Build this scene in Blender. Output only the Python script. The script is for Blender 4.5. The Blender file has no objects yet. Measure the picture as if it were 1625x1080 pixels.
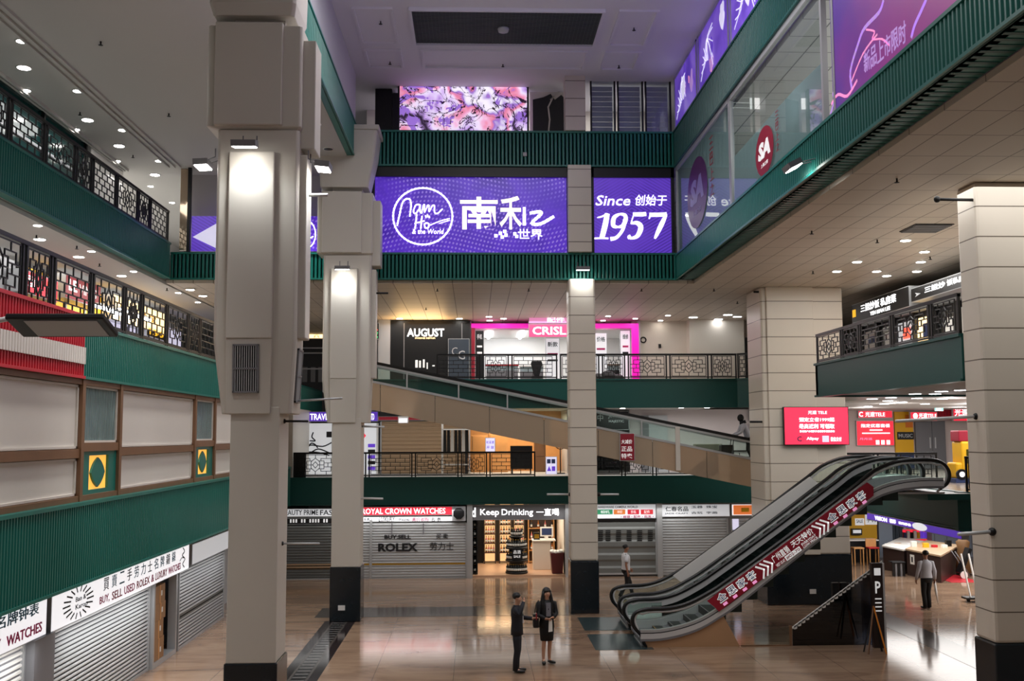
import bpy, bmesh, math, random
from mathutils import Vector, Matrix
random.seed(7)
S = bpy.context.scene
C = S.collection
# ------------------------------------------------------------------ camera, world, exposure
F = 1634.0
PITCH, YAW, ROLL = .0913, .036, .0044
EYE = 5.4
cam_data = bpy.data.cameras.new('camera')
cam_data.sensor_width = 36.0
cam_data.lens = F / 1625 * 36.0
cam_data.clip_end = 300
cam = bpy.data.objects.new('camera', cam_data)
C.objects.link(cam)
_f = Vector((math.sin(YAW) * math.cos(PITCH), math.cos(YAW) * math.cos(PITCH), math.sin(PITCH)))
_r = Vector((math.cos(YAW), -math.sin(YAW), 0)); _d = _f.cross(_r)
_r, _d = math.cos(ROLL) * _r + math.sin(ROLL) * _d, -math.sin(ROLL) * _r + math.cos(ROLL) * _d
cam.matrix_world = Matrix(((_r.x, -_d.x, -_f.x, 0), (_r.y, -_d.y, -_f.y, 0), (_r.z, -_d.z, -_f.z, EYE), (0, 0, 0, 1)))
S.camera = cam
S.view_settings.view_transform = 'Standard'
S.view_settings.look = 'None'
S.view_settings.gamma = 1.0
S.view_settings.use_curve_mapping = False
S.view_settings.exposure = 0.33
S.cycles.max_bounces = 8
S.cycles.transparent_max_bounces = 16
S.cycles.sample_clamp_indirect = 4.0
S.cycles.caustics_reflective = False
S.cycles.caustics_refractive = False
world = bpy.data.worlds.new('world')
S.world = world
world.use_nodes = True
world.node_tree.nodes['Background'].inputs[0].default_value = (1.0, 0.96, 0.92, 1)
world.node_tree.nodes['Background'].inputs[1].default_value = 0.10

LIGHTS = []
def lamp(kind, name, loc, power, color=(1, 1, 1), size=.2, size_y=None, target=None, spot=150, blend=1.0):
    d = bpy.data.lights.new(name, kind)
    d.energy = power
    d.color = color
    if kind == 'AREA':
        d.size = size
        if size_y:
            d.shape = 'RECTANGLE'
            d.size_y = size_y
    else:
        d.shadow_soft_size = size
    if kind == 'SPOT':
        d.spot_size = math.radians(spot)
        d.spot_blend = blend
    o = bpy.data.objects.new(name, d)
    C.objects.link(o)
    o.location = loc
    t = Vector(target) if target else Vector(loc) + Vector((0, 0, -1))
    o.rotation_euler = (t - Vector(loc)).to_track_quat('-Z', 'Y').to_euler()
    return o
WARM = (1.0, .98, .955)
COOL = (.93, .97, 1.0)
# added area lamps without fixtures, filling the atrium and galleries from their ceilings
for i, (x, y, z, p, sx, sy) in enumerate([
        (1, 9, 16.6, 150, 6, 5), (1, 21, 16.6, 430, 6, 4),
        (-10.2, 22, 13.6, 120, 1.2, 12), (-12, 38, 13.3, 190, 2, 14), (-10.2, 20, 10.05, 110, .8, 14), (-13, 28, 10.05, 330, 3, 20), (-10.4, 30, 10.05, 90, .8, 14),
        (10.5, 22, 10.05, 330, 4, 12), (9.5, 12, 10.05, 50, 3, 8), (11.5, 27, 10.05, 190, 3, 8),
        (1.5, 35, 10.05, 110, 10, 3), (2, 40.5, 10.0, 150, 12, 3),
        (-1, 41.5, 6.3, 80, 10, 2), (8, 41.5, 6.3, 80, 5, 2),
        (17.5, 36, 6.3, 620, 6, 14), (17.5, 35, 2.7, 480, 5, 13),
        (-2, 38.8, 2.75, 30, 12, .8), (6, 38.8, 2.75, 25, 6, .8),
        (-11, 35, 13.6, 70, 5, 4), (1.4, 34.2, 16.7, 70, 9, 1.2), (11, 22, 13.6, 480, 7, 16), (-3, 39.4, 2.6, 22, 5, .2), (5.5, 39.4, 2.6, 16, 5, .2)]):
    lamp('AREA', 'fill_lamp', (x, y, z), p, WARM, sx, sy)

for y in (11, 15, 19, 23, 27, 31, 35):
    lamp('SPOT', 'fill_lamp', (-5.2, y, 13.7), 1000, WARM, .5, target=(-7.0, y, 4.6), spot=72, blend=.6)  # added spots brightening the left panel wall and its green bands
for x, y in ((14.5, 31), (17.5, 31), (14.8, 36), (18, 37), (16, 42), (20, 42)):
    lamp('POINT', 'gallery_fill', (x, y, 6.05), 36, (1, .93, .92), .12)  # added point lamps without fixtures, lightening the right second level ceiling
for x, c in ((-3.3, (.95, .92, 1)), (6.0, (.8, .72, 1))):
    lamp('AREA', 'uplight_fill', (x, 20, 15.25), 110, c, .25, 20, target=(x + (.6 if x < 0 else -.6), 20, 16.8))  # added uplights without fixtures, lightening the high atrium ceiling
# ------------------------------------------------------------------ geometry helpers
def ray(u, v): return _r * ((u - 812.5) / F) + _d * ((v - 540) / F) + _f
def at(u, v, X=None, Y=None, Z=None):
    """the point of the plane X=, Y= or Z= that the photograph shows at pixel (u, v)"""
    r = ray(u, v)
    t = X / r.x if X is not None else Y / r.y if Y is not None else (Z - EYE) / r.z
    return Vector((0, 0, EYE)) + r * t
ORG = {}
class Fr:
    """a flat frame: origin, right, up; n points at the reader"""
    def __init__(s, o, r, u=(0, 0, 1)):
        s.o = Vector(o); s.r = Vector(r).normalized(); s.u = Vector(u).normalized(); s.n = s.r.cross(s.u)
    def p(s, x, y, d=0): return s.o + s.r * x + s.u * y + s.n * d
def back(Y, x=0, z=0): return Fr((x, Y, z), (1, 0, 0))            # faces the camera
def leftw(X, y=0, z=0): return Fr((X, y, z), (0, 1, 0))           # faces +X
def rightw(X, y=0, z=0): return Fr((X, y, z), (0, -1, 0))         # faces -X
class MB:
    def __init__(s): s.v = []; s.f = []; s.mi = []; s.ms = []; s.sm = []
    def add(s, vs, fs, m, smooth=False):
        if m not in s.ms: s.ms.append(m)
        k = s.ms.index(m); n = len(s.v)
        s.v += [Vector(q) for q in vs]
        for f in fs:
            s.f.append([n + i for i in f]); s.mi.append(k); s.sm.append(smooth)
        return s
    def hexa(s, q, m):
        return s.add(q, [(0, 3, 2, 1), (4, 5, 6, 7), (0, 1, 5, 4), (1, 2, 6, 5), (2, 3, 7, 6), (3, 0, 4, 7)], m)
    def box(s, x0, x1, y0, y1, z0, z1, m):
        x0, x1 = min(x0, x1), max(x0, x1); y0, y1 = min(y0, y1), max(y0, y1); z0, z1 = min(z0, z1), max(z0, z1)
        return s.hexa([(x0, y0, z0), (x1, y0, z0), (x1, y1, z0), (x0, y1, z0), (x0, y0, z1), (x1, y0, z1), (x1, y1, z1), (x0, y1, z1)], m)
    def fbox(s, fr, x0, x1, y0, y1, d0, d1, m):
        q = [fr.p(x0, y0, d0), fr.p(x1, y0, d0), fr.p(x1, y1, d0), fr.p(x0, y1, d0), fr.p(x0, y0, d1), fr.p(x1, y0, d1), fr.p(x1, y1, d1), fr.p(x0, y1, d1)]
        return s.hexa(q, m)
    def bar(s, p, q, w, h, m, up=(0, 0, 1)):
        p = Vector(p); q = Vector(q); d = (q - p).normalized(); up = Vector(up)
        if abs(d.dot(up)) > .98: up = Vector((0, 1, 0)) if abs(d.y) < .9 else Vector((1, 0, 0))
        a = d.cross(up).normalized() * w / 2; b = a.cross(d).normalized() * h / 2
        return s.hexa([p - a - b, p + a - b, p + a + b, p - a + b, q - a - b, q + a - b, q + a + b, q - a + b], m)
    def fbar(s, fr, a, b, w, m, d0=0, d1=.02):
        a = Vector(a); b = Vector(b); t = (b - a); L = t.length
        if L < 1e-6: return s
        t /= L; nn = Vector((-t.y, t.x)) * w / 2; t = t * w * .3
        c = [a - t - nn, b + t - nn, b + t + nn, a - t + nn]
        return s.hexa([fr.p(k.x, k.y, d0) for k in c] + [fr.p(k.x, k.y, d1) for k in c], m)
    def stroke(s, fr, pts, w, m, d0=0, d1=.02):
        for a, b in zip(pts, pts[1:]): s.fbar(fr, a, b, w, m, d0, d1)
        return s
    def poly(s, fr, pts, d0, d1, m):
        n = len(pts)
        A = sum(pts[i][0] * pts[(i + 1) % n][1] - pts[(i + 1) % n][0] * pts[i][1] for i in range(n))
        if A < 0: pts = pts[::-1]
        if d1 < d0: d0, d1 = d1, d0
        v = [fr.p(x, y, d0) for x, y in pts] + [fr.p(x, y, d1) for x, y in pts]
        return s.add(v, [tuple(range(n - 1, -1, -1)), tuple(range(n, 2 * n))] + [(i, (i + 1) % n, n + (i + 1) % n, n + i) for i in range(n)], m)
    def tube(s, pts, r, m, n=8, sy=1.0):
        pts = [Vector(p) for p in pts]; vs = []; fs = []; up0 = None
        rr = r if isinstance(r, (list, tuple)) else [r] * len(pts)
        for i, p in enumerate(pts):
            d = (pts[min(i + 1, len(pts) - 1)] - pts[max(i - 1, 0)]).normalized()
            if up0 is None: up0 = Vector((0, 0, 1)) if abs(d.z) < .9 else Vector((0, 1, 0))
            a = d.cross(up0)
            a = a.normalized() if a.length > 1e-4 else Vector((1, 0, 0))
            b = a.cross(d).normalized(); up0 = b
            for k in range(n):
                t = 2 * math.pi * k / n
                vs.append(p + a * math.cos(t) * rr[i] + b * math.sin(t) * rr[i] * sy)
        for i in range(len(pts) - 1):
            for k in range(n):
                fs.append((i * n + k, i * n + (k + 1) % n, (i + 1) * n + (k + 1) % n, (i + 1) * n + k))
        fs.append(tuple(range(n - 1, -1, -1))); e = (len(pts) - 1) * n; fs.append(tuple(range(e, e + n)))
        return s.add(vs, fs, m, True)
    def lathe(s, prof, c, m, n=14):
        c = Vector(c); vs = []; fs = []
        for r, z in prof:
            for k in range(n):
                t = 2 * math.pi * k / n
                vs.append(c + Vector((r * math.cos(t), r * math.sin(t), z)))
        for i in range(len(prof) - 1):
            for k in range(n):
                fs.append((i * n + k, i * n + (k + 1) % n, (i + 1) * n + (k + 1) % n, (i + 1) * n + k))
        fs.append(tuple(range(n - 1, -1, -1))); e = (len(prof) - 1) * n; fs.append(tuple(range(e, e + n)))
        return s.add(vs, fs, m, True)
    def ball(s, c, rx, ry, rz, m, n=12, k=8):
        c = Vector(c); vs = [c + Vector((0, 0, -rz))]; fs = []
        for i in range(1, k):
            a = math.pi * i / k
            for j in range(n):
                t = 2 * math.pi * j / n
                vs.append(c + Vector((rx * math.sin(a) * math.cos(t), ry * math.sin(a) * math.sin(t), -rz * math.cos(a))))
        vs.append(c + Vector((0, 0, rz))); e = len(vs) - 1
        for j in range(n):
            fs.append((0, 1 + (j + 1) % n, 1 + j)); fs.append((e, e - n + j, e - n + (j + 1) % n))
        for i in range(k - 2):
            for j in range(n):
                fs.append((1 + i * n + j, 1 + i * n + (j + 1) % n, 1 + (i + 1) * n + (j + 1) % n, 1 + (i + 1) * n + j))
        return s.add(vs, fs, m, True)
    def vstroke(s, fr, pts, ws, m, d0=0, d1=.02):
        L = []; R = []
        for i, p in enumerate(pts):
            a = Vector(pts[max(i - 1, 0)]); b = Vector(pts[min(i + 1, len(pts) - 1)]); t = (b - a).normalized(); w = ws[i] / 2; p = Vector(p)
            L.append((p.x - t.y * w, p.y + t.x * w)); R.append((p.x + t.y * w, p.y - t.x * w))
        for i in range(len(pts) - 1): s.poly(fr, [L[i], R[i], R[i + 1], L[i + 1]], d0, d1, m)
        return s
    def text(s, t, fr, x, y, w, h, m, d0=0, depth=.015, bold=0, shear=0):
        cu = bpy.data.curves.new('lettering', 'FONT')
        cu.body = t; cu.extrude = .5; cu.offset = bold; cu.shear = shear; cu.resolution_u = 2
        ob = bpy.data.objects.new('lettering', cu)
        me = bpy.data.meshes.new_from_object(ob)
        if len(me.vertices):
            xs = [q.co.x for q in me.vertices]; ys = [q.co.y for q in me.vertices]
            x0, x1, y0, y1 = min(xs), max(xs), min(ys), max(ys)
            sx = w / max(x1 - x0, 1e-4); sy = h / max(y1 - y0, 1e-4)
            vs = [fr.p(x + (q.co.x - x0) * sx, y + (q.co.y - y0) * sy, d0 + (q.co.z + .5) * depth) for q in me.vertices]
            s.add(vs, [tuple(pl.vertices) for pl in me.polygons], m)
        bpy.data.meshes.remove(me); bpy.data.objects.remove(ob); bpy.data.curves.remove(cu)
        return s
    def build(s, name, parent=None, bevel=0, loc=None):
        me = bpy.data.meshes.new(name)
        if parent is not None: o0 = ORG[parent.name]
        elif loc is not None: o0 = Vector(loc)
        else:
            xs = [q.x for q in s.v]; ys = [q.y for q in s.v]; zs = [q.z for q in s.v]
            o0 = Vector(((min(xs) + max(xs)) / 2, (min(ys) + max(ys)) / 2, min(zs)))
        me.from_pydata([q - o0 for q in s.v], [], s.f)
        for m in s.ms: me.materials.append(m)
        me.polygons.foreach_set('material_index', s.mi)
        me.polygons.foreach_set('use_smooth', s.sm)
        me.update()
        o = bpy.data.objects.new(name, me); C.objects.link(o)
        if parent is not None: o.parent = parent
        else: o.location = o0
        ORG[o.name] = o0
        if bevel:
            b = o.modifiers.new('bevel', 'BEVEL'); b.width = bevel; b.segments = 2; b.limit_method = 'ANGLE'
        return o
def tag(o, label, cat, group=None, kind=None):
    if label: o['label'] = label
    if cat: o['category'] = cat
    if group: o['group'] = group
    if kind: o['kind'] = kind
    return o
def thing(name, label, cat, loc, group=None, kind=None):
    o = bpy.data.objects.new(name, None); C.objects.link(o)
    o.empty_display_size = .2
    o.location = loc; ORG[o.name] = Vector(loc)
    return tag(o, label, cat, group, kind)
def copy_tree(root, loc, label, rz=None, group=None):
    r = root.copy(); C.objects.link(r); r.location = loc; ORG[r.name] = Vector(loc)
    if rz is not None: r.rotation_euler = (0, 0, rz)
    if label: r['label'] = label
    if group: r['group'] = group
    for ch in list(root.children):
        c = ch.copy(); C.objects.link(c); c.parent = r; ORG[c.name] = Vector(loc)
        for g in list(ch.children):
            d = g.copy(); C.objects.link(d); d.parent = c; ORG[d.name] = Vector(loc)
    return r
def struct(mb, name, label, cat, bevel=0):
    return tag(mb.build(name, None, bevel), label, cat, None, 'structure')
ORD = 'first second third fourth fifth sixth seventh eighth ninth tenth eleventh twelfth thirteenth fourteenth fifteenth sixteenth seventeenth eighteenth nineteenth twentieth'.split()

# ------------------------------------------------------------------ materials
def lin(c):
    return tuple(((q / 255) / 12.92 if q / 255 <= .04045 else ((q / 255 + .055) / 1.055) ** 2.4) for q in c)
def mat(name, rgb, rough=.5, metal=0.0, emit=0.0, spec=.5, coat=0.0, ecol=None):
    m = bpy.data.materials.new(name); m.use_nodes = True
    b = m.node_tree.nodes['Principled BSDF']
    b.inputs['Base Color'].default_value = (*lin(rgb), 1)
    b.inputs['Roughness'].default_value = rough
    b.inputs['Metallic'].default_value = metal
    b.inputs['Specular IOR Level'].default_value = spec
    b.inputs['Coat Weight'].default_value = coat
    if emit:
        b.inputs['Emission Color'].default_value = (*lin(ecol or rgb), 1)
        b.inputs['Emission Strength'].default_value = emit
    return m
class G:
    """tiny node-graph helper"""
    def __init__(s, m): s.m = m; s.t = m.node_tree; s.b = s.t.nodes['Principled BSDF']
    def n(s, kind, **kw):
        q = s.t.nodes.new(kind)
        for k, v in kw.items(): setattr(q, k, v)
        return q
    def lk(s, a, b): s.t.links.new(a, b)
    def math(s, op, a, b=None, clamp=False):
        q = s.n('ShaderNodeMath', operation=op, use_clamp=clamp)
        for i, k in enumerate((a, b)):
            if k is None: continue
            if isinstance(k, (int, float)): q.inputs[i].default_value = k
            else: s.lk(k, q.inputs[i])
        return q.outputs[0]
    def mix(s, fac, a, b):
        q = s.n('ShaderNodeMix', data_type='RGBA')
        for k, i in ((fac, 0), (a, 6), (b, 7)):
            if isinstance(k, (int, float)): q.inputs[i].default_value = k
            elif isinstance(k, tuple): q.inputs[i].default_value = (*k[:3], 1)
            else: s.lk(k, q.inputs[i])
        return q.outputs[2]
    def pos(s):
        g = s.n('ShaderNodeNewGeometry'); x = s.n('ShaderNodeSeparateXYZ'); s.lk(g.outputs['Position'], x.inputs[0])
        s.pv = g.outputs['Position']
        return x.outputs
    def noise(s, scale, detail=3, vec=None, rough=.5, dist=0):
        q = s.n('ShaderNodeTexNoise'); q.inputs['Scale'].default_value = scale; q.inputs['Detail'].default_value = detail
        q.inputs['Roughness'].default_value = rough; q.inputs['Distortion'].default_value = dist
        if vec is None:
            g = s.n('ShaderNodeNewGeometry'); vec = g.outputs['Position']
        s.lk(vec, q.inputs['Vector'])
        return q.outputs['Fac']
    def ramp(s, fac, stops, interp='LINEAR'):
        q = s.n('ShaderNodeValToRGB'); q.color_ramp.interpolation = interp
        e = q.color_ramp.elements
        while len(e) < len(stops): e.new(.5)
        for k, (p, c) in zip(e, stops): k.position = p; k.color = (*c, 1)
        s.lk(fac, q.inputs[0]); return q.outputs[0]
    def bump(s, h, dist=.01, strength=1.0):
        q = s.n('ShaderNodeBump'); q.inputs['Distance'].default_value = dist; q.inputs['Strength'].default_value = strength
        s.lk(h, q.inputs['Height']); s.lk(q.outputs[0], s.b.inputs['Normal'])
def joints(name, rgb, step, width, jrgb, rough=.4, off=(0, 0, 0), vary=.05, bump=.006, coat=0):
    m = mat(name, rgb, rough, coat=coat); g = G(m); p = g.pos(); line = None
    for i in range(3):
        if not step[i]: continue
        fr = g.math('FRACT', g.math('DIVIDE', g.math('ADD', p[i], off[i] + 100 * step[i]), step[i]))
        l = g.math('LESS_THAN', fr, width / step[i])
        line = l if line is None else g.math('MAXIMUM', line, l)
    nz = g.noise(.9, 4)
    a = tuple(k * (1 - vary) for k in lin(rgb)); b = tuple(min(1, k * (1 + vary)) for k in lin(rgb))
    c = g.mix(nz, a, b)
    g.lk(g.mix(line, c, lin(jrgb)), g.b.inputs['Base Color'])
    if bump: g.bump(g.math('SUBTRACT', 1.0, line), bump)
    return m
def mottled(name, rgb, rough=.5, vary=.08, scale=1.5, **kw):
    m = mat(name, rgb, rough, **kw); g = G(m); nz = g.noise(scale, 5)
    g.lk(g.mix(nz, tuple(k * (1 - vary) for k in lin(rgb)), tuple(min(1, k * (1 + vary)) for k in lin(rgb))), g.b.inputs['Base Color'])
    return m
M = {}
M['stone'] = mottled('beige_render', (206, 201, 191), .45, .05, .6)
M['tile'] = joints('beige_stone_tile', (216, 207, 193), (0, 0, .58), .022, (110, 98, 84), .3, (0, 0, .2), .05)
M['base'] = mottled('dark_granite', (22, 30, 36), .18, .35, 6)
M['ceil'] = mottled('ceiling_plaster', (186, 184, 180), .7, .03, .4)
M['hiceil'] = mottled('atrium_ceiling', (226, 224, 234), .7, .03, .4)
M['soffit'] = joints('soffit_tile', (196, 184, 168), (.62, 1.24, 0), .025, (120, 106, 92), .5, (.1, .3, 0), .05, .004)
M['wall'] = mottled('cream_wall', (214, 204, 190), .6, .03, .5)
M['greywall'] = mottled('grey_wall', (150, 150, 152), .6, .05, .8)
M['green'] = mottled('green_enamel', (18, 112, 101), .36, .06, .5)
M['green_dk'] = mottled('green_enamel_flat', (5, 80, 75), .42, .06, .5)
M['red_rib'] = mat('red_enamel', (196, 22, 44), .4)
M['white_rib'] = mat('white_enamel', (232, 226, 220), .4)
M['white'] = mat('white_paint', (232, 230, 226), .45)
M['black'] = mat('black_paint', (14, 15, 18), .35)
M['iron'] = mat('black_iron', (20, 20, 22), .4, .3)
M['dark'] = mat('dark_interior', (30, 30, 34), .6)
M['grey'] = mat('mid_grey', (120, 120, 124), .5)
M['lgrey'] = mat('light_grey', (186, 188, 192), .5)
M['steel'] = mat('brushed_steel', (206, 208, 210), .34, .2)
M['alu'] = mat('aluminium', (182, 184, 186), .38, .4)
M['wood'] = mottled('brown_wood', (122, 88, 62), .5, .15, 4)
M['lwood'] = mottled('light_wood', (206, 150, 92), .45, .12, 5)
M['cream'] = mottled('cream_panel', (214, 208, 200), .5, .04, .7)
M['pink'] = mat('magenta_lit', (226, 8, 170), .4, emit=.55)
M['red'] = mat('red_paint', (190, 24, 40), .45)
M['crimson'] = mat('crimson_print', (150, 18, 44), .45)
M['navy'] = mat('navy_print', (44, 60, 104), .5)
M['yellow'] = mat('yellow_paint', (232, 176, 20), .5)
M['gold'] = mat('gold_trim', (206, 160, 60), .3, .8)
M['purple'] = mat('purple_lit', (96, 60, 190), .4, emit=.5)
M['rubber'] = mat('black_rubber', (12, 12, 13), .3)
M['lens'] = mat('lamp_lens', (255, 250, 242), .5, emit=22)
M['lens2'] = mat('lamp_lens_cool', (246, 250, 255), .5, emit=14)
M['lit'] = mat('lit_white', (246, 246, 250), .5, emit=.62)
M['litb'] = mat('lit_letters', (255, 255, 255), .5, emit=1.2)
M['litw'] = mat('lit_warm', (255, 214, 150), .5, emit=2.0)
M['litgrey'] = mat('lit_panel', (222, 224, 228), .5, emit=.35)
M['litlav'] = mat('lit_lavender', (214, 210, 236), .5, emit=.6)
M['ink'] = mat('black_print', (18, 18, 22), .5)
M['magprint'] = mat('magenta_print', (178, 20, 96), .5)
M['cyanprint'] = mat('teal_print', (40, 96, 120), .5)
M['whiteprint'] = mat('white_print', (244, 244, 244), .5, emit=.3)
M['card'] = mottled('cardboard', (156, 118, 82), .7, .08, 3)
M['creamlit'] = mat('cream_lit_letters', (255, 246, 205), .5, emit=1.1)
M['paper'] = mat('paper', (236, 234, 228), .6)
def glass(name, tint=(.9, .95, .93), gloss=.14, op=None):
    m = bpy.data.materials.new(name); m.use_nodes = True; t = m.node_tree; t.nodes.clear()
    out = t.nodes.new('ShaderNodeOutputMaterial'); mx = t.nodes.new('ShaderNodeMixShader')
    tr = t.nodes.new('ShaderNodeBsdfTransparent'); gl = t.nodes.new('ShaderNodeBsdfGlossy')
    tr.inputs[0].default_value = (*tint, 1); gl.inputs[0].default_value = (1, 1, 1, 1); gl.inputs['Roughness'].default_value = .02
    lw = t.nodes.new('ShaderNodeLayerWeight'); lw.inputs['Blend'].default_value = .5
    ge = t.nodes.new('ShaderNodeNewGeometry')
    def mm(op_, x, y):
        k = t.nodes.new('ShaderNodeMath'); k.operation = op_
        for i_, v_ in enumerate((x, y)):
            if isinstance(v_, (int, float)): k.inputs[i_].default_value = v_
            else: t.links.new(v_, k.inputs[i_])
        return k.outputs[0]
    fr_ = mm('MULTIPLY', mm('ADD', mm('MULTIPLY', mm('POWER', lw.outputs['Facing'], 4.0), gloss * 4), gloss * .4), mm('SUBTRACT', 1.0, ge.outputs['Backfacing']))
    t.links.new(fr_, mx.inputs[0]); t.links.new(tr.outputs[0], mx.inputs[1]); t.links.new(gl.outputs[0], mx.inputs[2])
    if op:
        m2 = t.nodes.new('ShaderNodeMixShader'); df = t.nodes.new('ShaderNodeBsdfDiffuse'); df.inputs[0].default_value = (*lin(op[0]), 1)
        tl = t.nodes.new('ShaderNodeBsdfTranslucent'); tl.inputs[0].default_value = (*lin(op[0]), 1); m3 = t.nodes.new('ShaderNodeMixShader'); t.links.new(df.outputs[0], m3.inputs[1]); t.links.new(tl.outputs[0], m3.inputs[2])
        m2.inputs[0].default_value = op[1]
        t.links.new(mx.outputs[0], m2.inputs[1]); t.links.new(m3.outputs[0], m2.inputs[2]); t.links.new(m2.outputs[0], out.inputs[0])
    else: t.links.new(mx.outputs[0], out.inputs[0])
    return m
M['glass'] = glass('clear_glass', gloss=.12)
M['gglass'] = glass('green_tinted_glass', (.86, .92, .895), .08)
M['wglass'] = glass('shop_window_glass', (.86, .9, .9), .14)
M['frost'] = glass('frosted_film', (.8, .86, .88), .1, ((176, 192, 194), .7))
M['smoke'] = glass('smoked_glass', (.25, .32, .33), .2)
M['mirror'] = mat('bronze_mirror_cladding', (214, 190, 164), .06, .6)
M['blackglass'] = mat('black_mirror_glass', (10, 12, 16), .05, .1, spec=.9)
# polished brown marble floor with slab joints and veins
m = mat('polished_brown_marble', (150, 118, 92), .1, spec=.5); g = G(m); p = g.pos()
mp = g.n('ShaderNodeMapping'); mp.inputs['Scale'].default_value = (.25, 1.0, 1); g.lk(g.pv, mp.inputs[0])
v1 = g.noise(1.1, 7, mp.outputs[0], .62, 1.6); v2 = g.noise(.35, 3)
col = g.ramp(v1, [(.30, lin((122, 98, 82))), (.48, lin((160, 131, 108))), (.62, lin((174, 146, 121))), (.8, lin((140, 113, 94)))])
col = g.mix(g.math('MULTIPLY', v2, .35), col, lin((118, 98, 84)))
ln = None
for i, st in ((0, 1.8), (1, 1.8)):
    l = g.math('LESS_THAN', g.math('FRACT', g.math('DIVIDE', g.math('ADD', p[i], 180.5), st)), .006)
    ln = l if ln is None else g.math('MAXIMUM', ln, l)
g.lk(g.mix(ln, col, lin((92, 68, 52))), g.b.inputs['Base Color'])
M['marble'] = m
m = mat('roller_shutter', (198, 200, 202), .34, .25); g = G(m); p = g.pos()
M['shutter'] = m
M['shutter_b'] = mat('roller_shutter_beige', (178, 150, 120), .45, .2)
M['shutter_d'] = mat('roller_shutter_dark', (120, 122, 120), .45, .4)

# ------------------------------------------------------------------ the building: floors, walls, ceilings
def sbox(name, label, cat, x0, x1, y0, y1, z0, z1, m, bevel=0):
    return struct(MB().box(x0, x1, y0, y1, z0, z1, M[m] if isinstance(m, str) else m), name, label, cat, bevel)
sbox('floor', 'polished brown marble floor of the atrium', 'floor', -20, 34, 2, 60, -.3, 0, 'marble')
sbox('floor', 'second level floor slab at the back of the atrium', 'floor', -7.2, 13, 39.7, 52, 2.85, 3.8, 'ceil')
sbox('floor', 'second level floor slab above the counters on the right', 'floor', 13.2, 34, 27.6, 52, 2.85, 3.8, 'ceil')
sbox('floor', 'second level floor slab behind the left panel wall', 'floor', -17, -7.25, 6, 52, 2.85, 3.8, 'ceil')
sbox('floor', 'third level floor slab with the dark phone repair shops', 'floor', -5.3, 9.6, 37.55, 48, 6.45, 7.3, 'ceil')
sbox('floor', 'third level floor slab of the left gallery', 'floor', -17, -7.3, 6, 52, 6.45, 7.4, 'ceil')
mb = MB().box(9.65, 34, 19.64, 28.1, 6.45, 7.28, M['ceil']).box(12.2, 34, 28.1, 52, 6.45, 7.28, M['ceil'])
struct(mb, 'floor', 'third level floor slab of the right gallery', 'floor')
sbox('floor', 'fourth level floor slab of the left gallery', 'floor', -17, -9.65, 6, 51, 10.24, 11.2, 'ceil')
sbox('floor', 'fourth level floor slab behind the purple billboards', 'floor', -9.6, 6.9, 32.2, 48, 10.24, 11.05, 'ceil')
sbox('floor', 'fourth level floor slab of the right gallery', 'floor', 6.95, 32, 6, 50, 10.26, 11.0, 'ceil')
sbox('floor', 'fifth level floor slab behind the video screen', 'floor', -3.5, 7, 32.2, 40, 13.95, 15.0, 'ceil')
# soffits
sbox('ceiling', 'tiled beige soffit over the third level right gallery', 'ceiling', 6.93, 32, 6, 50, 10.14, 10.24, 'soffit')
sbox('ceiling', 'tiled beige soffit over the third level shops at the back', 'ceiling', -9.6, 6.93, 32.1, 50, 10.14, 10.24, 'soffit')
sbox('ceiling', 'grey plaster ceiling of the third level left gallery', 'ceiling', -17, -9.66, 6, 50, 10.12, 10.22, 'ceil')
sbox('ceiling', 'grey plaster ceiling of the fourth level left gallery', 'ceiling', -17, -3.86, 6, 51, 13.8, 14.0, 'ceil')
sbox('ceiling', 'pale tiled ceiling of the fourth level shops behind the glass on the right', 'ceiling', 6.6, 32, 6, 50, 13.7, 13.83, joints('ceiling_tile_grid', (206, 206, 204), (.9, .9, 0), .03, (120, 122, 124), .6, vary=.03))
sbox('ceiling', 'high atrium ceiling with recessed panels and a dark grille', 'ceiling', -6, 9, 2, 38, 16.8, 17.0, 'hiceil')
# soffit beams on the left fourth level ceiling
mb = MB()
for x in (-9.2, -9.38, -9.56): mb.box(x - .03, x + .03, 6, 31.9, 13.74, 13.8, M['ceil'])
struct(mb, 'trim_1', 'long grooved trim along the fourth level left ceiling', 'trim')
mb = MB()
for x in (-10.95, -11.05): mb.box(x - .03, x + .03, 6, 32.3, 13.72, 13.8, M['ceil'])
struct(mb, 'trim_2', 'double cornice along the shopfront of the fourth level left gallery', 'trim')
# atrium ceiling panels
mb = MB()
def frame_rect(x0, x1, y0, y1, z, w, h, m):
    mb.box(x0, x1, y0, y0 + w, z - h, z, m); mb.box(x0, x1, y1 - w, y1, z - h, z, m)
    mb.box(x0, x0 + w, y0 + w, y1 - w, z - h, z, m); mb.box(x1 - w, x1, y0 + w, y1 - w, z - h, z, m)
for x0, x1 in ((-3.3, -2.2), (-1.6, 3.4), (3.9, 5.0)):
    for y0, y1 in ((29.7, 31.2), (26.7, 29.2), (22, 26), (16, 21)):
        if x0 == -1.6 and y0 == 26.7: continue
        frame_rect(x0, x1, y0, y1, 16.8, .07, .06, M['hiceil'])
struct(mb, 'trim_3', 'raised panel mouldings on the high atrium ceiling', 'trim')
M['gridm'] = mat('grid_metal', (96, 100, 100), .5)
gr = thing('ceiling_grille', 'large dark rectangular grille in the high atrium ceiling', 'grille', (.9, 28, 16.8))
MB().box(-1.7, 3.45, 26.75, 29.15, 16.77, 16.82, M['black']).build('backing', gr)
mb = MB()
for i in range(52): mb.box(-1.69 + i * .1, -1.68 + i * .1, 26.77, 29.13, 16.75, 16.765, M['gridm'])
for i in range(24): mb.box(-1.7, 3.45, 26.77 + i * .1, 26.785 + i * .1, 16.745, 16.765, M['gridm'])
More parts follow.
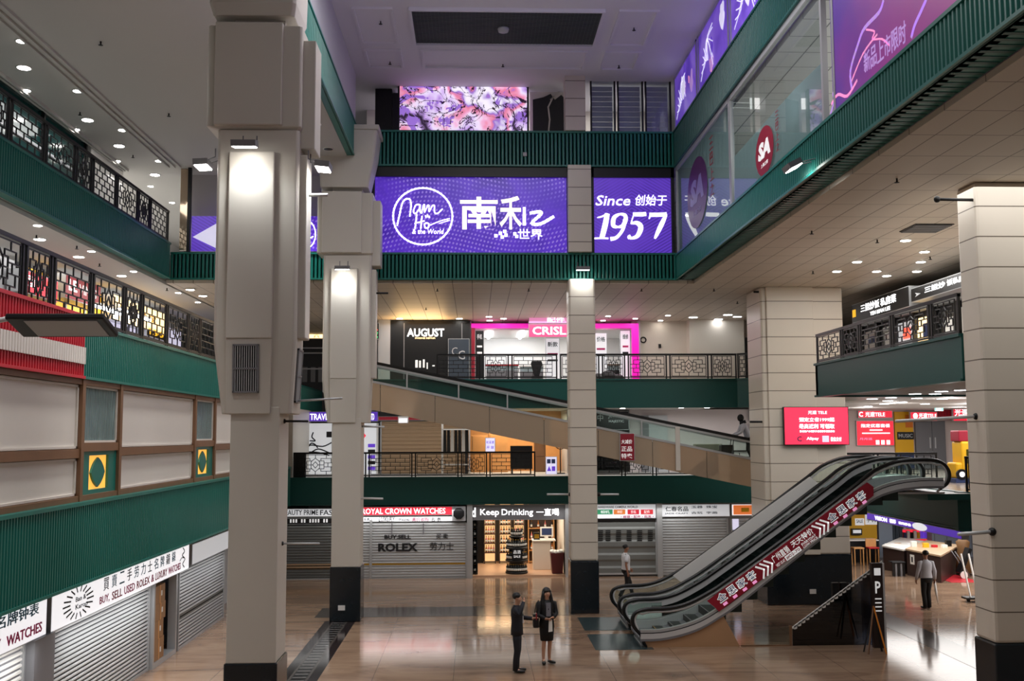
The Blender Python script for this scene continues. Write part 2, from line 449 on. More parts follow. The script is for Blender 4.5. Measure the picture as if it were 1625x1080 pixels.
mb.build('grate', gr)
mb = MB(); frame_rect(-1.77, 3.52, 26.68, 29.22, 16.8, .07, .1, M['hiceil']); mb.build('frame', gr)
tag(MB().lathe([(.14, -.1), (.16, -.04), (.16, 0)], (.8, 27.9, 16.725), M['lgrey']).build('smoke_detector'), 'pale round detector in the middle of the dark ceiling grille', 'detector')
# enclosing walls
sbox('wall_left', 'outer wall on the left side of the mall', 'wall', -17.3, -17, 2, 60, 0, 14, 'greywall')
sbox('wall_right', 'outer wall on the right side of the mall', 'wall', 32, 32.3, 2, 60, 0, 14, 'greywall')
sbox('wall_back', 'far wall at the back of the mall', 'wall', -17, 32, 52, 52.3, 0, 14, 'greywall')
sbox('wall_left', 'white wall above the fifth level green band on the left', 'wall', -4.1, -3.78, 6, 32, 14.9, 16.8, mottled('pale_wall', (206, 204, 212), .6, .03, .4))
sbox('wall_left', 'white wall stub on the left fourth level gallery', 'wall', -13.4, -11.1, 29.6, 32.3, 11.2, 13.8, 'white')
# -------------------------------------------------------- green ribbed bands
def ribs(mb, p0, p1, n, z0, z1, m, pitch=.1, depth=.03, slope=0):
    p0 = Vector((*p0, 0)); p1 = Vector((*p1, 0)); n = Vector((*n, 0)); L = (p1 - p0).length; t = (p1 - p0) / L
    k = max(2, int(L / pitch)); st = L / k; pr = []
    for i in range(k):
        a = i * st
        pr += [(a, 0), (a + st * .15, depth), (a + st * .5, depth), (a + st * .65, 0)]
    pr.append((L, 0)); vs = []
    for s, d in pr:
        q = p0 + t * s + n * d
        vs += [(q.x, q.y, z0), (q.x + n.x * slope, q.y + n.y * slope, z1)]
    fs = []
    flip = t.cross(Vector((0, 0, 1))).dot(n) > 0
    for i in range(len(pr) - 1):
        f = (2 * i, 2 * i + 2, 2 * i + 3, 2 * i + 1)
        fs.append(f if flip else f[::-1])
    mb.add(vs, fs, m)
NB = [4]
def band(label, p0, p1, n, z0, z1, m='green', ribbed=True, pitch=.1, thick=.18, caps=(.06, .05), trimm=None, depth=.03):
    """a balcony fascia: core slab, ribbed sheet, top and bottom rails"""
    r = thing('trim_%d' % NB[0], label, 'balcony fascia', ((p0[0] + p1[0]) / 2, (p0[1] + p1[1]) / 2, z0), kind='structure'); NB[0] += 1
    N = Vector((*n, 0)); a = Vector((*p0, 0)); b = Vector((*p1, 0))
    mm = M[m]; tm = M[trimm or m]
    def slab(d0, d1, za, zb, mat_):
        q = [a + N * d0, b + N * d0, b + N * d1, a + N * d1]
        mb = MB(); mb.hexa([(k.x, k.y, za) for k in q] + [(k.x, k.y, zb) for k in q], mat_); return mb
    slab(-thick, 0, z0, z1, mm).build('core', r)
    if ribbed:
        mb = MB(); ribs(mb, p0, p1, n, z0 + caps[1], z1 - caps[0], mm, pitch, depth); mb.build('ribbed_sheet', r)
    slab(-.02, .05, z1 - caps[0], z1, tm).build('top_rail', r)
    slab(-.02, .05, z0, z0 + caps[1], tm).build('bottom_rail', r)
    return r
band('green ribbed band under the cream panel wall on the left', (-7.0, 6), (-7.0, 39.5), (1, 0), 2.78, 4.24)
band('green ribbed band above the cream panel wall on the left', (-7.1, 18.85), (-7.1, 48), (1, 0), 6.44, 7.46)
rb = band('red ribbed band with a white stripe on the left third level', (-7.08, 6), (-7.08, 18.85), (1, 0), 6.44, 7.6, m='red_rib', pitch=.1)
mb = MB(); ribs(mb, (-7.045, 6), (-7.045, 18.83), (1, 0), 6.7, 7.0, M['white_rib'], .1); mb.build('white_stripe', rb)
band('green ribbed band of the left fourth level gallery', (-9.45, 6), (-9.45, 31.85), (1, 0), 10.25, 11.36, pitch=.11)
band('green ribbed band below the purple billboards', (-9.45, 32.0), (6.4, 32.0), (0, -1), 10.24, 11.1, pitch=.12, depth=.012)
band('green ribbed band below the video screen', (-3.75, 32.0), (6.4, 32.0), (0, -1), 13.87, 15.02, pitch=.12, depth=.012)
band('green band of the left fifth level ending at the back', (-3.68, 6), (-3.68, 31.95), (1, 0), 13.82, 14.95, pitch=.12)
band('lit green ribbed band under the shop window glass on the right', (6.37, 6), (6.37, 31.95), (-1, 0), 10.25, 11.05, pitch=.12)
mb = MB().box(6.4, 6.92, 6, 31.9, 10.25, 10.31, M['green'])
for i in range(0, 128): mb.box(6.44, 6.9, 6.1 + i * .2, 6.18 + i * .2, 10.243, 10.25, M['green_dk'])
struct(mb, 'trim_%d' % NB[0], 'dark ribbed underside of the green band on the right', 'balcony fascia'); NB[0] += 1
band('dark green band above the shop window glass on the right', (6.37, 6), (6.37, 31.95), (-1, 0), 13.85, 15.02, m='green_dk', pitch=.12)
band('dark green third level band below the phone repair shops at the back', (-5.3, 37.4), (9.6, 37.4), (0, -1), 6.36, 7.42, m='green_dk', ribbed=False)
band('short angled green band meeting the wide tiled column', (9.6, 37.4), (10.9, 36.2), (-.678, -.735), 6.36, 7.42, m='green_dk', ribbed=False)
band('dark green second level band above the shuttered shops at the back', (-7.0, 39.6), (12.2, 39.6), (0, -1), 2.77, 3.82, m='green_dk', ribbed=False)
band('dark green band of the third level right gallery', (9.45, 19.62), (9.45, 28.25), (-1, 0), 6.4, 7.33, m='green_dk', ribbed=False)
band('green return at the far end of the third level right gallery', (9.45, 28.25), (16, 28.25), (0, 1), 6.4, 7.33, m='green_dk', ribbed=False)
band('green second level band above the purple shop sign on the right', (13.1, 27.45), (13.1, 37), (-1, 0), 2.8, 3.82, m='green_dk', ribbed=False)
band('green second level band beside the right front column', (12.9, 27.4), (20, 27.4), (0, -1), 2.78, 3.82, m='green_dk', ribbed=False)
sbox('wall_back', 'grey end wall of the left galleries', 'wall', -17, -5.5, 50, 50.3, 7.4, 10.1, 'greywall')
# -------------------------------------------------------- left panel wall
sbox('wall_left', 'cream panel wall between the two green bands on the left', 'wall', -7.6, -7.2, 6, 39.6, 4.0, 6.5, 'cream')
pw = thing('trim_%d' % NB[0], 'brown timber framing around the cream panels on the left', 'framing', (-7.2, 20, 4.2), kind='structure'); NB[0] += 1
mb = MB()
for a, b in ((6.34, 6.46), (4.22, 4.34)): mb.box(-7.2, -7.1, 6, 39.5, a, b, M['wood'])
bays = [(11.45, 13.45), (18.95, 20.95), (26.5, 28.5), (34.0, 36.0)]
for p, q in bays:
    for y in (p, q): mb.box(-7.2, -7.08, y - .07, y + .07, 4.22, 6.46, M['wood'])
    mb.box(-7.2, -7.1, p, q, 5.13, 5.29, M['wood'])
wide = [(6, 11.45), (13.45, 18.95), (20.95, 26.5), (28.5, 34.0), (36.0, 39.5)]
for p, q in wide: mb.box(-7.2, -7.11, p, q, 5.02, 5.18, M['wood'])
mb.build('frame', pw)
for a, b in wide:
    a += .08; b -= .08
    for z0, z1 in ((4.35, 5.01), (5.19, 6.33)):
        q = MB()
        for s in ((a, b, z0, z0 + .04), (a, b, z1 - .04, z1), (a, a + .05, z0, z1), (b - .05, b, z0, z1)):
            q.box(-7.2, -7.15, s[0], s[1], s[2], s[3], M['cream'])
        q.box(-7.2, -7.185, a, b, z0, z1, M['cream'])
        q.build('cream_panel', pw)
M['ripple'] = mottled('rippled_grey_glass', (112, 134, 134), .2, .2, 3); g = G(M['ripple']); wv = g.n('ShaderNodeTexWave'); wv.inputs['Scale'].default_value = 3.2; wv.inputs['Distortion'].default_value = 6
wv.bands_direction = 'Y'; gp = g.n('ShaderNodeNewGeometry'); mpp = g.n('ShaderNodeMapping'); mpp.inputs['Scale'].default_value = (1, 1, .3); g.lk(gp.outputs['Position'], mpp.inputs[0]); g.lk(mpp.outputs[0], wv.inputs['Vector']); g.bump(wv.outputs['Fac'], .03, .8)
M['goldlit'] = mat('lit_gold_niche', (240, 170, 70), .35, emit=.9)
for i, (p, q) in enumerate(bays):
    wh = ('first', 'second', 'third', 'fourth')[i]
    r = thing('window_%d' % (20 + i), wh + ' rippled grey glass panel from the front in the cream panel wall', 'window', (-7.19, (p + q) / 2, 5.3), kind='structure')
    MB().box(-7.2, -7.17, p + .12, q - .12, 5.33, 6.3, M['ripple']).build('glass', r)
    o = MB()
    for s in ((p + .07, p + .12, 5.29, 6.34), (q - .12, q - .07, 5.29, 6.34), (p + .07, q - .07, 5.29, 5.33), (p + .07, q - .07, 6.3, 6.34)): o.box(-7.2, -7.14, *s, M['cream'])
    o.build('frame', r)
    r = thing('wall_plaque', wh + ' green board from the front with a gold lit ornament in the cream panel wall', 'ornament', (-7.18, (p + q) / 2, 4.35))
    f = leftw(-7.2, (p + q) / 2, 4.73); w = (q - p) / 2 - .07
    o = MB()
    for s in ((-w, -.5, -.39, .4), (.5, w, -.39, .4), (-.5, .5, -.39, -.31), (-.5, .5, .32, .4)): o.fbox(f, *s, .0, .06, M['green'])
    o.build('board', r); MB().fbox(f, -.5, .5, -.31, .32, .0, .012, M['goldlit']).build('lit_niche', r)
    pts = []
    for k in range(40):
        t = 2 * math.pi * k / 40; rr = 1 - .16 * abs(math.sin(2 * t)) ** .7
        pts.append((.36 * rr * math.cos(t), .28 * rr * math.sin(t)))
    MB().poly(f, pts, .012, .05, M['green']).build('ornament', r)
# -------------------------------------------------------- columns
def round_column(cx, y0, label, upper, flare=0):
    """smooth beige column: dark plinth, slim shaft, boxed and tapered middle, boxed cap"""
    r = thing('column', label, 'column', (cx, y0 + .5, 0), kind='structure')
    st = M['stone']
    MB().box(cx - .43, cx + .47, y0 - .02, y0 + .95, 0, 1.57, M['base']).build('plinth', r, .02)
    MB().box(cx - .40, cx + .44, y0, y0 + .9, 1.57, 5.9, st).build('shaft', r, .015)
    def ring(w0, w1, d0, d1, ch): return [(w0 + ch, d0), (w1 - ch, d0), (w1, d0 + ch), (w1, d1 - ch), (w1 - ch, d1), (w0 + ch, d1), (w0, d1 - ch), (w0, d0 + ch)]
    def loft(secs, m, name, bev=.015):
        vs = []; fs = []
        for z, w0, w1, d0, d1, ch in secs:
            vs += [(cx + a, y0 + b, z) for a, b in ring(w0, w1, d0, d1, ch)]
        for i in range(len(secs) - 1):
            for k in range(8): fs.append((i * 8 + k, i * 8 + (k + 1) % 8, i * 8 + 8 + (k + 1) % 8, i * 8 + 8 + k))
        fs.append(tuple(range(7, -1, -1))); e = len(vs) - 8; fs.append(tuple(range(e, e + 8)))
        MB().add(vs, fs, m).build(name, r, bev)
    # tapered body
    loft([(5.78, -.57, .64, .02, .95, .05), (7.05, -.73, .71, -.02, .75, .05), (10.8, -.73, .71, .0, .75, .05)], st, 'casing')
    MB().box(cx - .49, cx + .30, y0 - .12, y0 + .1, 7.08, 10.38, st).build('front_panel', r, .02)
    # slightly leaning lower front with the grille
    q = MB(); q.hexa([(cx - .47, y0 - .05, 5.78), (cx + .28, y0 - .05, 5.78), (cx + .28, y0 + .2, 5.78), (cx - .47, y0 + .2, 5.78),
                      (cx - .49, y0 - .10, 7.08), (cx + .30, y0 - .10, 7.08), (cx + .30, y0 + .2, 7.08), (cx - .49, y0 + .2, 7.08)], st)
    q.build('lower_panel', r, .01)
    MB().box(cx + .65, cx + .84, y0 + .1, y0 + .6, 7.1, 10.38, st).build('side_panel', r, .02)
    # cap
    loft([(10.8, -.72, .70, .05, .9, .05), (10.86, -.93, .74, -.02, .95, .04), (12.70, -.93, .74, -.02, .95, .04)], st, 'cap')
    MB().box(cx - .78, cx + .41, y0 - .12, y0 + .1, 10.86, 12.73, st).build('cap_front_panel', r, .02)
    MB().box(cx + .70, cx + .96, y0 + .15, y0 + .8, 10.5, 12.5, st).build('cap_side_panel', r, .02)
    MB().box(cx - .5, cx + .4, y0 + .14, y0 + .8, 12.66, 12.95, st).build('neck', r)
    loft([(12.86, -.84, .6, -.08, .9, .06), (upper - .7, -.90, .64 + flare * .16, -.14, 1.1, .06), (upper, -.90, .64 + flare * .22, -.14, 1.2, .06)], st, 'upper_block')
    return r
colA = round_column(-3.82, 17.98, 'tall beige boxed column nearest on the left with grille and floodlights', 13.78)
colB = round_column(-3.82, 30.75, 'beige boxed column further back beside the purple billboard', 14.62, 1)
mb = MB().box(-4.75, -2.9, 30.58, 32.0, 14.62, 14.78, M['stone']); mb.build('moulding', colB, .03)
# vent grilles in the nearest column
def column_grille(name, label, fr, w, h):
    r = thing(name, label, 'vent', fr.p(w / 2, 0, 0))
    MB().fbox(fr, 0, w, 0, h, -.05, .004, M['black']).build('backing', r)
    q = MB()
    for a in ((0, w, 0, .03), (0, w, h - .03, h), (0, .03, 0, h), (w - .03, w, 0, h)): q.fbox(fr, *a, 0, .03, M['grey'])
    q.fbox(fr, .03, w - .03, h * .5 - .015, h * .5 + .015, 0, .03, M['grey'])
    q.build('frame', r)
    q = MB(); n = int(w / .045)
    for i in range(n): q.fbox(fr, .03 + (i + .3) * (w - .06) / n, .03 + (i + .6) * (w - .06) / n, .03, h - .03, .004, .022, M['steel'])
    q.build('bars', r)
t = Vector((0, -.05, 1.29)).normalized()
column_grille('vent_grille', 'upright slatted vent grille on the front of the nearest column', Fr(Vector((-4.18, 17.905, 6.14)), (1, 0, 0), t), .45, .84)
t = Vector((.07, 0, 1.27)).normalized()
column_grille('vent_grille', 'narrow slatted vent grille on the side of the nearest column', Fr(Vector((-3.165, 18.15, 5.98)), (0, 1, 0), t), .45, .95)
def tiled_column(label, x0, x1, y0, y1, h, pil=None):
    r = thing('column', label, 'column', ((x0 + x1) / 2, (y0 + y1) / 2, 0), kind='structure')
    MB().box(x0 - .02, x1 + .02, y0 - .02, y1 + .02, 0, 1.57, M['base']).build('plinth', r, .03)
    MB().box(x0, x1, y0, y1, 1.57, h, M['tile']).build('shaft', r, .06)
    if pil: MB().box(pil[0], pil[1], y0 - .08, y0 + .1, 1.57, h, M['tile']).build('pilaster', r, .02)
    return r
tiled_column('slim tiled column standing in front of the shuttered shops', 2.91, 3.74, 31.7, 32.5, 10.24)
tiled_column('wide tiled column carrying the red video screen', 9.25, 11.95, 32.85, 34.6, 10.14, (9.42, 10.95))
tiled_column('tiled column nearest on the right with a dark plinth', 9.47, 12.2, 18.86, 19.62, 10.14)
struct(MB().box(2.93, 3.66, 31.75, 32.14, 11.1, 13.87, M['tile']), 'column', 'tiled column section between the purple billboards', 'column')
struct(MB().box(2.88, 3.52, 31.85, 32.5, 15.02, 16.8, M['tile']), 'column', 'grey tiled column section beside the fifth level windows', 'column')
# -------------------------------------------------------- floor inlays
m = mat('floor_key_pattern', (30, 28, 30), .12); g = G(m); p = g.pos()
u = g.math('FRACT', g.math('DIVIDE', p[1], .32))
a = g.math('MULTIPLY', g.math('GREATER_THAN', u, .35), g.math('LESS_THAN', u, .62))
g.lk(g.mix(a, lin((40, 36, 36)), lin((120, 118, 116))), g.b.inputs['Base Color']); M['key'] = m
M['darkfloor'] = mottled('dark_floor_granite', (46, 38, 38), .1, .2, 3)
M['greyfloor'] = mottled('grey_floor_granite', (84, 78, 74), .12, .2, 3)
r = thing('trim_%d' % NB[0], 'dark floor strip with a pale key pattern between the left columns', 'floor inlay', (-3.95, 20, 0), kind='structure'); NB[0] += 1
MB().box(-4.39, -3.5, 10, 30.9, 0, .004, M['darkfloor']).build('border', r)
MB().box(-4.1, -3.79, 10, 30.8, .004, .006, M['key']).build('key_pattern', r)
q = MB()
for x in (-4.14, -3.75): q.box(x - .03, x + .03, 10, 30.8, .004, .006, M['greyfloor'])
q.build('line', r)
sbox('trim_%d' % NB[0], 'dark grey floor strip in front of the shuttered shops', 'floor inlay', -4.8, 3.0, 31.5, 33.2, 0, .004, 'greyfloor'); NB[0] += 1
sbox('trim_%d' % NB[0], 'dark floor strip crossing the floor near the right column', 'floor inlay', 11.5, 12.4, 8, 32.9, 0, .004, 'greyfloor'); NB[0] += 1
# -------------------------------------------------------- L1 back and left walls
sbox('wall_left', 'grey wall behind the left row of shutters', 'wall', -8.4, -8.1, 6, 39.5, 0, 2.84, 'lgrey')
sbox('wall_back', 'cream wall at the back of the third level', 'wall', 6.6, 14, 42.9, 43.2, 7.3, 10.14, 'wall')
sbox('wall_back', 'cream projecting wall at the back of the third level', 'wall', 8.9, 11.2, 42.3, 42.9, 7.3, 10.14, 'wall')
sbox('wall_back', 'dark wall behind the third level shops', 'wall', -5.2, 6.6, 47, 47.3, 7.3, 10.14, 'greywall')
sbox('wall_back', 'lilac wall at the back of the second level', 'wall', 6.6, 13.1, 44.0, 44.3, 3.8, 6.45, mottled('lilac_wall', (206, 196, 196), .6, .03))
sbox('wall_back', 'pale wall at the back of the right second level gallery', 'wall', 14.2, 31, 47.0, 47.3, 3.8, 6.45, mottled('pink_wall', (222, 206, 200), .6, .03))
sbox('wall_back', 'grey wall behind the ground level counters', 'wall', 12.0, 31, 47.5, 47.8, 0, 2.85, 'lgrey')
sbox('wall_right', 'dark wall behind the third level right shops', 'wall', 18, 18.3, 20, 50, 7.3, 10.14, 'greywall')
sbox('wall_left', 'grey back wall of the left third level shops', 'wall', -16.4, -16.2, 6, 50, 7.4, 10.1, 'greywall')
sbox('wall_left', 'white wall at the back of the left fourth level gallery', 'wall', -13.6, -13.3, 32.4, 51, 11.2, 13.8, 'white')
sbox('wall_back', 'beige wall beside the purple travel shop', 'wall', -7.25, -6.95, 39.7, 44, 3.8, 6.45, 'stone')

# ------------------------------------------------------------------ lattice railings
def lattice(mb, fr, w, h, m, kind=0, t=.022):
    """brick-like lattice with a flower of small loops in the middle"""
    def ln(x0, y0, x1, y1): mb.fbar(fr, (x0 * w, y0 * h), (x1 * w, y1 * h), t, m, -.012, .012)
    for a in ((0, 0, 1, 0), (0, 1, 1, 1), (0, 0, 0, 1), (1, 0, 1, 1)): ln(*a)
    if kind == 1:
        for y in (.2, .4, .6, .8): ln(0, y, 1, y)
        for i, y in enumerate((0, .2, .4, .6, .8)):
            for k in range(3 + i % 2):
                x = (k + (.5 if i % 2 else 1)) / 4
                ln(x, y, x, y + .2)
        return
    # concentric brick frames
    ln(.10, .18, .36, .18); ln(.64, .18, .90, .18); ln(.10, .82, .36, .82); ln(.64, .82, .90, .82)
    ln(.10, .18, .10, .40); ln(.90, .18, .90, .40); ln(.10, .60, .10, .82); ln(.90, .60, .90, .82)
    ln(0, .40, .28, .40); ln(.72, .40, 1, .40); ln(0, .60, .28, .60); ln(.72, .60, 1, .60)
    ln(.28, .30, .28, .70); ln(.72, .30, .72, .70); ln(.28, .30, .42, .30); ln(.58, .30, .72, .30); ln(.28, .70, .42, .70); ln(.58, .70, .72, .70)
    ln(.22, 0, .22, .18); ln(.5, 0, .5, .16); ln(.78, 0, .78, .18); ln(.22, .82, .22, 1); ln(.5, .84, .5, 1); ln(.78, .82, .78, 1)
    ln(.36, .18, .36, .30); ln(.64, .18, .64, .30); ln(.36, .70, .36, .82); ln(.64, .70, .64, .82)
    ln(.18, .40, .18, .60); ln(.82, .40, .82, .60)
    # hexagon and diamond in the middle
    hx = [(.5, .16), (.61, .34), (.61, .66), (.5, .84), (.39, .66), (.39, .34), (.5, .16)]
    for a, b in zip(hx, hx[1:]): ln(*a, *b)
    dm = [(.5, .34), (.57, .5), (.5, .66), (.43, .5), (.5, .34)]
    for a, b in zip(dm, dm[1:]): ln(*a, *b)
    ln(.28, .5, .43, .5); ln(.57, .5, .72, .5)
def railing(label, fr, L, h, n, kinds=(0,), gap=.14, posts2=True):
    """black iron balustrade along frame fr: posts, rails and n lattice panels of repeating widths"""
    r = thing('railing', label, 'railing', fr.p(L / 2, 0, 0))
    MB().fbox(fr, 0, L, h - .05, h + .02, -.04, .04, M['iron']).build('top_rail', r)
    MB().fbox(fr, 0, L, .06, .10, -.02, .02, M['iron']).build('bottom_rail', r)
    ws = [1.0 if i % 3 != 1 else .62 for i in range(n)]; tot = sum(ws); x = 0
    for i in range(n):
        w = ws[i] / tot * L
        MB().fbox(fr, x, x + .05, 0, h, -.025, .025, M['iron']).build('post', r)
        if posts2 and i: MB().fbox(fr, x - .14, x - .09, 0, h, -.025, .025, M['iron']).build('post', r)
        f2 = Fr(fr.p(x + .09, .12, 0), fr.r, fr.u)
        q = MB(); lattice(q, f2, w - .09 - gap - .05, h - .2, M['iron'], kinds[i % len(kinds)]); q.build('lattice_panel', r)
        x += w
    MB().fbox(fr, L - .05, L, 0, h, -.025, .025, M['iron']).build('post', r)
    return r
railing('black lattice railing on the left third level above the red and green bands', leftw(-7.16, 10.0, 7.44), 30.0, 1.05, 19, (0, 0, 1))
railing('black lattice railing on the left fourth level under the plaster ceiling', leftw(-9.5, 9.0, 11.34), 22.8, 1.0, 15, (0, 0, 1))
railing('black lattice railing in front of the phone repair shops', back(37.45, -1.4, 7.4), 4.4, .92, 3, (1, 0, 1))
railing('black lattice railing in front of the cream wall', back(37.45, 3.1, 7.4), 6.5, .92, 5, (0, 0, 0))
railing('short black railing beside the wide tiled column', Fr((9.62, 37.38, 7.4), (.735, -.678, 0)), 1.6, .92, 2, (1,))
railing('black lattice railing above the shuttered shops at the back', back(39.65, -6.9, 3.8), 9.2, .95, 6, (0, 0, 1))
railing('black railing under the moving walkway at the back', back(39.65, 3.8, 3.8), 8.2, .95, 5, (1, 0, 1))
railing('black lattice railing on the right gallery in front of the stir fry restaurant', rightw(9.5, 28.2, 7.3), 8.45, .82, 5, (0, 0, 1))
railing('black railing at the right edge of the escalator landing', back(27.5, 13.2, 3.8), 4.0, .95, 3, (1,))
railing('black lattice railing behind the escalator landing', back(33.4, 11.9, 3.8), 3.2, .95, 3, (1, 0, 1))

# ------------------------------------------------------------------ downlights
def light_proto(name, label, rad, m, group):
    r = thing(name, label, 'downlight', (0, 0, -50), group)
    MB().lathe([(rad * 1.3, -.012), (rad * 1.3, 0)], (0, 0, -50), M['white'], 16).build('trim_ring', r)
    MB().lathe([(rad, -.02), (rad, -.012)], (0, 0, -50), M[m], 16).build('lens', r)
    return r
def light_row(pts, where, rad=.09, m='lens', group=None):
    base = None
    for i, p in enumerate(pts):
        lab = ORD[i] + ' ' + where
        if base is None:
            base = light_proto('downlight', lab, rad, m, group); base.location = p
        else: copy_tree(base, p, lab)
zc = 13.8
light_row([at(u, v, Z=zc) for u, v in ((34, 65), (123, 144), (194, 206), (252, 255))], 'small downlight along the trim of the left plaster ceiling', .1, group='trim downlights on the left upper ceiling')
light_row([at(u, v, Z=zc) for u, v in ((38, 107), (139, 190), (189, 231), (246, 277))], 'large downlight along the middle of the left plaster ceiling', .14, group='large downlights on the left upper ceiling')
light_row([at(u, v, Z=13.8) for u, v in ((42, 143), (121, 205), (186, 255))], 'small downlight beside the bulkhead of the left plaster ceiling', .09, group='bulkhead downlights')
light_row([at(u, v, Z=zc) for u, v in ((239, 295), (273, 321))], 'downlight at the far end of the left plaster ceiling', .09, group='end downlights')
zc = 10.12
light_row([at(u, v, Z=zc) for u, v in ((60, 357), (145, 398), (212, 430), (283, 464))], 'small downlight near the green edge of the left lower gallery ceiling', .09, group='edge downlights of the left lower gallery')
light_row([at(u, v, Z=zc) for u, v in ((63, 379), (125, 407), (193, 437), (302, 459), (322, 469))], 'large downlight in the left lower gallery ceiling', .13, group='large downlights of the left lower gallery')
light_row([at(u, v, Z=zc) for u, v in ((65, 398), (142, 430), (314, 479))], 'small downlight near the shops of the left lower gallery ceiling', .09, group='inner downlights of the left lower gallery')
zc = 10.14
light_row([at(u, v, Z=zc) for u, v in ((1437, 381), (1360, 415), (1328, 430), (1461, 415), (1467, 399), (1407, 437), (1391, 430), (1455, 430))], 'white downlight of the right gallery soffit near the restaurant', .12, group='right gallery downlights')
light_row([at(u, v, Z=zc) for u, v in ((634, 505), (729, 505), (799, 505), (776, 502), (777, 508))], 'white downlight in front of the dark phone repair shop', .12, group='phone shop downlights')
light_row([at(u, v, Z=zc) for u, v in ((957, 508), (965, 501), (1008, 505), (1048, 508), (1060, 500))], 'white downlight along the ceiling right of the slim column', .1, group='right back downlights')
light_row([at(u, v, Z=zc) for u, v in ((1088, 511), (1100, 503), (1140, 506), (1155, 510), (1170, 502), (1155, 499))], 'bright cool light over the cream wall', .17, 'lens2', group='cool lights over the cream wall')
light_row([at(u, v, Z=6.45) for u, v in ((988, 647), (1081, 646.5), (1122, 646))], 'small downlight above the moving walkway', .1, group='walkway downlights')
light_row([at(u, v, Z=6.45) for u, v in ((1384, 632), (1414, 630), (1452, 624), (1484, 624), (1432, 637), (1495, 632), (1409, 635), (1525, 618), (1403, 640), (1468, 640), (1378, 644), (1455, 631), (1494, 620))], 'bright ceiling light over the second level shops on the right', .15, 'lens2', group='right second level lights')
light_row([at(u, v, Z=10.12) for u, v in ((442, 500), (445, 511))], 'round light at the far end of the left lower gallery', .2, group='far left gallery lights')
# small dark sprinkler heads
def sprinklers(pts, where):
    base = None
    for i, p in enumerate(pts):
        lab = ORD[i] + ' small dark sprinkler ' + where
        if base is None:
            base = thing('sprinkler', lab, 'sprinkler', (0, 0, -50), 'sprinklers ' + where)
            MB().lathe([(.02, -.09), (.05, -.085), (.05, -.075), (.018, -.07), (.018, 0)], (0, 0, -50), M['black'], 8).build('head', base); base.location = p
        else: copy_tree(base, p, lab)
sprinklers([at(u, v, Z=13.8) for u, v in ((160, 66), (127, 178), (268, 180), (211, 246))], 'on the left plaster ceiling')
sprinklers([at(u, v, Z=10.14) for u, v in ((1288, 366), (1290, 430), (1392, 380), (1476, 407), (1423, 283))], 'on the right tiled soffit')
sprinklers([at(u, v, Z=10.14) for u, v in ((694, 458), (839, 458), (676, 488), (1018, 458), (1133, 458), (1170, 478))], 'on the back tiled soffit')
sprinklers([at(u, v, Z=16.8) for u, v in ((604, 34), (1006, 44), (619, 98), (798, 102), (982, 104))], 'on the high atrium ceiling')
sprinklers([at(u, v, Z=10.12) for u, v in ((58, 373), (122, 390), (158, 418), (265, 457))], 'on the left lower gallery ceiling')
r = thing('ceiling_vent', 'dark rectangular air vent in the right tiled soffit', 'vent', at(1470, 361, Z=10.14))
p = ORG[r.name]
MB().box(p.x - .45, p.x + .45, p.y - .45, p.y + .45, 10.12, 10.15, M['black']).build('backing', r)
q = MB()
for i in range(9): q.box(p.x - .42, p.x + .42, p.y - .4 + i * .1, p.y - .36 + i * .1, 10.1, 10.13, M['grey'])
q.build('slats', r)
# ------------------------------------------------------------------ wall floodlights
def flood(label, pos, aim, n, power, w=.42, arm=.3, spot=True):
    """a flat floodlight on a bracket; n = unit vector away from the wall"""
    pos = Vector(pos); n = Vector(n)
    r = thing('floodlight', label, 'floodlight', pos)
    side = n.cross(Vector((0, 0, 1))).normalized()
    d = (Vector(aim) - pos).normalized(); up = side.cross(d).normalized()
    c = pos; f = Fr(c, side, up)
    q = MB(); q.fbox(f, -w / 2, w / 2, -.13, .13, -.06, .05, M['grey'])
    if f.n.dot(d) < 0: s = -1
    else: s = 1
    q.build('housing', r)
    MB().fbox(f, -w / 2 + .02, w / 2 - .02, -.11, .11, (.05 if s > 0 else -.075), (.065 if s > 0 else -.06), M['lens']).build('lens', r)
    q = MB()
    for k in (-.12, .12): q.tube([pos + side * k, pos + side * k - n * arm + Vector((0, 0, .1)), pos + side * k - n * arm + Vector((0, 0, .25))], .012, M['grey'], 6)
    q.build('bracket', r)
    if spot: lamp('SPOT', 'floodlight_beam', pos + d * .12, power, COOL, .12, target=aim, spot=140, blend=.8)
    return r
flood('floodlight shining down the front of the nearest boxed column', at(388, 227, Y=17.45), (-3.95, 17.9, 8.0), (0, -1, 0), 48, arm=.42)
flood('floodlight shining down the right side of the nearest boxed column', (-2.72, 18.25, at(495, 262, Y=18.2).z), (-2.95, 18.25, 7.6), (1, 0, 0), 110, arm=.25)
flood('floodlight on the left side of the nearest boxed column', at(322, 260, Y=18.4), (-4.75, 18.4, 7.6), (-1, 0, 0), 30, arm=.25)
flood('floodlight on the front of the second boxed column', at(543, 424, Y=30.25), (-3.93, 30.65, 8.0), (0, -1, 0), 45, arm=.38)
flood('floodlight on the green band above the slim tiled column', at(925, 425, Y=31.55), (3.3, 31.75, 8.4), (0, -1, 0), 48, arm=.42)
flood('floodlight on the lit green band under the round shop logo', at(1257, 262, X=5.95), (6.36, at(1257, 262, X=5.95).y + .2, 9.6), (-1, 0, 0), 75, arm=.42)
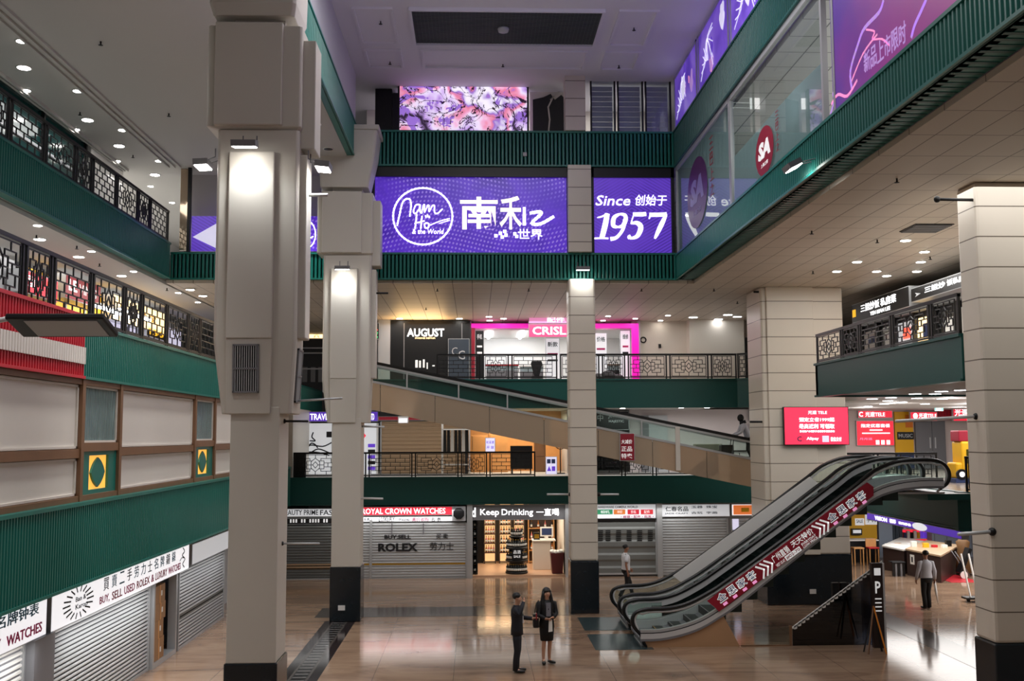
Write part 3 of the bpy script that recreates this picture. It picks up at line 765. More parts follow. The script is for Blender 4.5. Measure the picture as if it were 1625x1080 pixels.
# big dark flat lamp in front of the red band
p = at(100, 515, Y=13.5)
r = thing('floodlight', 'large dark flat lamp on an arm in front of the red band', 'floodlight', p)
fl = Fr(p, (1, 0, 0), (0, .95, -.31))
q = MB(); q.fbox(fl, -.62, .62, -.3, .3, -.05, .03, M['iron']); q.build('housing', r, .02)
MB().fbox(fl, -.40, .52, -.24, .24, -.058, -.05, M['lgrey']).build('lens', r)
q = MB(); q.tube([p + Vector((-.5, 0, .03)), p + Vector((-.6, 0, .1)), p + Vector((-1.0, 0, .02)), Vector((-6.95, p.y + .3, p.z + .02))], .035, M['steel'], 8); q.build('arm', r)
# flag and banner poles sticking out of the columns
def pole(label, a, b, rad=.03, m='steel', knob=True):
    r = thing('banner_pole', label, 'pole', a)
    MB().tube([a, b], rad, M[m], 8).build('rod', r)
    q = MB(); a = Vector(a)
    if knob: q.ball(a, rad * 2.2, rad * 2.2, rad * 2.2, M['iron'], 8, 6); q.build('knob', r)
    return r
pole('black banner pole near the top of the right front column', at(1487, 316, Y=18.9), (9.5, 18.95, at(1487, 316, Y=18.9).z), .03, 'iron')
pole('steel banner pole at the middle of the right front column', Vector((9.47, 19.2, at(1545, 660, Y=18.9).z)), Vector((7.8, 18.9, at(1430, 668, Y=18.9).z)), .03)
pole('steel banner pole low on the right front column', Vector((9.5, 18.85, at(1555, 843, Y=18.9).z)), Vector((8.75, 18.6, at(1490, 845, Y=18.9).z)), .035)
pole('steel banner pole across the second boxed column', Vector((-3.2, 18.5, at(440, 636, Y=18.5).z)), Vector((-2.3, 17.9, at(570, 632, Y=18).z)), .018)
pole('dark banner pole below the casing of the nearest column', Vector((-3.38, 18.4, at(440, 668, Y=18.4).z)), Vector((-2.9, 18.0, at(485, 668, Y=18).z)), .02, 'iron')
pole('dark banner pole low on the nearest column', Vector((-3.38, 18.4, at(440, 862, Y=18.4).z)), Vector((-2.7, 18.2, at(505, 862, Y=18.2).z)), .018, 'steel')
pole('steel banner pole on the second boxed column beside the green band', at(570, 790, Y=31), at(608, 791, Y=31), .03)
pole('steel banner pole at the side of the second boxed column', at(572, 676, Y=31), at(610, 677, Y=31), .03)
pole('pale banner pole left of the slim tiled column', at(905, 784, Y=31.9), at(868, 784, Y=31.9), .03)
pole('pale banner pole right of the slim tiled column', at(950, 784, Y=31.9), at(982, 784, Y=31.9), .03)
pole('black banner pole on the left of the wide tiled column', at(1219, 669, Y=33), at(1190, 669, Y=33), .035, 'iron')
pole('thin black pole at the top of the wide tiled column', at(1222, 463, Y=33), at(1196, 463, Y=33), .035, 'iron')
pole('thin black pole beside the top of the second boxed column', at(590, 465, Y=31), at(616, 465, Y=31), .03, 'iron')
pole('curved pale pole at the nearest column floodlight', at(476, 310, Y=18.3), at(520, 309, Y=18.3), .03)

light_row([at(u, v, Z=13.8) for u, v in ((500, 197), (521, 236))], 'unlit dark downlight under the left fifth level gallery', .13, 'black', group='unlit downlights')
for u, v, Y, lab in ((542, 964, 30.72, 'white socket plate on the plinth of the second boxed column'), (1290, 938, 32.82, 'white plate on the plinth of the wide tiled column')):
    p = at(u, v, Y=Y); tag(MB().box(p.x - .1, p.x + .1, Y - .02, Y + .01, p.z - .07, p.z + .07, M['white']).build('socket_plate'), lab, 'socket')
p = at(640, 666, Y=35.9); r = thing('emergency_light', 'white box lamp under the upper end of the moving walkway', 'lamp', p); MB().box(p.x - .18, p.x + .18, 35.8, 36.0, p.z - .12, p.z + .12, M['white']).build('housing', r, .02); MB().box(p.x - .15, p.x + .15, 35.79, 35.8, p.z - .1, p.z + .06, M['lit']).build('lens', r)
p = at(471, 757, Y=39.9); tag(MB().box(-6.9, at(486, 740, Y=40).x, 39.9, 40.0, 3.8, 4.75, M['black']).build('panel_board'), 'black board behind the railing under the purple travel sign', 'board')
# ------------------------------------------------------------------ billboards and the windows of the fourth level
m = mat('purple_billboard', (92, 52, 196), .3, emit=.42); g = G(m); p = g.pos()
u = g.math('MULTIPLY', g.math('ADD', p[0], g.math('MULTIPLY', g.math('SINE', g.math('MULTIPLY', p[2], 1.3)), .35)), 26)
v = g.math('MULTIPLY', g.math('ADD', p[2], g.math('MULTIPLY', g.math('SINE', g.math('MULTIPLY', p[0], 1.1)), .22)), 44)
w = g.math('MULTIPLY', g.math('SINE', g.math('ADD', u, g.math('MULTIPLY', v, .5))), g.math('SINE', g.math('SUBTRACT', u, g.math('MULTIPLY', v, .5))))
dd = g.math('GREATER_THAN', w, .45)
big = g.noise(.55, 2)
fade = g.math('MULTIPLY', dd, g.ramp(big, [(.36, (.1, .1, .1)), (.52, (1, 1, 1))]))
base = g.ramp(g.noise(.8, 3), [(.3, lin((66, 30, 170))), (.5, lin((92, 48, 208))), (.7, lin((76, 36, 190)))])
c = g.mix(g.math('MULTIPLY', fade, .7), base, lin((168, 140, 240)))
g.lk(c, g.b.inputs['Base Color']); g.lk(c, g.b.inputs['Emission Color']); M['bill'] = m
m = mat('purple_billboard_stripes', (110, 76, 205), .3, emit=.46); g = G(m); p = g.pos()
w = g.math('SINE', g.math('MULTIPLY', g.math('ADD', g.math('ABSOLUTE', g.math('SUBTRACT', p[0], 5.0)), g.math('MULTIPLY', g.math('ABSOLUTE', g.math('SUBTRACT', p[2], 12.5)), 1.7)), 36))
k = g.math('MULTIPLY', g.math('GREATER_THAN', w, .2), g.ramp(g.noise(.7, 2), [(.4, (.15,) * 3), (.6, (.8,) * 3)]))
c = g.mix(k, lin((104, 66, 204)), lin((70, 36, 166)))
g.lk(c, g.b.inputs['Base Color']); g.lk(c, g.b.inputs['Emission Color']); M['bill2'] = m
YB = 32.15
def board(name, label, cat, u0, v0, u1, v1, m, Y=YB, thick=.08):
    a = at(u0, v1, Y=Y); b = at(u1, v0, Y=Y); w = b.x - a.x; h = b.z - a.z
    f = back(Y, a.x, a.z)
    r = thing(name, label, cat, f.p(w / 2, 0, 0))
    MB().fbox(f, 0, w, 0, h, -thick, 0, M[m]).build('panel', r)
    return r, f, w, h
def ps(f, u, v, Y):
    q = at(u, v, Y=Y); return ((q - f.o).dot(f.r), (q - f.o).dot(f.u))
def wr(mb, f, Y, s, u0, v0, u1, v1, m, **k):
    a = ps(f, u0, v1, Y); b = ps(f, u1, v0, Y)
    mb.text(s, f, a[0], a[1], b[0] - a[0], b[1] - a[1], M[m], **k)
def path(f, Y, pts): return [ps(f, u, v, Y) for u, v in pts]
def smooth(pts, k=4):
    out = []
    n = len(pts)
    for i in range(n - 1):
        p0 = Vector(pts[max(i - 1, 0)]); p1 = Vector(pts[i]); p2 = Vector(pts[i + 1]); p3 = Vector(pts[min(i + 2, n - 1)])
        for j in range(k):
            t = j / k
            out.append(tuple(.5 * ((2 * p1) + (p2 - p0) * t + (2 * p0 - 5 * p1 + 4 * p2 - p3) * t * t + (3 * p1 - p0 - 3 * p2 + p3) * t ** 3)))
    out.append(tuple(pts[-1])); return out
r, f, w, h = board('billboard', 'wide purple backlit billboard with a round handwritten logo', 'billboard', 592, 274, 902, 401, 'bill')
q = MB()
# ring
cx, cy = ps(f, 671, 343, YB); a = ps(f, 718, 343, YB); R = a[0] - cx
q.stroke(f, [(cx + R * math.cos(i * math.pi / 24), cy + R * .97 * math.sin(i * math.pi / 24)) for i in range(49)], .05, M['litb'])
q.build('ring_logo', r); q = MB()
# handwriting
T = 570 / 1; k = .3262
def c2(pts): return smooth(path(f, YB, [(570 + x * k, 250 + y * k) for x, y in pts]))
for pts, wd in (([(185, 330), (196, 280), (210, 222), (228, 202), (248, 206), (252, 240), (246, 285)], .055),
                ([(292, 228), (275, 232), (264, 262), (274, 272), (292, 250), (297, 230), (296, 262), (304, 270)], .045),
                ([(304, 270), (312, 235), (318, 232), (318, 265), (332, 236), (340, 235), (340, 262), (356, 235), (366, 236), (366, 264), (380, 272), (405, 250)], .045),
                ([(280, 275), (276, 310), (272, 345)], .05), ([(306, 285), (302, 315), (300, 345)], .05), ([(270, 320), (300, 312), (318, 308)], .04),
                ([(326, 318), (318, 325), (322, 342), (336, 340), (338, 322), (326, 318)], .045), ([(322, 282), (326, 292)], .04), ([(332, 278), (335, 290)], .04), ([(340, 284), (342, 292)], .04),
                ([(338, 332), (390, 310), (440, 296)], .035), ([(390, 320), (440, 305)], .03)):
    q.stroke(f, c2(pts), wd * .78, M['litb'])
q.text('& the World', f, *ps(f, 654, 371, YB), 1.0, .16, M['litb'], bold=.01, shear=.15)
q.build('script_lettering', r)
q = MB()
q.text('南', f, *ps(f, 730, 364, YB), ps(f, 790, 364, YB)[0] - ps(f, 730, 364, YB)[0], ps(f, 730, 312, YB)[1] - ps(f, 730, 364, YB)[1], M['creamlit'], bold=.016)
q.build('character', r); q = MB()
q.text('禾', f, *ps(f, 793, 364, YB), ps(f, 828, 364, YB)[0] - ps(f, 793, 364, YB)[0], ps(f, 793, 311, YB)[1] - ps(f, 793, 364, YB)[1], M['creamlit'], bold=.016)
q.stroke(f, path(f, YB, [(832, 330), (832, 356), (832, 344)]), .09, M['litb'])
q.stroke(f, smooth(path(f, YB, [(842, 338), (856, 336), (858, 340), (844, 354), (858, 355), (878, 344)])), .09, M['litb'])
q.build('character', r)
q = MB()
q.text('世界', f, *ps(f, 822, 380, YB), ps(f, 861, 380, YB)[0] - ps(f, 822, 380, YB)[0], .34, M['litb'], bold=.01)
q.build('lettering', r); q = MB()
for u, v in ((787, 374), (794, 370), (801, 367), (797, 376), (803, 373), (817, 371), (820, 375)):
    x, y = ps(f, u, v, YB); q.fbox(f, x - .05, x + .05, y - .05, y + .05, 0, .02, M['litb'])
q.build('square_pattern', r)
r, f, w, h = board('billboard', 'smaller purple billboard with a large slanted year', 'billboard', 940, 277, 1066, 401, 'bill2')
q = MB(); wr(q, f, YB, 'Since', 945, 310, 1000, 326, 'litb', bold=.01, shear=.2); wr(q, f, YB, '创始于', 1008, 309, 1058, 326, 'litb', bold=.01, shear=.15); q.build('small_lettering', r)
q = MB(); K = .3262
def dg(pts, ws): q.vstroke(f, smooth([ps(f, 570 + x * K, 250 + y * K, YB) for x, y in pts], 5), [ws[0] + (ws[1] - ws[0]) * math.sin(math.pi * i / (5 * (len(pts) - 1))) for i in range(5 * (len(pts) - 1) + 1)], M['litb'])
dg([(1207, 272), (1196, 330), (1180, 392)], (.15, .17)); dg([(1158, 292), (1182, 286), (1207, 272)], (.03, .05)); dg([(1140, 393), (1180, 392), (1212, 393)], (.05, .05))
q.build('digit', r); q = MB()
dg([(1268, 274), (1240, 292), (1236, 330), (1258, 338)], (.06, .14)); dg([(1268, 274), (1292, 280), (1296, 304), (1280, 332), (1258, 338)], (.06, .13)); dg([(1294, 300), (1282, 350), (1252, 388), (1222, 396)], (.13, .1))
q.build('digit', r); q = MB()
dg([(1332, 276), (1376, 276), (1396, 274)], (.12, .13)); dg([(1336, 276), (1328, 300), (1322, 322)], (.03, .04)); dg([(1322, 320), (1352, 318), (1370, 340), (1352, 382), (1316, 394)], (.05, .16)); dg([(1316, 394), (1312, 386), (1320, 380)], (.08, .1))
q.build('digit', r); q = MB()
dg([(1412, 278), (1452, 278), (1496, 276)], (.13, .13)); dg([(1410, 298), (1416, 280)], (.04, .05)); dg([(1494, 276), (1468, 330), (1438, 394)], (.06, .15))
q.build('digit', r)
r, f, w, h = board('billboard', 'purple window film with a white arrow beside the left gallery', 'billboard', 303, 343, 400, 398, 'bill2')
q = MB(); q.poly(f, path(f, YB, [(306, 376), (352, 350), (352, 398)]), .0, .02, M['litlav']); q.build('arrow', r)
r, f, w, h = board('billboard', 'purple window film with a partly hidden ring beside the second column', 'billboard', 440, 343, 528, 398, 'bill')
q = MB(); cx, cy = ps(f, 484, 372, YB); q.stroke(f, [(cx + .33 * math.cos(i * math.pi / 18), cy + .46 * math.sin(i * math.pi / 18)) for i in range(37)], .03, M['litb']); q.stroke(f, smooth(path(f, YB, [(484, 380), (488, 366), (490, 378), (497, 375)])), .03, M['litb']); q.build('ring_logo', r)
# back windows behind the atrium
mb = MB()
for u in (300, 592, 902, 940, 1068):
    x = at(u, 340, Y=32.08).x; mb.box(x - .05, x + .05, 32.04, 32.14, 11.1, 13.87, M['iron'])
mb.box(-3.7, 6.35, 32.04, 32.14, 13.55, 13.87, M['iron'])
struct(mb, 'trim_%d' % NB[0], 'dark mullions around the purple billboards', 'window frame'); NB[0] += 1
sbox('wall_back', 'pale wall above the left purple window films', 'wall', -9.4, -5.0, 33.0, 33.2, 12.2, 13.8, 'ceil')
# right window glass
XG = 6.42
for i, (y0, y1, lab) in enumerate(((25.1, 31.9, 'window pane with a ghostly reversed sign film nearest the purple billboards'), (18.2, 25.0, 'window pane with the round maroon shop logo'), (6, 17.6, 'window bay covered by the pink poster'))):
    r = thing('window_%d' % (i + 1), lab, 'window', (XG, (y0 + y1) / 2, 11.05), kind='structure')
    q = MB()
    for y in (y0, y1): q.box(XG - .04, XG + .06, y - .05, y + .05, 11.05, 13.85, M['alu'])
    q.box(XG - .04, XG + .06, y0, y1, 11.05, 11.1, M['alu']); q.box(XG - .04, XG + .06, y0, y1, 13.72, 13.85, M['alu']); q.build('frame', r)
    if i < 2: MB().box(XG - .006, XG + .006, y0 + .05, y1 - .05, 11.1, 13.72, M['wglass']).build('glass', r)
    f = rightw(XG + .03, y1, 11.1)
    if i == 0: MB().fbox(f, .05, y1 - y0 - .05, 0, 2.62, .0, .004, M['frost']).build('film', r)
    if i == 1:
        MB().poly(f, [(.05, 0), (6.75, 0)] + [((at(u, v, X=XG).y - y1) * -1, at(u, v, X=XG).z - 11.1) for u, v in ((1301, 100), (1260, 140), (1210, 196), (1164, 248))], 0, .004, M['frost']).build('film', r)
def PX(f, u, v, X):
    q = at(u, v, X=X); return ((q - f.o).dot(f.r), (q - f.o).dot(f.u))
f = rightw(XG - .02, 25, 11.1)
def logo(f, cx, cy, rx, ry, label, m1, m2, side, kind='shop_logo'):
    r = thing(kind, label, 'logo', f.p(cx, cy, 0))
    MB().poly(f, [(cx + rx * math.cos(i * math.pi / 20), cy + ry * math.sin(i * math.pi / 20)) for i in range(40)], 0, .008, M[m1]).build('disc', r)
    q = MB(); q.text('SA', f, cx - rx * .68, cy - ry * .28, rx * 1.36, ry * .72, M[m2], .008, .006, .06, .15); q.text('上海之家', f, cx - rx * .4, cy - ry * .62, rx * .8, ry * .16, M[m2], .008, .006); q.build('lettering', r)
    q = MB()
    for i, ch in enumerate(side): q.text(ch, f, cx + rx * 1.25, cy + ry * (.75 - i * .42), rx * .3, ry * .34, M['crimson'], 0, .006)
    q.build('side_lettering', r)
a = PX(f, 1202, 240, XG); b = PX(f, 1228, 236, XG); c0 = PX(f, 1215, 200, XG); c1 = PX(f, 1215, 278, XG)
logo(f, (a[0] + b[0]) / 2, (c0[1] + c1[1]) / 2, abs(b[0] - a[0]) / 2 * 1.1, (c0[1] - c1[1]) / 2, 'round maroon logo with white letters on the frosted window film', 'crimson', 'whiteprint', '三巴上之')
f = rightw(XG - .02, 31.9, 11.1)
a = PX(f, 1092, 300, XG); b = PX(f, 1124, 300, XG); c0 = PX(f, 1107, 250, XG); c1 = PX(f, 1107, 362, XG)
M['dimmaroon'] = mat('faded_maroon_print', (88, 34, 92), .4)
M['dimwhite'] = mat('faded_white_print', (150, 140, 190), .4)
logo(f, (a[0] + b[0]) / 2, (c0[1] + c1[1]) / 2, abs(b[0] - a[0]) / 2, (c0[1] - c1[1]) / 2, 'faded purple round logo on the window beside the purple billboards', 'dimmaroon', 'dimwhite', '三巴上之')
# pink poster
m = mat('pink_poster_print', (170, 60, 160), .35, emit=.2); g = G(m); p = g.pos()
t = g.math('ADD', g.math('MULTIPLY', g.math('SUBTRACT', p[1], 10.5), .09), g.math('MULTIPLY', g.noise(.5, 3), .5))
c = g.ramp(t, [(.25, lin((150, 60, 150))), (.5, lin((172, 56, 146))), (.72, lin((150, 60, 156))), (.9, lin((96, 56, 160)))])
g.lk(c, g.b.inputs['Base Color']); g.lk(c, g.b.inputs['Emission Color']); M['pinkposter'] = m
f = rightw(XG - .03, 17.7, 11.05)
r = thing('poster', 'large pink and purple window poster with abstract curved strokes', 'poster', f.p(5, 0, 0))
MB().fbox(f, .0, 11, 0, 2.7, -.02, 0, M['pinkposter']).build('sheet', r)
M['lilac'] = mat('lilac_print', (190, 150, 220), .4, emit=.4)
M['pinkpr'] = mat('pale_pink_print', (236, 150, 200), .4, emit=.5)
q = MB()
for pts, wd, m in (([(1352, 140), (1350, 112), (1362, 70), (1372, 45), (1395, 20), (1402, 2)], .07, 'lilac'), ([(1352, 128), (1370, 85), (1392, 55)], .035, 'pinkpr'), ([(1375, 47), (1388, 50), (1385, 62), (1400, 62), (1412, 72)], .03, 'pinkpr'),
                   ([(1447, 58), (1452, 40), (1462, 18), (1470, 0)], .07, 'lilac'), ([(1320, 165), (1330, 150), (1345, 152), (1360, 128)], .05, 'pinkpr'), ([(1318, 182), (1324, 160), (1322, 148)], .05, 'lilac')):
    q.stroke(f, smooth([PX(f, u, v, XG - .03) for u, v in pts]), wd, M[m], 0, .006)
q.build('stroke_print', r)
q = MB(); fa = PX(f, 1380, 112, XG - .03)
pts = [PX(f, u, v, XG - .03) for u, v in ((1372, 122), (1440, 72), (1444, 48), (1375, 100))]
ex = Vector(pts[1]) - Vector(pts[0])
for i, ch in enumerate('新品上市限时'):
    x = pts[0][0] + ex.x * i / 6; q.text(ch, f, x, pts[0][1] + (pts[1][1] - pts[0][1]) * i / 6 + .05, ex.x / 6.6, .34, M['lilac'], 0, .006, .01)
q.build('lettering', r)
# fifth level posters on the right
m = mat('purple_poster_print', (110, 70, 205), .35, emit=.35); g = G(m)
c = g.ramp(g.noise(.7, 4, None, .5, .8), [(.35, lin((86, 50, 186))), (.55, lin((122, 84, 214))), (.7, lin((150, 120, 228)))])
g.lk(c, g.b.inputs['Base Color']); g.lk(c, g.b.inputs['Emission Color']); M['purpleposter'] = m
XP = 6.4
for i, (y0, y1) in enumerate(((28.6, 31.9), (24.9, 28.4), (20.3, 24.7), (16.2, 20.1))):
    f = rightw(XP, y1, 15.02); w = y1 - y0
    r = thing('poster', ORD[i] + ' purple backlit poster from the back along the upper right wall', 'poster', f.p(w / 2, 0, 0))
    MB().fbox(f, 0, w, .0, 1.72, -.04, 0, M['purpleposter']).build('sheet', r)
    q = MB(); 
    for a in ((0, .06, 0, 1.72), (w - .06, w, 0, 1.72), (0, w, 1.66, 1.72)): q.fbox(f, *a, 0, .03, M['alu'])
    q.build('frame', r)
    q = MB(); R = random.Random(i + 3)
    for k in range(6):
        x = w * (.35 + .5 * R.random()); y = .25 + 1.1 * R.random(); rr = .12 + .25 * R.random()
        q.poly(f, [(x + rr * (1 + .3 * math.sin(3 * a + k)) * math.cos(a) * .7, y + rr * (1 + .3 * math.cos(2 * a + k)) * math.sin(a)) for a in [j * math.pi / 9 for j in range(18)]], 0, .004 + .002 * k, M[('lilac', 'pinkpr', 'litlav', 'purple', 'lilac', 'litlav')[k]])
    for k in range(5): q.stroke(f, smooth([(w * .08 + .1 * k, .3 + .2 * k), (w * .2 + .12 * k, .5 + .2 * R.random()), (w * .3 + .2 * R.random(), 1.2), (w * .5, 1.5 * R.random())]), .03, M['litlav'], 0, .012)
    q.build('print', r)
# video screen and the rest of the fifth level back
m = mat('video_screen_picture', (200, 150, 220), .3, emit=.72); g = G(m); p = g.pos()
nz = g.n('ShaderNodeTexWave'); nz.wave_type = 'RINGS'; nz.inputs['Scale'].default_value = .4; nz.inputs['Distortion'].default_value = 9; nz.inputs['Detail'].default_value = 4; nz.inputs['Detail Scale'].default_value = 1.1
mpn = g.n('ShaderNodeMapping'); mpn.inputs['Location'].default_value = (-.6, 0, -15.6); g.lk(g.pv, mpn.inputs[0]); g.lk(mpn.outputs[0], nz.inputs['Vector'])
c1 = g.ramp(nz.outputs['Fac'], [(.0, lin((40, 26, 50))), (.1, lin((196, 160, 230))), (.35, lin((238, 226, 250))), (.55, lin((240, 176, 210))), (.75, lin((230, 130, 160))), (.9, lin((150, 112, 200))), (1, lin((246, 240, 252)))])
n2 = g.noise(.9, 5, None, .6, 1.0)
c = g.mix(g.math('GREATER_THAN', n2, .56), c1, lin((150, 110, 205)))
n3 = g.noise(1.3, 5, None, .6, 2.0)
c = g.mix(g.math('LESS_THAN', g.math('ABSOLUTE', g.math('SUBTRACT', n3, .5)), .018), c, lin((40, 24, 44)))
g.lk(c, g.b.inputs['Base Color']); g.lk(c, g.b.inputs['Emission Color']); M['video'] = m
r, f, w, h = board('video_screen', 'large lit video screen with swirling pink and lavender picture', 'screen', 634, 131, 836, 208, 'video', 33.0, .2)
q = MB()
for a in ((-.06, 0, -.06, h + .06), (w, w + .06, -.06, h + .06), (0, w, h, h + .06), (0, w, -.06, 0)): q.fbox(f, *a, -.2, .03, M['black'])
q.build('bezel', r)
p = at(734, 122, Y=33); MB().box(p.x - .02, p.x + .02, 33.0, 33.05, p.z - .25, 16.8, M['steel']).build('hanger', r)
sbox('wall_back', 'pale wall behind the video screen', 'wall', -3.8, 6.4, 35.5, 35.7, 15.0, 16.8, 'cream')
a = at(595, 208, Y=33.2); b = at(622, 141, Y=33.2)
r = thing('speaker_cabinet', 'tall dark cabinet beside the video screen', 'cabinet', (a.x + .4, 33.5, 15))
MB().box(a.x, b.x, 33.2, 33.8, 15.0, b.z, M['iron']).build('body', r); MB().box(b.x, b.x + .2, 33.3, 33.8, 15.0, b.z - .1, M['dark']).build('side_box', r)
r = thing('wall_mural', 'dark silhouette mural with pale brushwork right of the video screen', 'mural', (at(872, 208, Y=33.4).x, 33.5, 15))
a = at(846, 208, Y=33.4); b = at(902, 150, Y=33.4); f = back(33.4, a.x, 15.0); w = b.x - a.x; h = b.z - 15.0
MB().fbox(f, -.1, w, 0, h + .75, -.12, -.06, M['cream']).build('board', r)
MB().poly(f, [(0, 0), (w, 0), (w, h * .85), (w * .8, h), (w * .62, h * .9), (w * .5, h * 1.02), (w * .3, h * .95), (0, h * .9)], -.06, -.03, M['dark']).build('silhouette', r)
q = MB(); q.stroke(f, [(w * .45, .02), (w * .44, h * .3), (w * .47, h * .5), (w * .43, h * .75), (w * .6, h * 1.0)], .05, M['cream'], -.03, -.02); q.stroke(f, [(w * .5, h * .9), (w * .75, h * 1.08)], .04, M['cream'], -.03, -.02); q.build('brush_print', r)
M['blindm'] = mat('lilac_grey_blind', (196, 194, 214), .5)
for i, (u0, u1) in enumerate(((937, 976), (980, 1020), (1024, 1064))):
    a = at(u0, 208, Y=32.4); b = at(u1, 125, Y=32.4)
    r = thing('window_%d' % (i + 4), ORD[i] + ' grey window pane right of the tiled column on the fifth level', 'window', ((a.x + b.x) / 2, 32.4, 15.02), kind='structure')
    q = MB()
    for s in ((a.x, a.x + .05), (b.x - .05, b.x)): q.box(s[0], s[1], 32.35, 32.45, 15.02, 16.8, M['iron'])
    q.build('frame', r); MB().box(a.x + .05, b.x - .05, 32.39, 32.4, 15.02, 16.8, M['wglass']).build('glass', r)
    q = MB()
    for k in range(10): q.box(a.x + .06, b.x - .06, 32.7, 32.72, 15.05 + k * .17, 15.205 + k * .17, M['blindm'])
    q.build('blind', r)
p = at(833, 244, Y=31.9); tag(MB().box(p.x - .06, p.x + .06, 31.93, 31.99, p.z - .06, p.z + .06, M['lgrey']).build('junction_box'), 'tiny pale box on the green band below the video screen', 'box')
# small left fourth level items
M['tealdark'] = mat('dark_teal_glass', (20, 62, 62), .1)
mb = MB().box(-11.4, -11.2, 8, 29.55, 11.2, 13.8, M['tealdark'])
for k in range(8): mb.box(-11.2, -11.12, 9 + k * 2.9, 9.08 + k * 2.9, 11.2, 13.8, M['iron'])
mb.box(-11.2, -11.15, 8, 29.5, 12.75, 12.82, M['lgrey']); mb.box(-11.2, -11.15, 19, 23, 11.9, 12.3, M['lgrey'])
struct(mb, 'wall_left', 'dark teal glass shopfront on the left fourth level', 'wall')
r = thing('window_7', 'tall narrow mirror strip at the end of the left fourth level gallery', 'mirror', (at(293, 300, Y=32.3).x, 32.3, 11.2), kind='structure')
a = at(288, 300, Y=32.3).x; b = at(300, 300, Y=32.3).x
MB().box(a, b, 32.2, 32.3, 11.2, 13.8, M['mirror']).build('glass', r); MB().box(b, b + .08, 32.15, 32.35, 11.2, 13.8, M['iron']).build('frame', r)

# ------------------------------------------------------------------ shops
def shutter(label, fr, w, h, m='shutter', pitch=.1, group=None, bands=(), guides=True, gap=None):
    """roller shutter: ribbed curtain, side guides, bottom bar"""
    r = thing('roller_shutter', label, 'shutter', fr.p(w / 2, 0, 0), group)
    n = max(4, int(h / pitch)); st = h / n; pr = []
    for i in range(n): pr += [(i * st, -.012), (i * st + st * .16, .022), (i * st + st * .5, .022), (i * st + st * .66, -.012)]
    pr.append((h, -.012)); vs = []; fs = []
    for y, d in pr: vs += [fr.p(.04, y, d), fr.p(w - .04, y, d)]
    for i in range(len(pr) - 1): fs.append((2 * i, 2 * i + 1, 2 * i + 3, 2 * i + 2))
    q = MB(); q.add(vs, [k for i, k in enumerate(fs) if not gap or i % 4 in (0, 1, 2)], M[m])
    if gap: q.add(vs, [k for i, k in enumerate(fs) if i % 4 == 3] , M[gap]); fs = [k for i, k in enumerate(fs) if i % 4 != 3]
    q.fbox(fr, .04, w - .04, 0, h, -.05, -.02, M[m]); q.build('curtain', r)
    for x in (0, w - .06):
        if guides: MB().fbox(fr, x, x + .06, 0, h, -.02, .05, M['alu']).build('guide_rail', r)
    MB().fbox(fr, .06, w - .06, 0, .07, -.01, .03, M['alu']).build('bottom_bar', r)
    for y0, y1, mm in bands: MB().fbox(fr, .06, w - .06, y0, y1, .015, .022, M[mm]).build('coloured_band', r)
    return r
def sign(label, fr, w, h, face, texts=(), depth=.12, frame='alu', name='shop_sign', group=None):
    """box sign: housing, face, one lettering part per line; texts = (string, x, y, w, h, material, bold)"""
    r = thing(name, label, 'sign', fr.p(w / 2, 0, 0), group)
    MB().fbox(fr, 0, w, 0, h, -depth, 0, M[frame]).build('housing', r)
    fa = MB().fbox(fr, .02, w - .02, .02, h - .02, 0, .008, M[face]).build('face', r)
    for t in texts:
        q = MB(); q.text(t[0], fr, t[1], t[2], t[3], t[4], M[t[5]], .008, .01, t[6] if len(t) > 6 else .008, t[7] if len(t) > 7 else 0); q.build('lettering', fa)
    return r
def P2(f, u, v):
    """frame coordinates of the pixel (u, v) on the plane of frame f"""
    d = ray(u, v); o = Vector((0, 0, EYE)); t = (f.o - o).dot(f.n) / d.dot(f.n); q = o + d * t - f.o
    return q.dot(f.r), q.dot(f.u)
# ---- left row on the ground floor
XS = -7.5
f = leftw(XS, 11.0, 1.96)
sign('white lit sign ending in WATCHES at the near end of the left row', f, 7.66, .72, 'lit',
     [('手名牌钟表', 5.3, .42, 2.0, .2, 'cyanprint'), ('LUXURY', 4.7, .1, 1.2, .17, 'magprint', .01), ('WATCHES', 6.1, .1, 1.35, .17, 'magprint', .012)], .5)
f = leftw(XS, 18.86, 1.95)
r = sign('long white lit watch sign with starburst logo and magenta lettering on the left', f, 8.8, .66, 'lit', [], .5)
q = MB()
for i in range(18):
    a = 2 * math.pi * i / 18
    q.fbar(f, (1.25 + .28 * math.cos(a) * 1.5, .34 + .2 * math.sin(a)), (1.25 + .5 * math.cos(a) * 1.5, .34 + .29 * math.sin(a)), .03, M['ink'], .008, .014)
q.text('Ban &', f, 1.1, .36, .5, .09, M['ink'], .008, .006); q.text('Karoo', f, 1.1, .22, .6, .09, M['ink'], .008, .006); q.build('starburst_logo', r)
for i, ch in enumerate('買賣二手劳力士名牌鐘錶'): MB().text(ch, f, 2.55 + i * .47, .35, .3, .25, M['cyanprint'] if i % 3 else M['ink'], .008, .006).build('character', r)
for i, (ch, x, w) in enumerate((('BUY,', 2.35, .55), ('SELL', 3.05, .62), ('USED', 3.8, .68), ('ROLEX', 4.62, .9), ('&', 5.64, .2), ('LUXURY', 5.95, .92), ('WATCHES', 6.97, 1.05))): MB().text(ch, f, x, .09, w, .17, M['magprint'] if i % 2 == 0 else M['crimson'], .008, .006, .01).build('lettering', r)
q = MB(); q.stroke(f, smooth([(8.2, .6), (8.35, .5), (8.15, .42), (8.4, .3), (8.2, .2), (8.35, .1)]), .03, M['ink'], .008, .014); q.stroke(f, smooth([(7.95, .3), (8.1, .36), (8.3, .34)]), .02, M['ink'], .008, .014); q.build('scribble_logo', r)
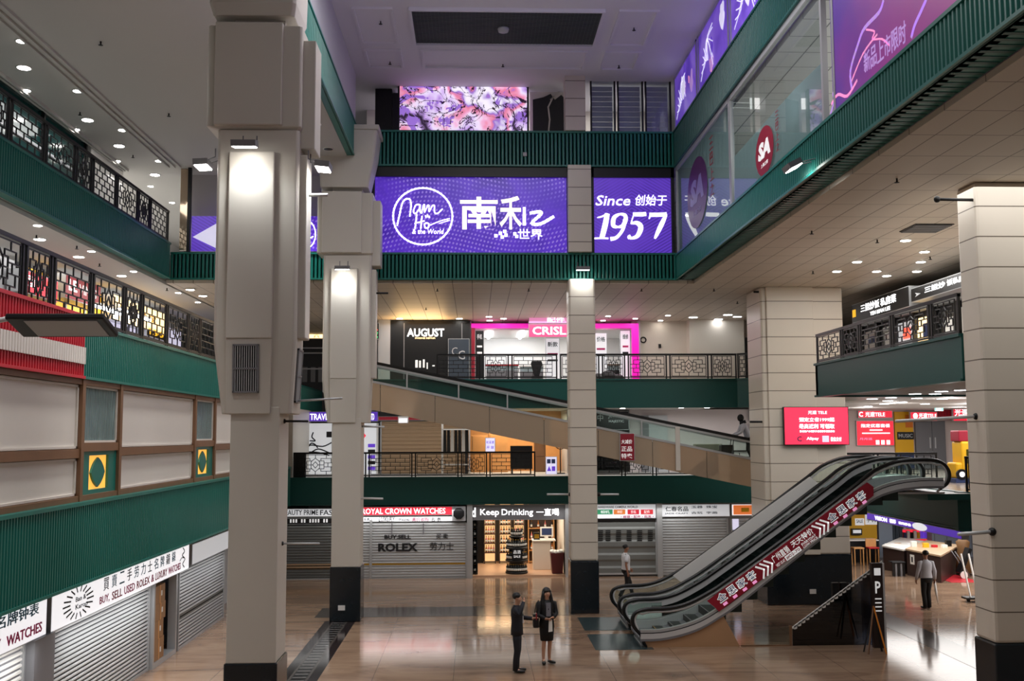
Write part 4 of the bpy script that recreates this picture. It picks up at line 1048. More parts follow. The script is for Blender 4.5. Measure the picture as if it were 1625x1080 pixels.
sign('blank pale sign panel at the far end of the left row', leftw(XS, 27.98, 2.0), 4.6, .55, 'litgrey', [], .5)
shutter('bright lit roller shutter under the WATCHES sign', leftw(XS - .15, 11.2, .0), 6.9, 1.95, 'white', gap='grey')
shutter('long steel roller shutter under the starburst watch sign', leftw(XS - .12, 19.0, .0), 5.75, 1.94, pitch=.085, gap='dark')
shutter('steel roller shutter under the blank pale sign', leftw(XS - .06, 26.9, .0), 4.8, 1.98, pitch=.085, gap='dark', bands=((.75, .86, 'shutter_d'),))
q = MB().box(-7.75, -7.45, 18.1, 18.95, 0, 1.96, M['grey']); struct(q, 'wall_left', 'grey pier between the two lit watch shops', 'wall')
r = thing('door_1', 'narrow recessed glass doorway holding stacked cartons', 'doorway', (-7.6, 25.8, 0), kind='structure')
q = MB()
for y in (24.8, 26.6): q.box(-7.7, -7.5, y, y + .1, 0, 1.95, M['alu'])
q.box(-8.1, -7.5, 24.9, 26.6, 0, .12, M['alu']); q.build('frame', r)
MB().box(-8.1, -8.05, 24.9, 26.6, .12, 1.95, M['dark']).build('back_panel', r)
base = None
for i, (y, z, s, sh, lab) in enumerate(((25.35, .12, .8, .5, 'lowest brown carton in the narrow doorway on the left'), (25.3, .62, .75, .42, 'second brown carton from the floor in the narrow doorway'), (25.42, 1.04, .8, .4, 'third brown carton from the floor in the narrow doorway'), (25.35, 1.44, .8, .42, 'topmost brown carton in the narrow doorway'))):
    r = thing('carton', lab, 'box', (-7.72, y, z), 'cartons stacked in the doorway')
    MB().box(-8.0, -7.53, y - s / 2, y + s / 2, z, z + sh, M['card']).build('body', r, .01)
    MB().box(-7.532, -7.525, y - .03, y + .03, z, z + sh, M['lwood']).build('tape', r)
    MB().box(-7.53, -7.525, y + .08, y + .16, z + .16, z + .28, M['paper']).build('label_sticker', r)
for i, (x, y, z, pw, c) in enumerate(((-7.0, 15.5, 1.9, 30, (1, 1, 1)), (-6.95, 22, 1.9, 36, (1, 1, 1)), (-6.95, 29, 1.95, 14, (1, 1, 1)))):
    lamp('AREA', 'sign_glow', (x - .2, y, z), pw, c, 5, .15, target=(-7.6, y, .3))
# ---- ground floor shops at the back
YF = 39.8
def bx(u): return at(u, 850, Y=YF).x
def bz(v): return at(700, v, Y=YF).z
def bsign(label, u0, v0, u1, v1, face, lines, depth=.15, name='shop_sign', Y=YF, group=None, frame='alu'):
    a = at(u0, v1, Y=Y); b = at(u1, v0, Y=Y); f = back(Y, a.x, a.z); w = b.x - a.x; h = b.z - a.z; T = []
    for t in lines:
        x0, y0 = P2(f, t[1], t[4]); x1, y1 = P2(f, t[3], t[2]); T.append((t[0], x0, y0, x1 - x0, y1 - y0, t[5]) + tuple(t[6:]))
    return sign(label, f, w, h, face, T, depth, frame, name, group)
def bshut(label, u0, v0, u1, v1, m='shutter', Y=YF, **k):
    a = at(u0, v1, Y=Y); b = at(u1, v0, Y=Y)
    return shutter(label, back(Y, a.x, a.z), b.x - a.x, b.z - a.z, m, **k)
M['pinksign'] = mat('pink_sign', (232, 84, 136), .4, emit=.4)
M['slate'] = mat('slate_panel', (52, 62, 74), .4)
M['litgreen'] = mat('green_lit', (40, 190, 110), .4, emit=1.0)
M['oxblood'] = mat('oxblood_sign', (150, 20, 40), .4, emit=.25)
M['redlit'] = mat('red_lit_sign', (214, 40, 60), .4, emit=.8)
bsign('white sign strip with black lettering left of the second column', 443, 806, 572, 820, 'litgrey', [('BEAUTY PRIME', 448, 808.5, 505, 817, 'ink', .01), ('FASHION', 508, 808.5, 560, 817, 'ink', .01)])
bsign('black sign strip with small white lettering left of the second column', 443, 820.5, 572, 832, 'black', [('▪▪  ▪▪▪  ▪▪  ▪▪▪▪  ▪▪', 447, 823, 520, 829, 'whiteprint')])
bshut('dull steel roller shutter half hidden behind the second boxed column', 443, 833, 572, 921, 'shutter_d', bands=((.42, .62, 'shutter_b'),))
bsign('red and white sign reading ROYAL CROWN WATCHES', 570, 803, 721, 818, 'redlit', [('ROYAL CROWN WATCHES', 574, 805.5, 707, 815.5, 'litb', .012)])
bsign('white lit strip with small lettering below the red crown watches sign', 570, 818.5, 738, 828, 'lit', [('• 买卖 •', 574, 821, 590, 826, 'ink'), ('LUXURY', 601, 819.5, 627, 827, 'ink', .01, .2), ('Watches', 632, 821, 650, 826, 'ink'), ('高价收购', 654, 820.5, 680, 826.5, 'magprint'), ('名 表', 684, 820.5, 700, 826.5, 'ink')])
r = bshut('steel roller shutter printed with ROLEX and a yellow stripe', 570, 828.5, 741, 920, bands=((.55, .62, 'gold'),))
f = back(YF - .03, 0, 0)
q = MB()
for t, u0, v0, u1, v1, b in (('BUY.SELL', 610, 848, 652, 855, .035), ('ROLEX', 600, 861, 663, 875, .04)):
    x0, y0 = P2(f, u0, v1); x1, y1 = P2(f, u1, v0); MB().text(t, f, x0, y0, x1 - x0, y1 - y0, M['ink'], 0, .008, b).build('lettering', r)
q = MB()
for t, u0, v0, u1, v1 in (('买.卖', 692, 846, 711, 855), ('劳力士', 682, 860, 720, 873)):
    x0, y0 = P2(f, u0, v1); x1, y1 = P2(f, u1, v0); MB().text(t, f, x0, y0, x1 - x0, y1 - y0, M['ink'], 0, .008, .004).build('lettering', r)
MB().fbox(f, *(P2(f, 586, 919)[0], P2(f, 590, 919)[0]), .02, 2.2, -.02, .03, M['alu']).build('mullion', r)
for k, u in enumerate((622, 672)):
    x, z = P2(f, u, 830); MB().fbox(f, x - .02, x + .02, z - .4, z, 0, .03, M['grey']).build('hook', r)
p = at(729, 814, Y=39.6)
r = thing('loudspeaker', 'black octagonal loudspeaker box between the watch sign and the drinks shop', 'loudspeaker', p)
MB().box(p.x - .28, p.x + .24, 39.55, 39.8, p.z - .28, p.z + .26, M['lgrey']).build('bracket_plate', r)
f = back(39.55, p.x - .02, p.z); MB().poly(f, [(.22 * math.cos(math.pi / 8 + i * math.pi / 4), .22 * math.sin(math.pi / 8 + i * math.pi / 4)) for i in range(8)], 0, .12, M['black']).build('grille', r)
struct(MB().box(bx(741), bx(750), 39.65, 40.2, 0, 2.78, M['alu']), 'trim_%d' % NB[0], 'pale metal pier left of the drinks shop', 'pier'); NB[0] += 1
# drinks shop
bsign('grey sign with lit white letters reading Keep Drinking', 747, 800, 899, 825, 'grey', [('Keep', 762, 807, 792, 820, 'litb', .012), ('Drinking', 796, 807, 846, 820, 'litb', .012), ('一直喝', 851, 806, 887, 818, 'litb', .01), ('d', 748, 805, 755, 820, 'litb', .03)])
r = bsign('thin lit underline below the word on the drinks shop sign', 795, 821, 846, 822.5, 'litb', [], .04) if False else None
x0, x1 = bx(748), bx(897)
struct(MB().box(x0, x1, 40, 44.5, 0.0, .06, mat('shop_floor', (206, 164, 132), .3)), 'floor', 'warm lit floor of the drinks shop', 'floor')
struct(MB().box(x0 - .1, x0, 40, 44.5, 0, 2.78, M['dark']).box(x1, x1 + .1, 40, 44.5, 0, 2.78, M['wall']).box(x0, x1, 44.4, 44.5, 0, 2.78, M['dark']), 'wall_back', 'inner walls of the drinks shop', 'wall')
lamp('AREA', 'shop_lamp', ((x0 + x1) / 2, 41.5, 2.65), 95, (1, .86, .68), 3, 2)
lamp('AREA', 'shop_lamp', (x0 + 1.0, 43.5, 2.4), 18, (1, .7, .4), 1.5, .3)
def bottle(label, x, y, z, h, m, group, r=.042, first=None):
    if first is not None: return copy_tree(first, (x, y, z), label)
    t = thing('bottle', label, 'bottle', (x, y, z), group)
    MB().lathe([(r, 0), (r, h * .55), (r * .9, h * .62), (r * .35, h * .74), (r * .35, h * .95)], (x, y, z), M[m], 8).build('body', t)
    MB().lathe([(r * .42, h * .9), (r * .42, h)], (x, y, z), M['gold'], 8).build('cap', t)
    MB().lathe([(r * 1.03, h * .15), (r * 1.03, h * .45)], (x, y, z), M['paper'], 8).build('label_band', t)
    return t
M['amber'] = mat('amber_glass', (190, 110, 40), .15); M['bglass'] = mat('dark_bottle_glass', (24, 26, 22), .12); M['pinkb'] = mat('rose_glass', (220, 130, 130), .15)
protos = {}
def put_bottle(kind, label, x, y, z, h, group):
    if kind in protos: return bottle(label, x, y, z, h, kind, group, first=protos[kind])
    protos[kind] = bottle(label, x, y, z, h, kind, group)
def shelf_unit(label, x0, x1, y, h, n, m, back_m='dark', dp=.35):
    r = thing('shelf_unit', label, 'shelf', ((x0 + x1) / 2, y, .06))
    MB().box(x0, x1, y + dp - .03, y + dp, .06, h, M[back_m]).build('back_panel', r)
    for x in (x0, x1 - .04): MB().box(x, x + .04, y, y + dp, .06, h, M[m]).build('side_panel', r)
    zs = []
    for i in range(n):
        z = .1 + (h - .2) * i / n; MB().box(x0 + .04, x1 - .04, y, y + dp - .03, z, z + .03, M[m]).build('shelf', r); zs.append(z + .03)
    return zs
M['dwood'] = mat('dark_wood', (60, 42, 34), .5)
for si, (u0, u1, lab, kinds, bm) in enumerate(((768, 787, 'tall lit bottle shelf at the left of the drinks shop', ('amber', 'pinkb'), 'litwood'), (792, 812, 'lit bottle shelf in the middle of the drinks shop', ('amber', 'bglass'), 'litwood'), (815, 833, 'pink lit bottle shelf at the back of the drinks shop', ('pinkb', 'bglass'), 'litwood'))):
    if 'litwood' not in M: M['litwood'] = mat('backlit_shelf_panel', (240, 190, 130), .5, emit=.9)
    a = at(u0, 860, Y=43.6).x; b = at(u1, 860, Y=43.6).x
    zs = shelf_unit(lab, a, b, 43.6, 2.5, 6, 'dwood', bm)
    wh = ('left tall', 'middle', 'pink')[si]
    for j, z in enumerate(zs[1:]):
        nb = 4
        for k in range(nb):
            put_bottle(kinds[(j + k) % 2], '%s bottle from the left on shelf %s of the %s bottle shelf' % (ORD[k], ('one', 'two', 'three', 'four', 'five')[j], wh), a + .1 + (b - a - .2) * k / (nb - 1), 43.72, z, .3, 'bottles on the %s shelf of the drinks shop' % wh)
a = at(749, 860, Y=40.4).x
zs = shelf_unit('narrow black shelf of bottles by the left door jamb of the drinks shop', a, a + .22, 40.3, 2.6, 7, 'black', 'dark', .9)
for j, z in enumerate(zs): put_bottle('bglass', '%s bottle from the floor on the narrow black door shelf' % ORD[j], a + .11, 40.42, z, .3, 'bottles on the narrow door shelf')
struct(MB().box(at(757, 860, Y=44).x, at(767, 860, Y=44).x, 43.8, 44.3, .06, 2.6, M['black']), 'trim_%d' % NB[0], 'black frame strip beside the left bottle shelf', 'frame'); NB[0] += 1
# round display stand
p = at(820, 909, Z=.06); cx, cy = p.x, 40.6
r = thing('display_stand', 'round black tiered bottle stand in the doorway of the drinks shop', 'stand', (cx, cy, .06))
for z, rad, nm in ((.06, .42, 'base_tier'), (.52, .42, 'middle_tier'), (1.0, .42, 'upper_tier'), (1.42, .26, 'top_tier')):
    MB().lathe([(rad, z), (rad + .02, z + .02), (rad + .02, z + .06), (rad, z + .08)], (cx, cy, 0), M['black'], 20).build(nm, r)
MB().lathe([(.3, .06), (.3, 1.0), (.14, 1.02), (.14, 1.45)], (cx, cy, 0), M['black'], 20).build('core', r)
f = back(cy - .46, cx, .8); q = MB(); q.text('品酒', f, -.14, .05, .28, .13, M['whiteprint'], 0, .006, .005); q.text('SALE', f, -.13, -.1, .26, .09, M['whiteprint'], 0, .006, .01); q.build('lettering', r)
MB().fbox(f, -.2, .2, -.2, .22, -.04, -.002, M['black']).build('plate', r)
for ti, (z, rad, n, wh) in enumerate(((.14, .37, 14, 'lowest'), (.60, .37, 12, 'second'), (1.08, .36, 12, 'third'), (1.50, .2, 7, 'topmost'))):
    for k in range(n):
        a = -math.pi * (k + .5) / n
        put_bottle('bglass', '%s dark bottle from the right on the %s tier of the round stand' % (ORD[k], wh), cx + rad * math.cos(a), cy + rad * math.sin(a) * .98, z, .3, 'bottles on the round stand')
# counter with till
a = at(846, 900, Y=41.6).x; b = at(874, 900, Y=41.6).x
r = thing('counter', 'pale box counter inside the drinks shop', 'counter', ((a + b) / 2, 41.8, .06))
MB().box(a, b, 41.5, 42.2, .06, 1.18, M['cream']).build('body', r, .01); MB().box(a - .03, b + .2, 41.45, 42.25, 1.18, 1.22, M['white']).build('worktop', r)
r = thing('card_terminal', 'white screen terminal on the pale counter of the drinks shop', 'terminal', ((a + b) / 2 + .2, 41.8, 1.22))
MB().box(a + .5, a + .62, 41.7, 41.85, 1.22, 1.35, M['white']).build('foot', r); q = MB(); q.box(a + .3, a + .82, 41.68, 41.74, 1.35, 1.72, M['white']); q.build('screen_housing', r); MB().box(a + .36, a + .76, 41.67, 41.685, 1.4, 1.67, M['navy']).build('screen', r)
r = thing('gift_box', 'small dark gift box on the left of the pale counter', 'box', (a + .15, 41.8, 1.22)); MB().box(a + .03, a + .28, 41.65, 41.9, 1.22, 1.5, M['black']).build('body', r, .01); MB().box(a + .06, a + .25, 41.64, 41.655, 1.28, 1.44, M['gold']).build('front_label', r)
# shelf right with products
zs = shelf_unit('shelf of products behind the counter of the drinks shop', at(838, 860, Y=43.6).x, at(880, 860, Y=43.6).x, 43.6, 2.5, 5, 'lwood', 'dwood')
for j, z in enumerate(zs[1:]):
    for k in range(4):
        put_bottle(('amber', 'pinkb', 'bglass')[(j + k) % 3], '%s bottle from the left on row %s behind the counter' % (ORD[k], ('one', 'two', 'three', 'four')[j]), at(838, 860, Y=43.6).x + .15 + .29 * k, 43.72, z, .3, 'bottles behind the counter')
p = at(886, 912, Z=.06); x = p.x
r = thing('rubbish_bin', 'dark red rubbish bin with white liner at the right of the drinks shop', 'bin', (x, 40.5, .06))
MB().add([(x + sx * w, 40.5 + sy * w, z) for z, w in ((.06, .2), (.85, .26)) for sx, sy in ((-1, -1), (1, -1), (1, 1), (-1, 1))], [(3, 2, 1, 0), (4, 5, 6, 7), (0, 1, 5, 4), (1, 2, 6, 5), (2, 3, 7, 6), (3, 0, 4, 7)], M['crimson'] if False else mat('brown_red_plastic', (84, 26, 30), .4)).build('body', r, .01)
q = MB(); R = random.Random(2)
for k in range(10):
    an = k * math.pi / 5; q.ball((x + .2 * math.cos(an), 40.5 + .2 * math.sin(an), .86 + .04 * R.random()), .09, .09, .07, M['paper'], 7, 5)
q.build('liner', r)
struct(MB().box(bx(897), bx(908), 39.7, 40.3, 0, 2.78, M['alu']), 'trim_%d' % NB[0], 'silver pier right of the drinks shop', 'pier'); NB[0] += 1
# shops right of the slim column
r = bsign('pale sign with green, orange and red name plates right of the slim column', 908, 799, 1041, 823, 'litgrey', [('HARDWARE CAMERA WORLD', 949, 802, 1012, 806, 'ink', .01), ('• 修理 • 配件 • 批发 •', 985, 817, 1037, 821.5, 'magprint')])
f = back(YF - .01, 0, 0)
for i, (u0, u1, c, tx) in enumerate(((948, 972, (40, 130, 90), '相机'), (974, 992, (200, 110, 40), '冲印'), (996, 1014, (190, 30, 50), '手机'), (1017, 1036, (200, 40, 50), '配件'))):
    x0, z0 = P2(f, u0, 815.5); x1, z1 = P2(f, u1, 808); q = MB(); q.fbox(f, x0, x1, z0, z1, 0, .02, mat('name_plate', c, .4, emit=.3)); q.text(tx, f, x0 + .12, z0 + .03, x1 - x0 - .24, z1 - z0 - .06, M['whiteprint'], .02, .006); q.build('name_plate', r)
r = bshut('grey metal door with rows of louvre slots right of the slim column', 908, 828, 1042, 912, 'shutter_d', pitch=.6)
f = back(YF - .025, 0, 0); q = MB()
for i in range(6):
    u = 944 + i * 16.8 if i else 949
    for j in range(6):
        x0, z0 = P2(f, u, 841 + j * 3); q.fbox(f, x0, x0 + .19, z0 - .035, z0, 0, .012, M['black'])
q.build('louvre_slots', r)
struct(MB().box(bx(1042), bx(1050), 39.6, 40.1, 0, 2.78, M['alu']), 'trim_%d' % NB[0], 'metal pier between the two grey shutters', 'pier'); NB[0] += 1
bsign('pale sign with four dark characters left of the big escalator', 1050, 799, 1158, 820, 'litgrey', [('仁春名品', 1056, 803, 1092, 811, 'ink', .015), ('JADE CRAFT', 1055, 813, 1092, 816, 'ink'), ('玉器  珠宝', 1097, 801.5, 1138, 806, 'ink'), ('古玩  字画', 1097, 811, 1138, 815, 'ink')])
bshut('pale roller shutter left of the big escalator', 1050, 822, 1155, 912, 'shutter')
bsign('orange and white lit food sign behind the escalator', 1161, 799, 1225, 818, 'lit', [('粥面', 1188, 803, 1206, 812, 'magprint', .01)])
f = back(YF - .01, 0, 0); x0, z0 = P2(f, 1164, 816); x1, z1 = P2(f, 1194, 801)
tag(MB().fbox(f, x0, x1, z0, z1, 0, .03, mat('orange_print', (226, 120, 60), .4, emit=.5)).fbox(f, x0 + .3, x0 + .6, z0 + .1, z1 - .1, .03, .04, M['yellow']).build('food_picture'), 'orange food picture at the left of the white food sign', 'picture')
bshut('pale shutter panel behind the escalator truss', 1161, 822, 1232, 912, 'shutter')
tag(MB().fbox(f, *(P2(f, 1162, 835)[0], P2(f, 1172, 835)[0]), P2(f, 1162, 840)[1], P2(f, 1162, 823)[1], .03, .04, M['litlav']).build('notice'), 'small pale notice taped beside the food sign', 'notice')
struct(MB().box(-7.1, 12.2, 44.6, 44.9, 0, 2.8, M['lgrey']), 'wall_back', 'wall behind the ground level shops at the back', 'wall')
# ---- second level shops at the back
Y2 = 43.6
bsign('purple lit sign reading TRAVEL above the white poster shop', 440, 652.5, 600, 669, 'purple', [('TRAVEL', 492, 656, 526, 666, 'litb', .012), ('LTD', 586, 656, 594, 666, 'litb', .012), ('百合', 470, 656, 484, 666, 'litb')], Y=Y2)
a = at(457, 750, Y=Y2); b = at(600, 671, Y=Y2); f = back(Y2, a.x, 3.8)
r = thing('shop_window', 'white lit window with black line drawings under the purple travel sign', 'shop window', f.p((b.x - a.x) / 2, 0, 0))
MB().fbox(f, 0, b.x - a.x, 0, b.z - 3.8, -.06, 0, M['litgrey']).build('panel', r)
q = MB()
for u in (459, 528, 572, 599): x = P2(f, u, 700)[0]; q.fbox(f, x - .04, x + .04, 0, b.z - 3.8, 0, .05, M['white'])
q.build('frame', r)
q = MB()
for pts in ([(474, 675), (474, 682)], [(497, 686), (495, 693), (500, 699), (492, 699)], [(468, 703), (482, 716), (492, 706), (512, 708), (526, 702)], [(470, 712), (478, 706), (490, 718), (505, 712), (522, 718)], [(489, 709), (494, 703), (500, 705), (504, 710)], [(468, 718), (500, 717), (522, 722)]):
    q.stroke(f, smooth([P2(f, *k) for k in pts]), .05, M['ink'], 0, .01)
x, z = P2(f, 523, 689); q.fbox(f, x - .13, x + .13, z - .12, z + .12, 0, .01, M['ink'])
q.build('line_drawing', r)
q = MB(); x, z = P2(f, 576, 691); q.poly(f, [(x, z - .16), (x + .13, z), (x, z + .16), (x - .13, z)], 0, .012, M['redlit']); q.build('diamond_sticker', r)
q = MB()
for k in range(5): x, z = P2(f, 584, 704 + k * 9); q.fbox(f, x - .0, x + .3, z - .14, z, 0, .012, M['ink'] if k % 2 else M['purple'])
q.build('black_stickers', r)
bshut('wide beige roller shutter on the second level at the back', 603, 668, 741, 757, 'shutter_b', Y=Y2, pitch=.16)
bsign('dark red sign half hidden below the moving walkway', 600, 660, 690, 667, 'oxblood', [('AB', 636, 661, 648, 666, 'whiteprint')], Y=Y2)
# wood lit shop
a = at(742, 750, Y=43.4).x; b = at(900, 750, Y=43.4).x
struct(MB().box(a, b, 46.2, 46.4, 3.8, 6.45, M['lwood']).box(a - .1, a, 43.2, 46.2, 3.8, 6.45, M['dark']).box(b, b + .1, 43.2, 46.2, 3.8, 6.45, M['lgrey']), 'wall_back', 'wood lined inner walls of the warm lit shop', 'wall')
lamp('AREA', 'shop_lamp', ((a + b) / 2, 44.3, 6.3), 130, (1, .8, .55), 3, 1.5)
for i, (u0, u1, v0, m, lab) in enumerate(((748, 774, 690, 'lwood', 'warm wood cabinet at the left of the lit back shop'), (776, 806, 688, 'lwood', 'tall pale wood partition in the lit back shop'), (848, 866, 700, 'wood', 'brown wood panel at the right of the lit back shop'))):
    x0 = at(u0, 720, Y=44.6).x; x1 = at(u1, 720, Y=44.6).x; zt = at(800, v0, Y=44.6).z
    r = thing('wood_cabinet', lab, 'cabinet', ((x0 + x1) / 2, 44.8, 3.8)); MB().box(x0, x1, 44.6, 45.1, 3.8, zt, M[m]).build('body', r, .01)
    for k in range(2): MB().box(x0 + .05, x1 - .05, 44.58, 44.6, 3.85 + k * (zt - 3.85) / 2, 3.8 + (k + 1) * (zt - 3.85) / 2, M[m]).build('door', r, .008)
bsign('pale lavender notice board hanging in the lit back shop', 770, 694, 786, 719, 'litlav', [('时 间 表', 772, 699, 784, 704, 'purple'), ('开 放', 772, 707, 784, 712, 'purple')], Y=43.5, name='notice_board')
r = thing('blackboard', 'dark board standing behind the railing of the lit back shop', 'board', (at(827, 740, Y=42.5).x, 42.5, 3.8)); x0 = at(810, 740, Y=42.5).x; x1 = at(845, 740, Y=42.5).x
MB().box(x0, x1, 42.5, 42.56, 4.0, 4.95, M['black']).build('panel', r)
for x in (x0 + .05, x1 - .1): MB().box(x, x + .05, 42.45, 42.7, 3.8, 4.0, M['black']).build('leg', r)
M['neonred'] = mat('red_neon', (255, 70, 50), .4, emit=2.0)
r = bsign('orange sign with red neon handwriting in the lit back shop', 826, 676, 874, 698, 'litw3' if 'litw3' in M else 'lwood', [('Hosen', 830, 678, 872, 690, 'neonred', .015, .2)], Y=44.0)
bsign('white standing poster with blue blocks at the right of the lit back shop', 866, 724, 884, 754, 'litlav', [('■■', 868, 728, 881, 735, 'navy'), ('▲■', 868, 739, 881, 747, 'purple')], Y=42.3, name='standing_poster')
p = at(889, 703, Y=42.6)
r = thing('standing_fan', 'black standing fan at the right end of the lit back shop', 'fan', (p.x, 42.6, 3.8)); MB().lathe([(.2, 3.8), (.2, 3.84)], (p.x, 42.6, 0), M['black']).build('base', r); MB().tube([(p.x, 42.6, 3.84), (p.x, 42.6, p.z)], .025, M['black']).build('pole', r)
q = MB(); f = back(42.5, p.x, p.z)
for k in range(12): q.fbar(f, (0, 0), (.24 * math.cos(k * math.pi / 6), .24 * math.sin(k * math.pi / 6)), .02, M['black'])
q.stroke(f, [(.24 * math.cos(k * math.pi / 12), .24 * math.sin(k * math.pi / 12)) for k in range(25)], .03, M['black']); q.build('fan_head', r)
# right of the slim column on the second level
bsign('dark green shop sign with pale outlined lettering behind the walkway glass', 900, 652, 998, 682, 'black', [('中', 948, 657, 957, 668, 'lgrey'), ('Jewellery', 965, 656, 994, 664, 'lgrey', .005, .2), ('MAJESTIC', 966, 666, 990, 671, 'lgrey')], Y=43.0)
r = thing('shop_window', 'dark smoked shop window behind the moving walkway', 'shop window', (at(950, 740, Y=43).x, 43, 3.8)); MB().box(at(905, 740, Y=43).x, at(990, 740, Y=43).x, 43.0, 43.1, 3.8, at(950, 684, Y=43).z, M['smoke']).build('glass', r); MB().box(at(905, 740, Y=43).x, at(990, 740, Y=43).x, 43.4, 43.5, 3.8, at(950, 684, Y=43).z, M['dark']).build('backing', r)
bsign('dark blue framed poster behind the slim column', 946, 679, 957, 706, 'navy', [('广告', 948, 688, 955, 694, 'whiteprint')], Y=42.84, name='poster')
bsign('standing banner of white characters on maroon beside the slim column', 984, 687, 1007, 731, 'crimson', [('大减价', 986, 697, 1003, 704, 'whiteprint', .01), ('正品', 986, 708, 1003, 716, 'whiteprint', .01), ('特卖', 986, 719, 1003, 727, 'whiteprint', .01)], Y=35.86, name='standing_banner')
for i, (u0, u1, m, lab) in enumerate(((1018, 1030, 'grey', 'narrow grey door panel on the lilac wall'), (1030, 1060, 'lgrey', 'wide pale grey door on the lilac wall'))):
    x0 = at(u0, 700, Y=43.9).x; x1 = at(u1, 700, Y=43.9).x
    r = thing('door_%d' % (i + 2), lab, 'door', ((x0 + x1) / 2, 43.9, 3.8), kind='structure'); MB().box(x0, x1, 43.9, 44.0, 3.8, 6.2, M[m]).build('leaf', r); MB().box(x1 - .15, x1 - .1, 43.85, 43.9, 4.7, 5.0, M['steel']).build('handle', r)
bshut('small white roller shutter left of the wide tiled column', 1190, 672, 1222, 718, 'white', Y=43.9)
r = bsign('small white notice with dark lettering above the white shutter', 1190, 649, 1222, 668, 'litgrey', [('通知', 1193, 653, 1200, 658, 'ink'), ('NOTICE', 1205, 661, 1216, 665, 'ink')], Y=43.85, name='notice_board')
# ---- third level shops at the back
Y3 = 42.3
r = thing('shopfront', 'black shopfront of the phone repair shop with the lit AUGUST sign', 'shopfront', (at(680, 600, Y=Y3).x, Y3, 7.3))
x0 = at(619, 560, Y=Y3).x; x1 = at(746, 560, Y=Y3).x
MB().box(x0, x1, Y3 + .05, Y3 + .2, 7.3, 10.1, M['black']).build('panel', r)
q = MB()
for u in (641, 733): x = at(u, 560, Y=Y3).x; q.box(x - .02, x + .02, Y3, Y3 + .05, 7.3, 10.0, M['grey'])
q.build('mullion', r)
f = back(Y3 + .04, 0, 0)
q = MB(); a = P2(f, 646, 534); b = P2(f, 705, 521); q.text('AUGUST', f, a[0], a[1], b[0] - a[0], b[1] - a[1], M['litb'], 0, .05, .025); a = P2(f, 659, 537.5); b = P2(f, 691, 535); q.text('PHONE REPAIR', f, a[0], a[1], b[0] - a[0], b[1] - a[1], M['litw'], 0, .04, .01); q.build('lettering', r)
lamp('AREA', 'sign_glow', ((x0 + x1) / 2 - .4, Y3 - .5, 9.5), 45, (1, .62, .25), 2, .4, target=((x0 + x1) / 2 - .4, Y3 - .9, 10.2))
q = MB()
for u0, u1, v0, v1 in ((659, 663, 571, 583), (665, 668, 572, 583), (671, 674, 570, 583), (677, 679, 575, 585), (686, 690, 579, 581)):
    a = P2(f, u0, v1); b = P2(f, u1, v0); q.fbox(f, a[0], b[0], a[1], b[1], 0, .01, M['whiteprint'])
q.build('white_marks', r)
bsign('dark grey panel with two interlocking pale letters beside the black shop', 711, 537, 745, 609, 'slate', [('C', 717, 551, 726, 563, 'lgrey', -.01), ('G', 727, 556, 738, 570, 'lgrey', .0)], Y=42.15, name='display_board')
r = thing('shopfront', 'magenta framed open shopfront under the pink sign', 'shopfront', (at(880, 600, Y=Y3).x, Y3, 7.3))
x0 = at(748, 560, Y=Y3).x; x1 = at(1014, 560, Y=Y3).x; zt = at(800, 513, Y=Y3).z; zb = at(800, 520, Y=Y3).z
MB().box(x0, x1, Y3, Y3 + .2, zb, zt, M['pink']).build('lit_header', r)
MB().box(x0, x0 + .15, Y3, Y3 + .2, 7.3, zb, M['crimson']).build('left_jamb', r)
MB().box(x1 - .28, x1, Y3, Y3 + .2, 7.3, zb, M['pink']).build('lit_jamb', r)
struct(MB().box(x0, x1, 46.5, 46.7, 7.3, 10.1, M['white']).box(x0 - .1, x0, 42.5, 46.5, 7.3, 10.1, M['lgrey']).box(x1, x1 + .1, 42.5, 46.5, 7.3, 10.1, M['lgrey']).box(x0, x1, 42.6, 46.5, 9.75, 9.85, M['white']), 'wall_back', 'white inner walls of the pink shop', 'wall')
lamp('AREA', 'shop_lamp', ((x0 + x1) / 2, 44.6, 9.7), 55, (1, .98, .96), 5, 2.5)
q = MB()
for u in (776, 828): x = at(u, 540, Y=44).x; q.box(x - .06, x + .06, 43.0, 46, 9.68, 9.75, M['lens2'])
tag(q.build('strip_light'), 'pair of white strip lights on the ceiling of the pink shop', 'light')
bsign('bright pink sign with white letters reading CRISL above the pink shop', 839, 514, 902, 535, 'pinksign', [('CRISL', 845, 518, 898, 531, 'litb', .02)], Y=41.6)
bsign('faint pink reflection-like upper half of the shop sign', 839, 500, 902, 513, 'pinkpr', [('配件', 868, 503, 896, 511, 'litb')], Y=41.62)
for i, (u0, u1, v0, lab, m, tx) in enumerate(((754, 768, 524, 'tall narrow black poster with white letters at the left of the pink shop', 'black', '手机'), (866, 888, 536, 'white product poster with pink blocks in the pink shop', 'litgrey', '新款'), (944, 963, 528, 'white price poster right of the slim column', 'litgrey', '价格'), (985, 1000, 524, 'narrow white poster with dark lettering beside the magenta jamb', 'litgrey', '维修'))):
    rr = bsign(lab, u0, v0, u1, 601, m, [(tx, u0 + 3, v0 + 6, u1 - 3, v0 + 14, 'whiteprint' if m == 'black' else 'ink', .01), ('▬▬', u0 + 3, v0 + 24, u1 - 3, v0 + 27, 'magprint' if i else 'whiteprint'), ('▬▬▬', u0 + 3, v0 + 34, u1 - 3, v0 + 37, 'ink' if m != 'black' else 'whiteprint')], Y=42.6, name='poster')
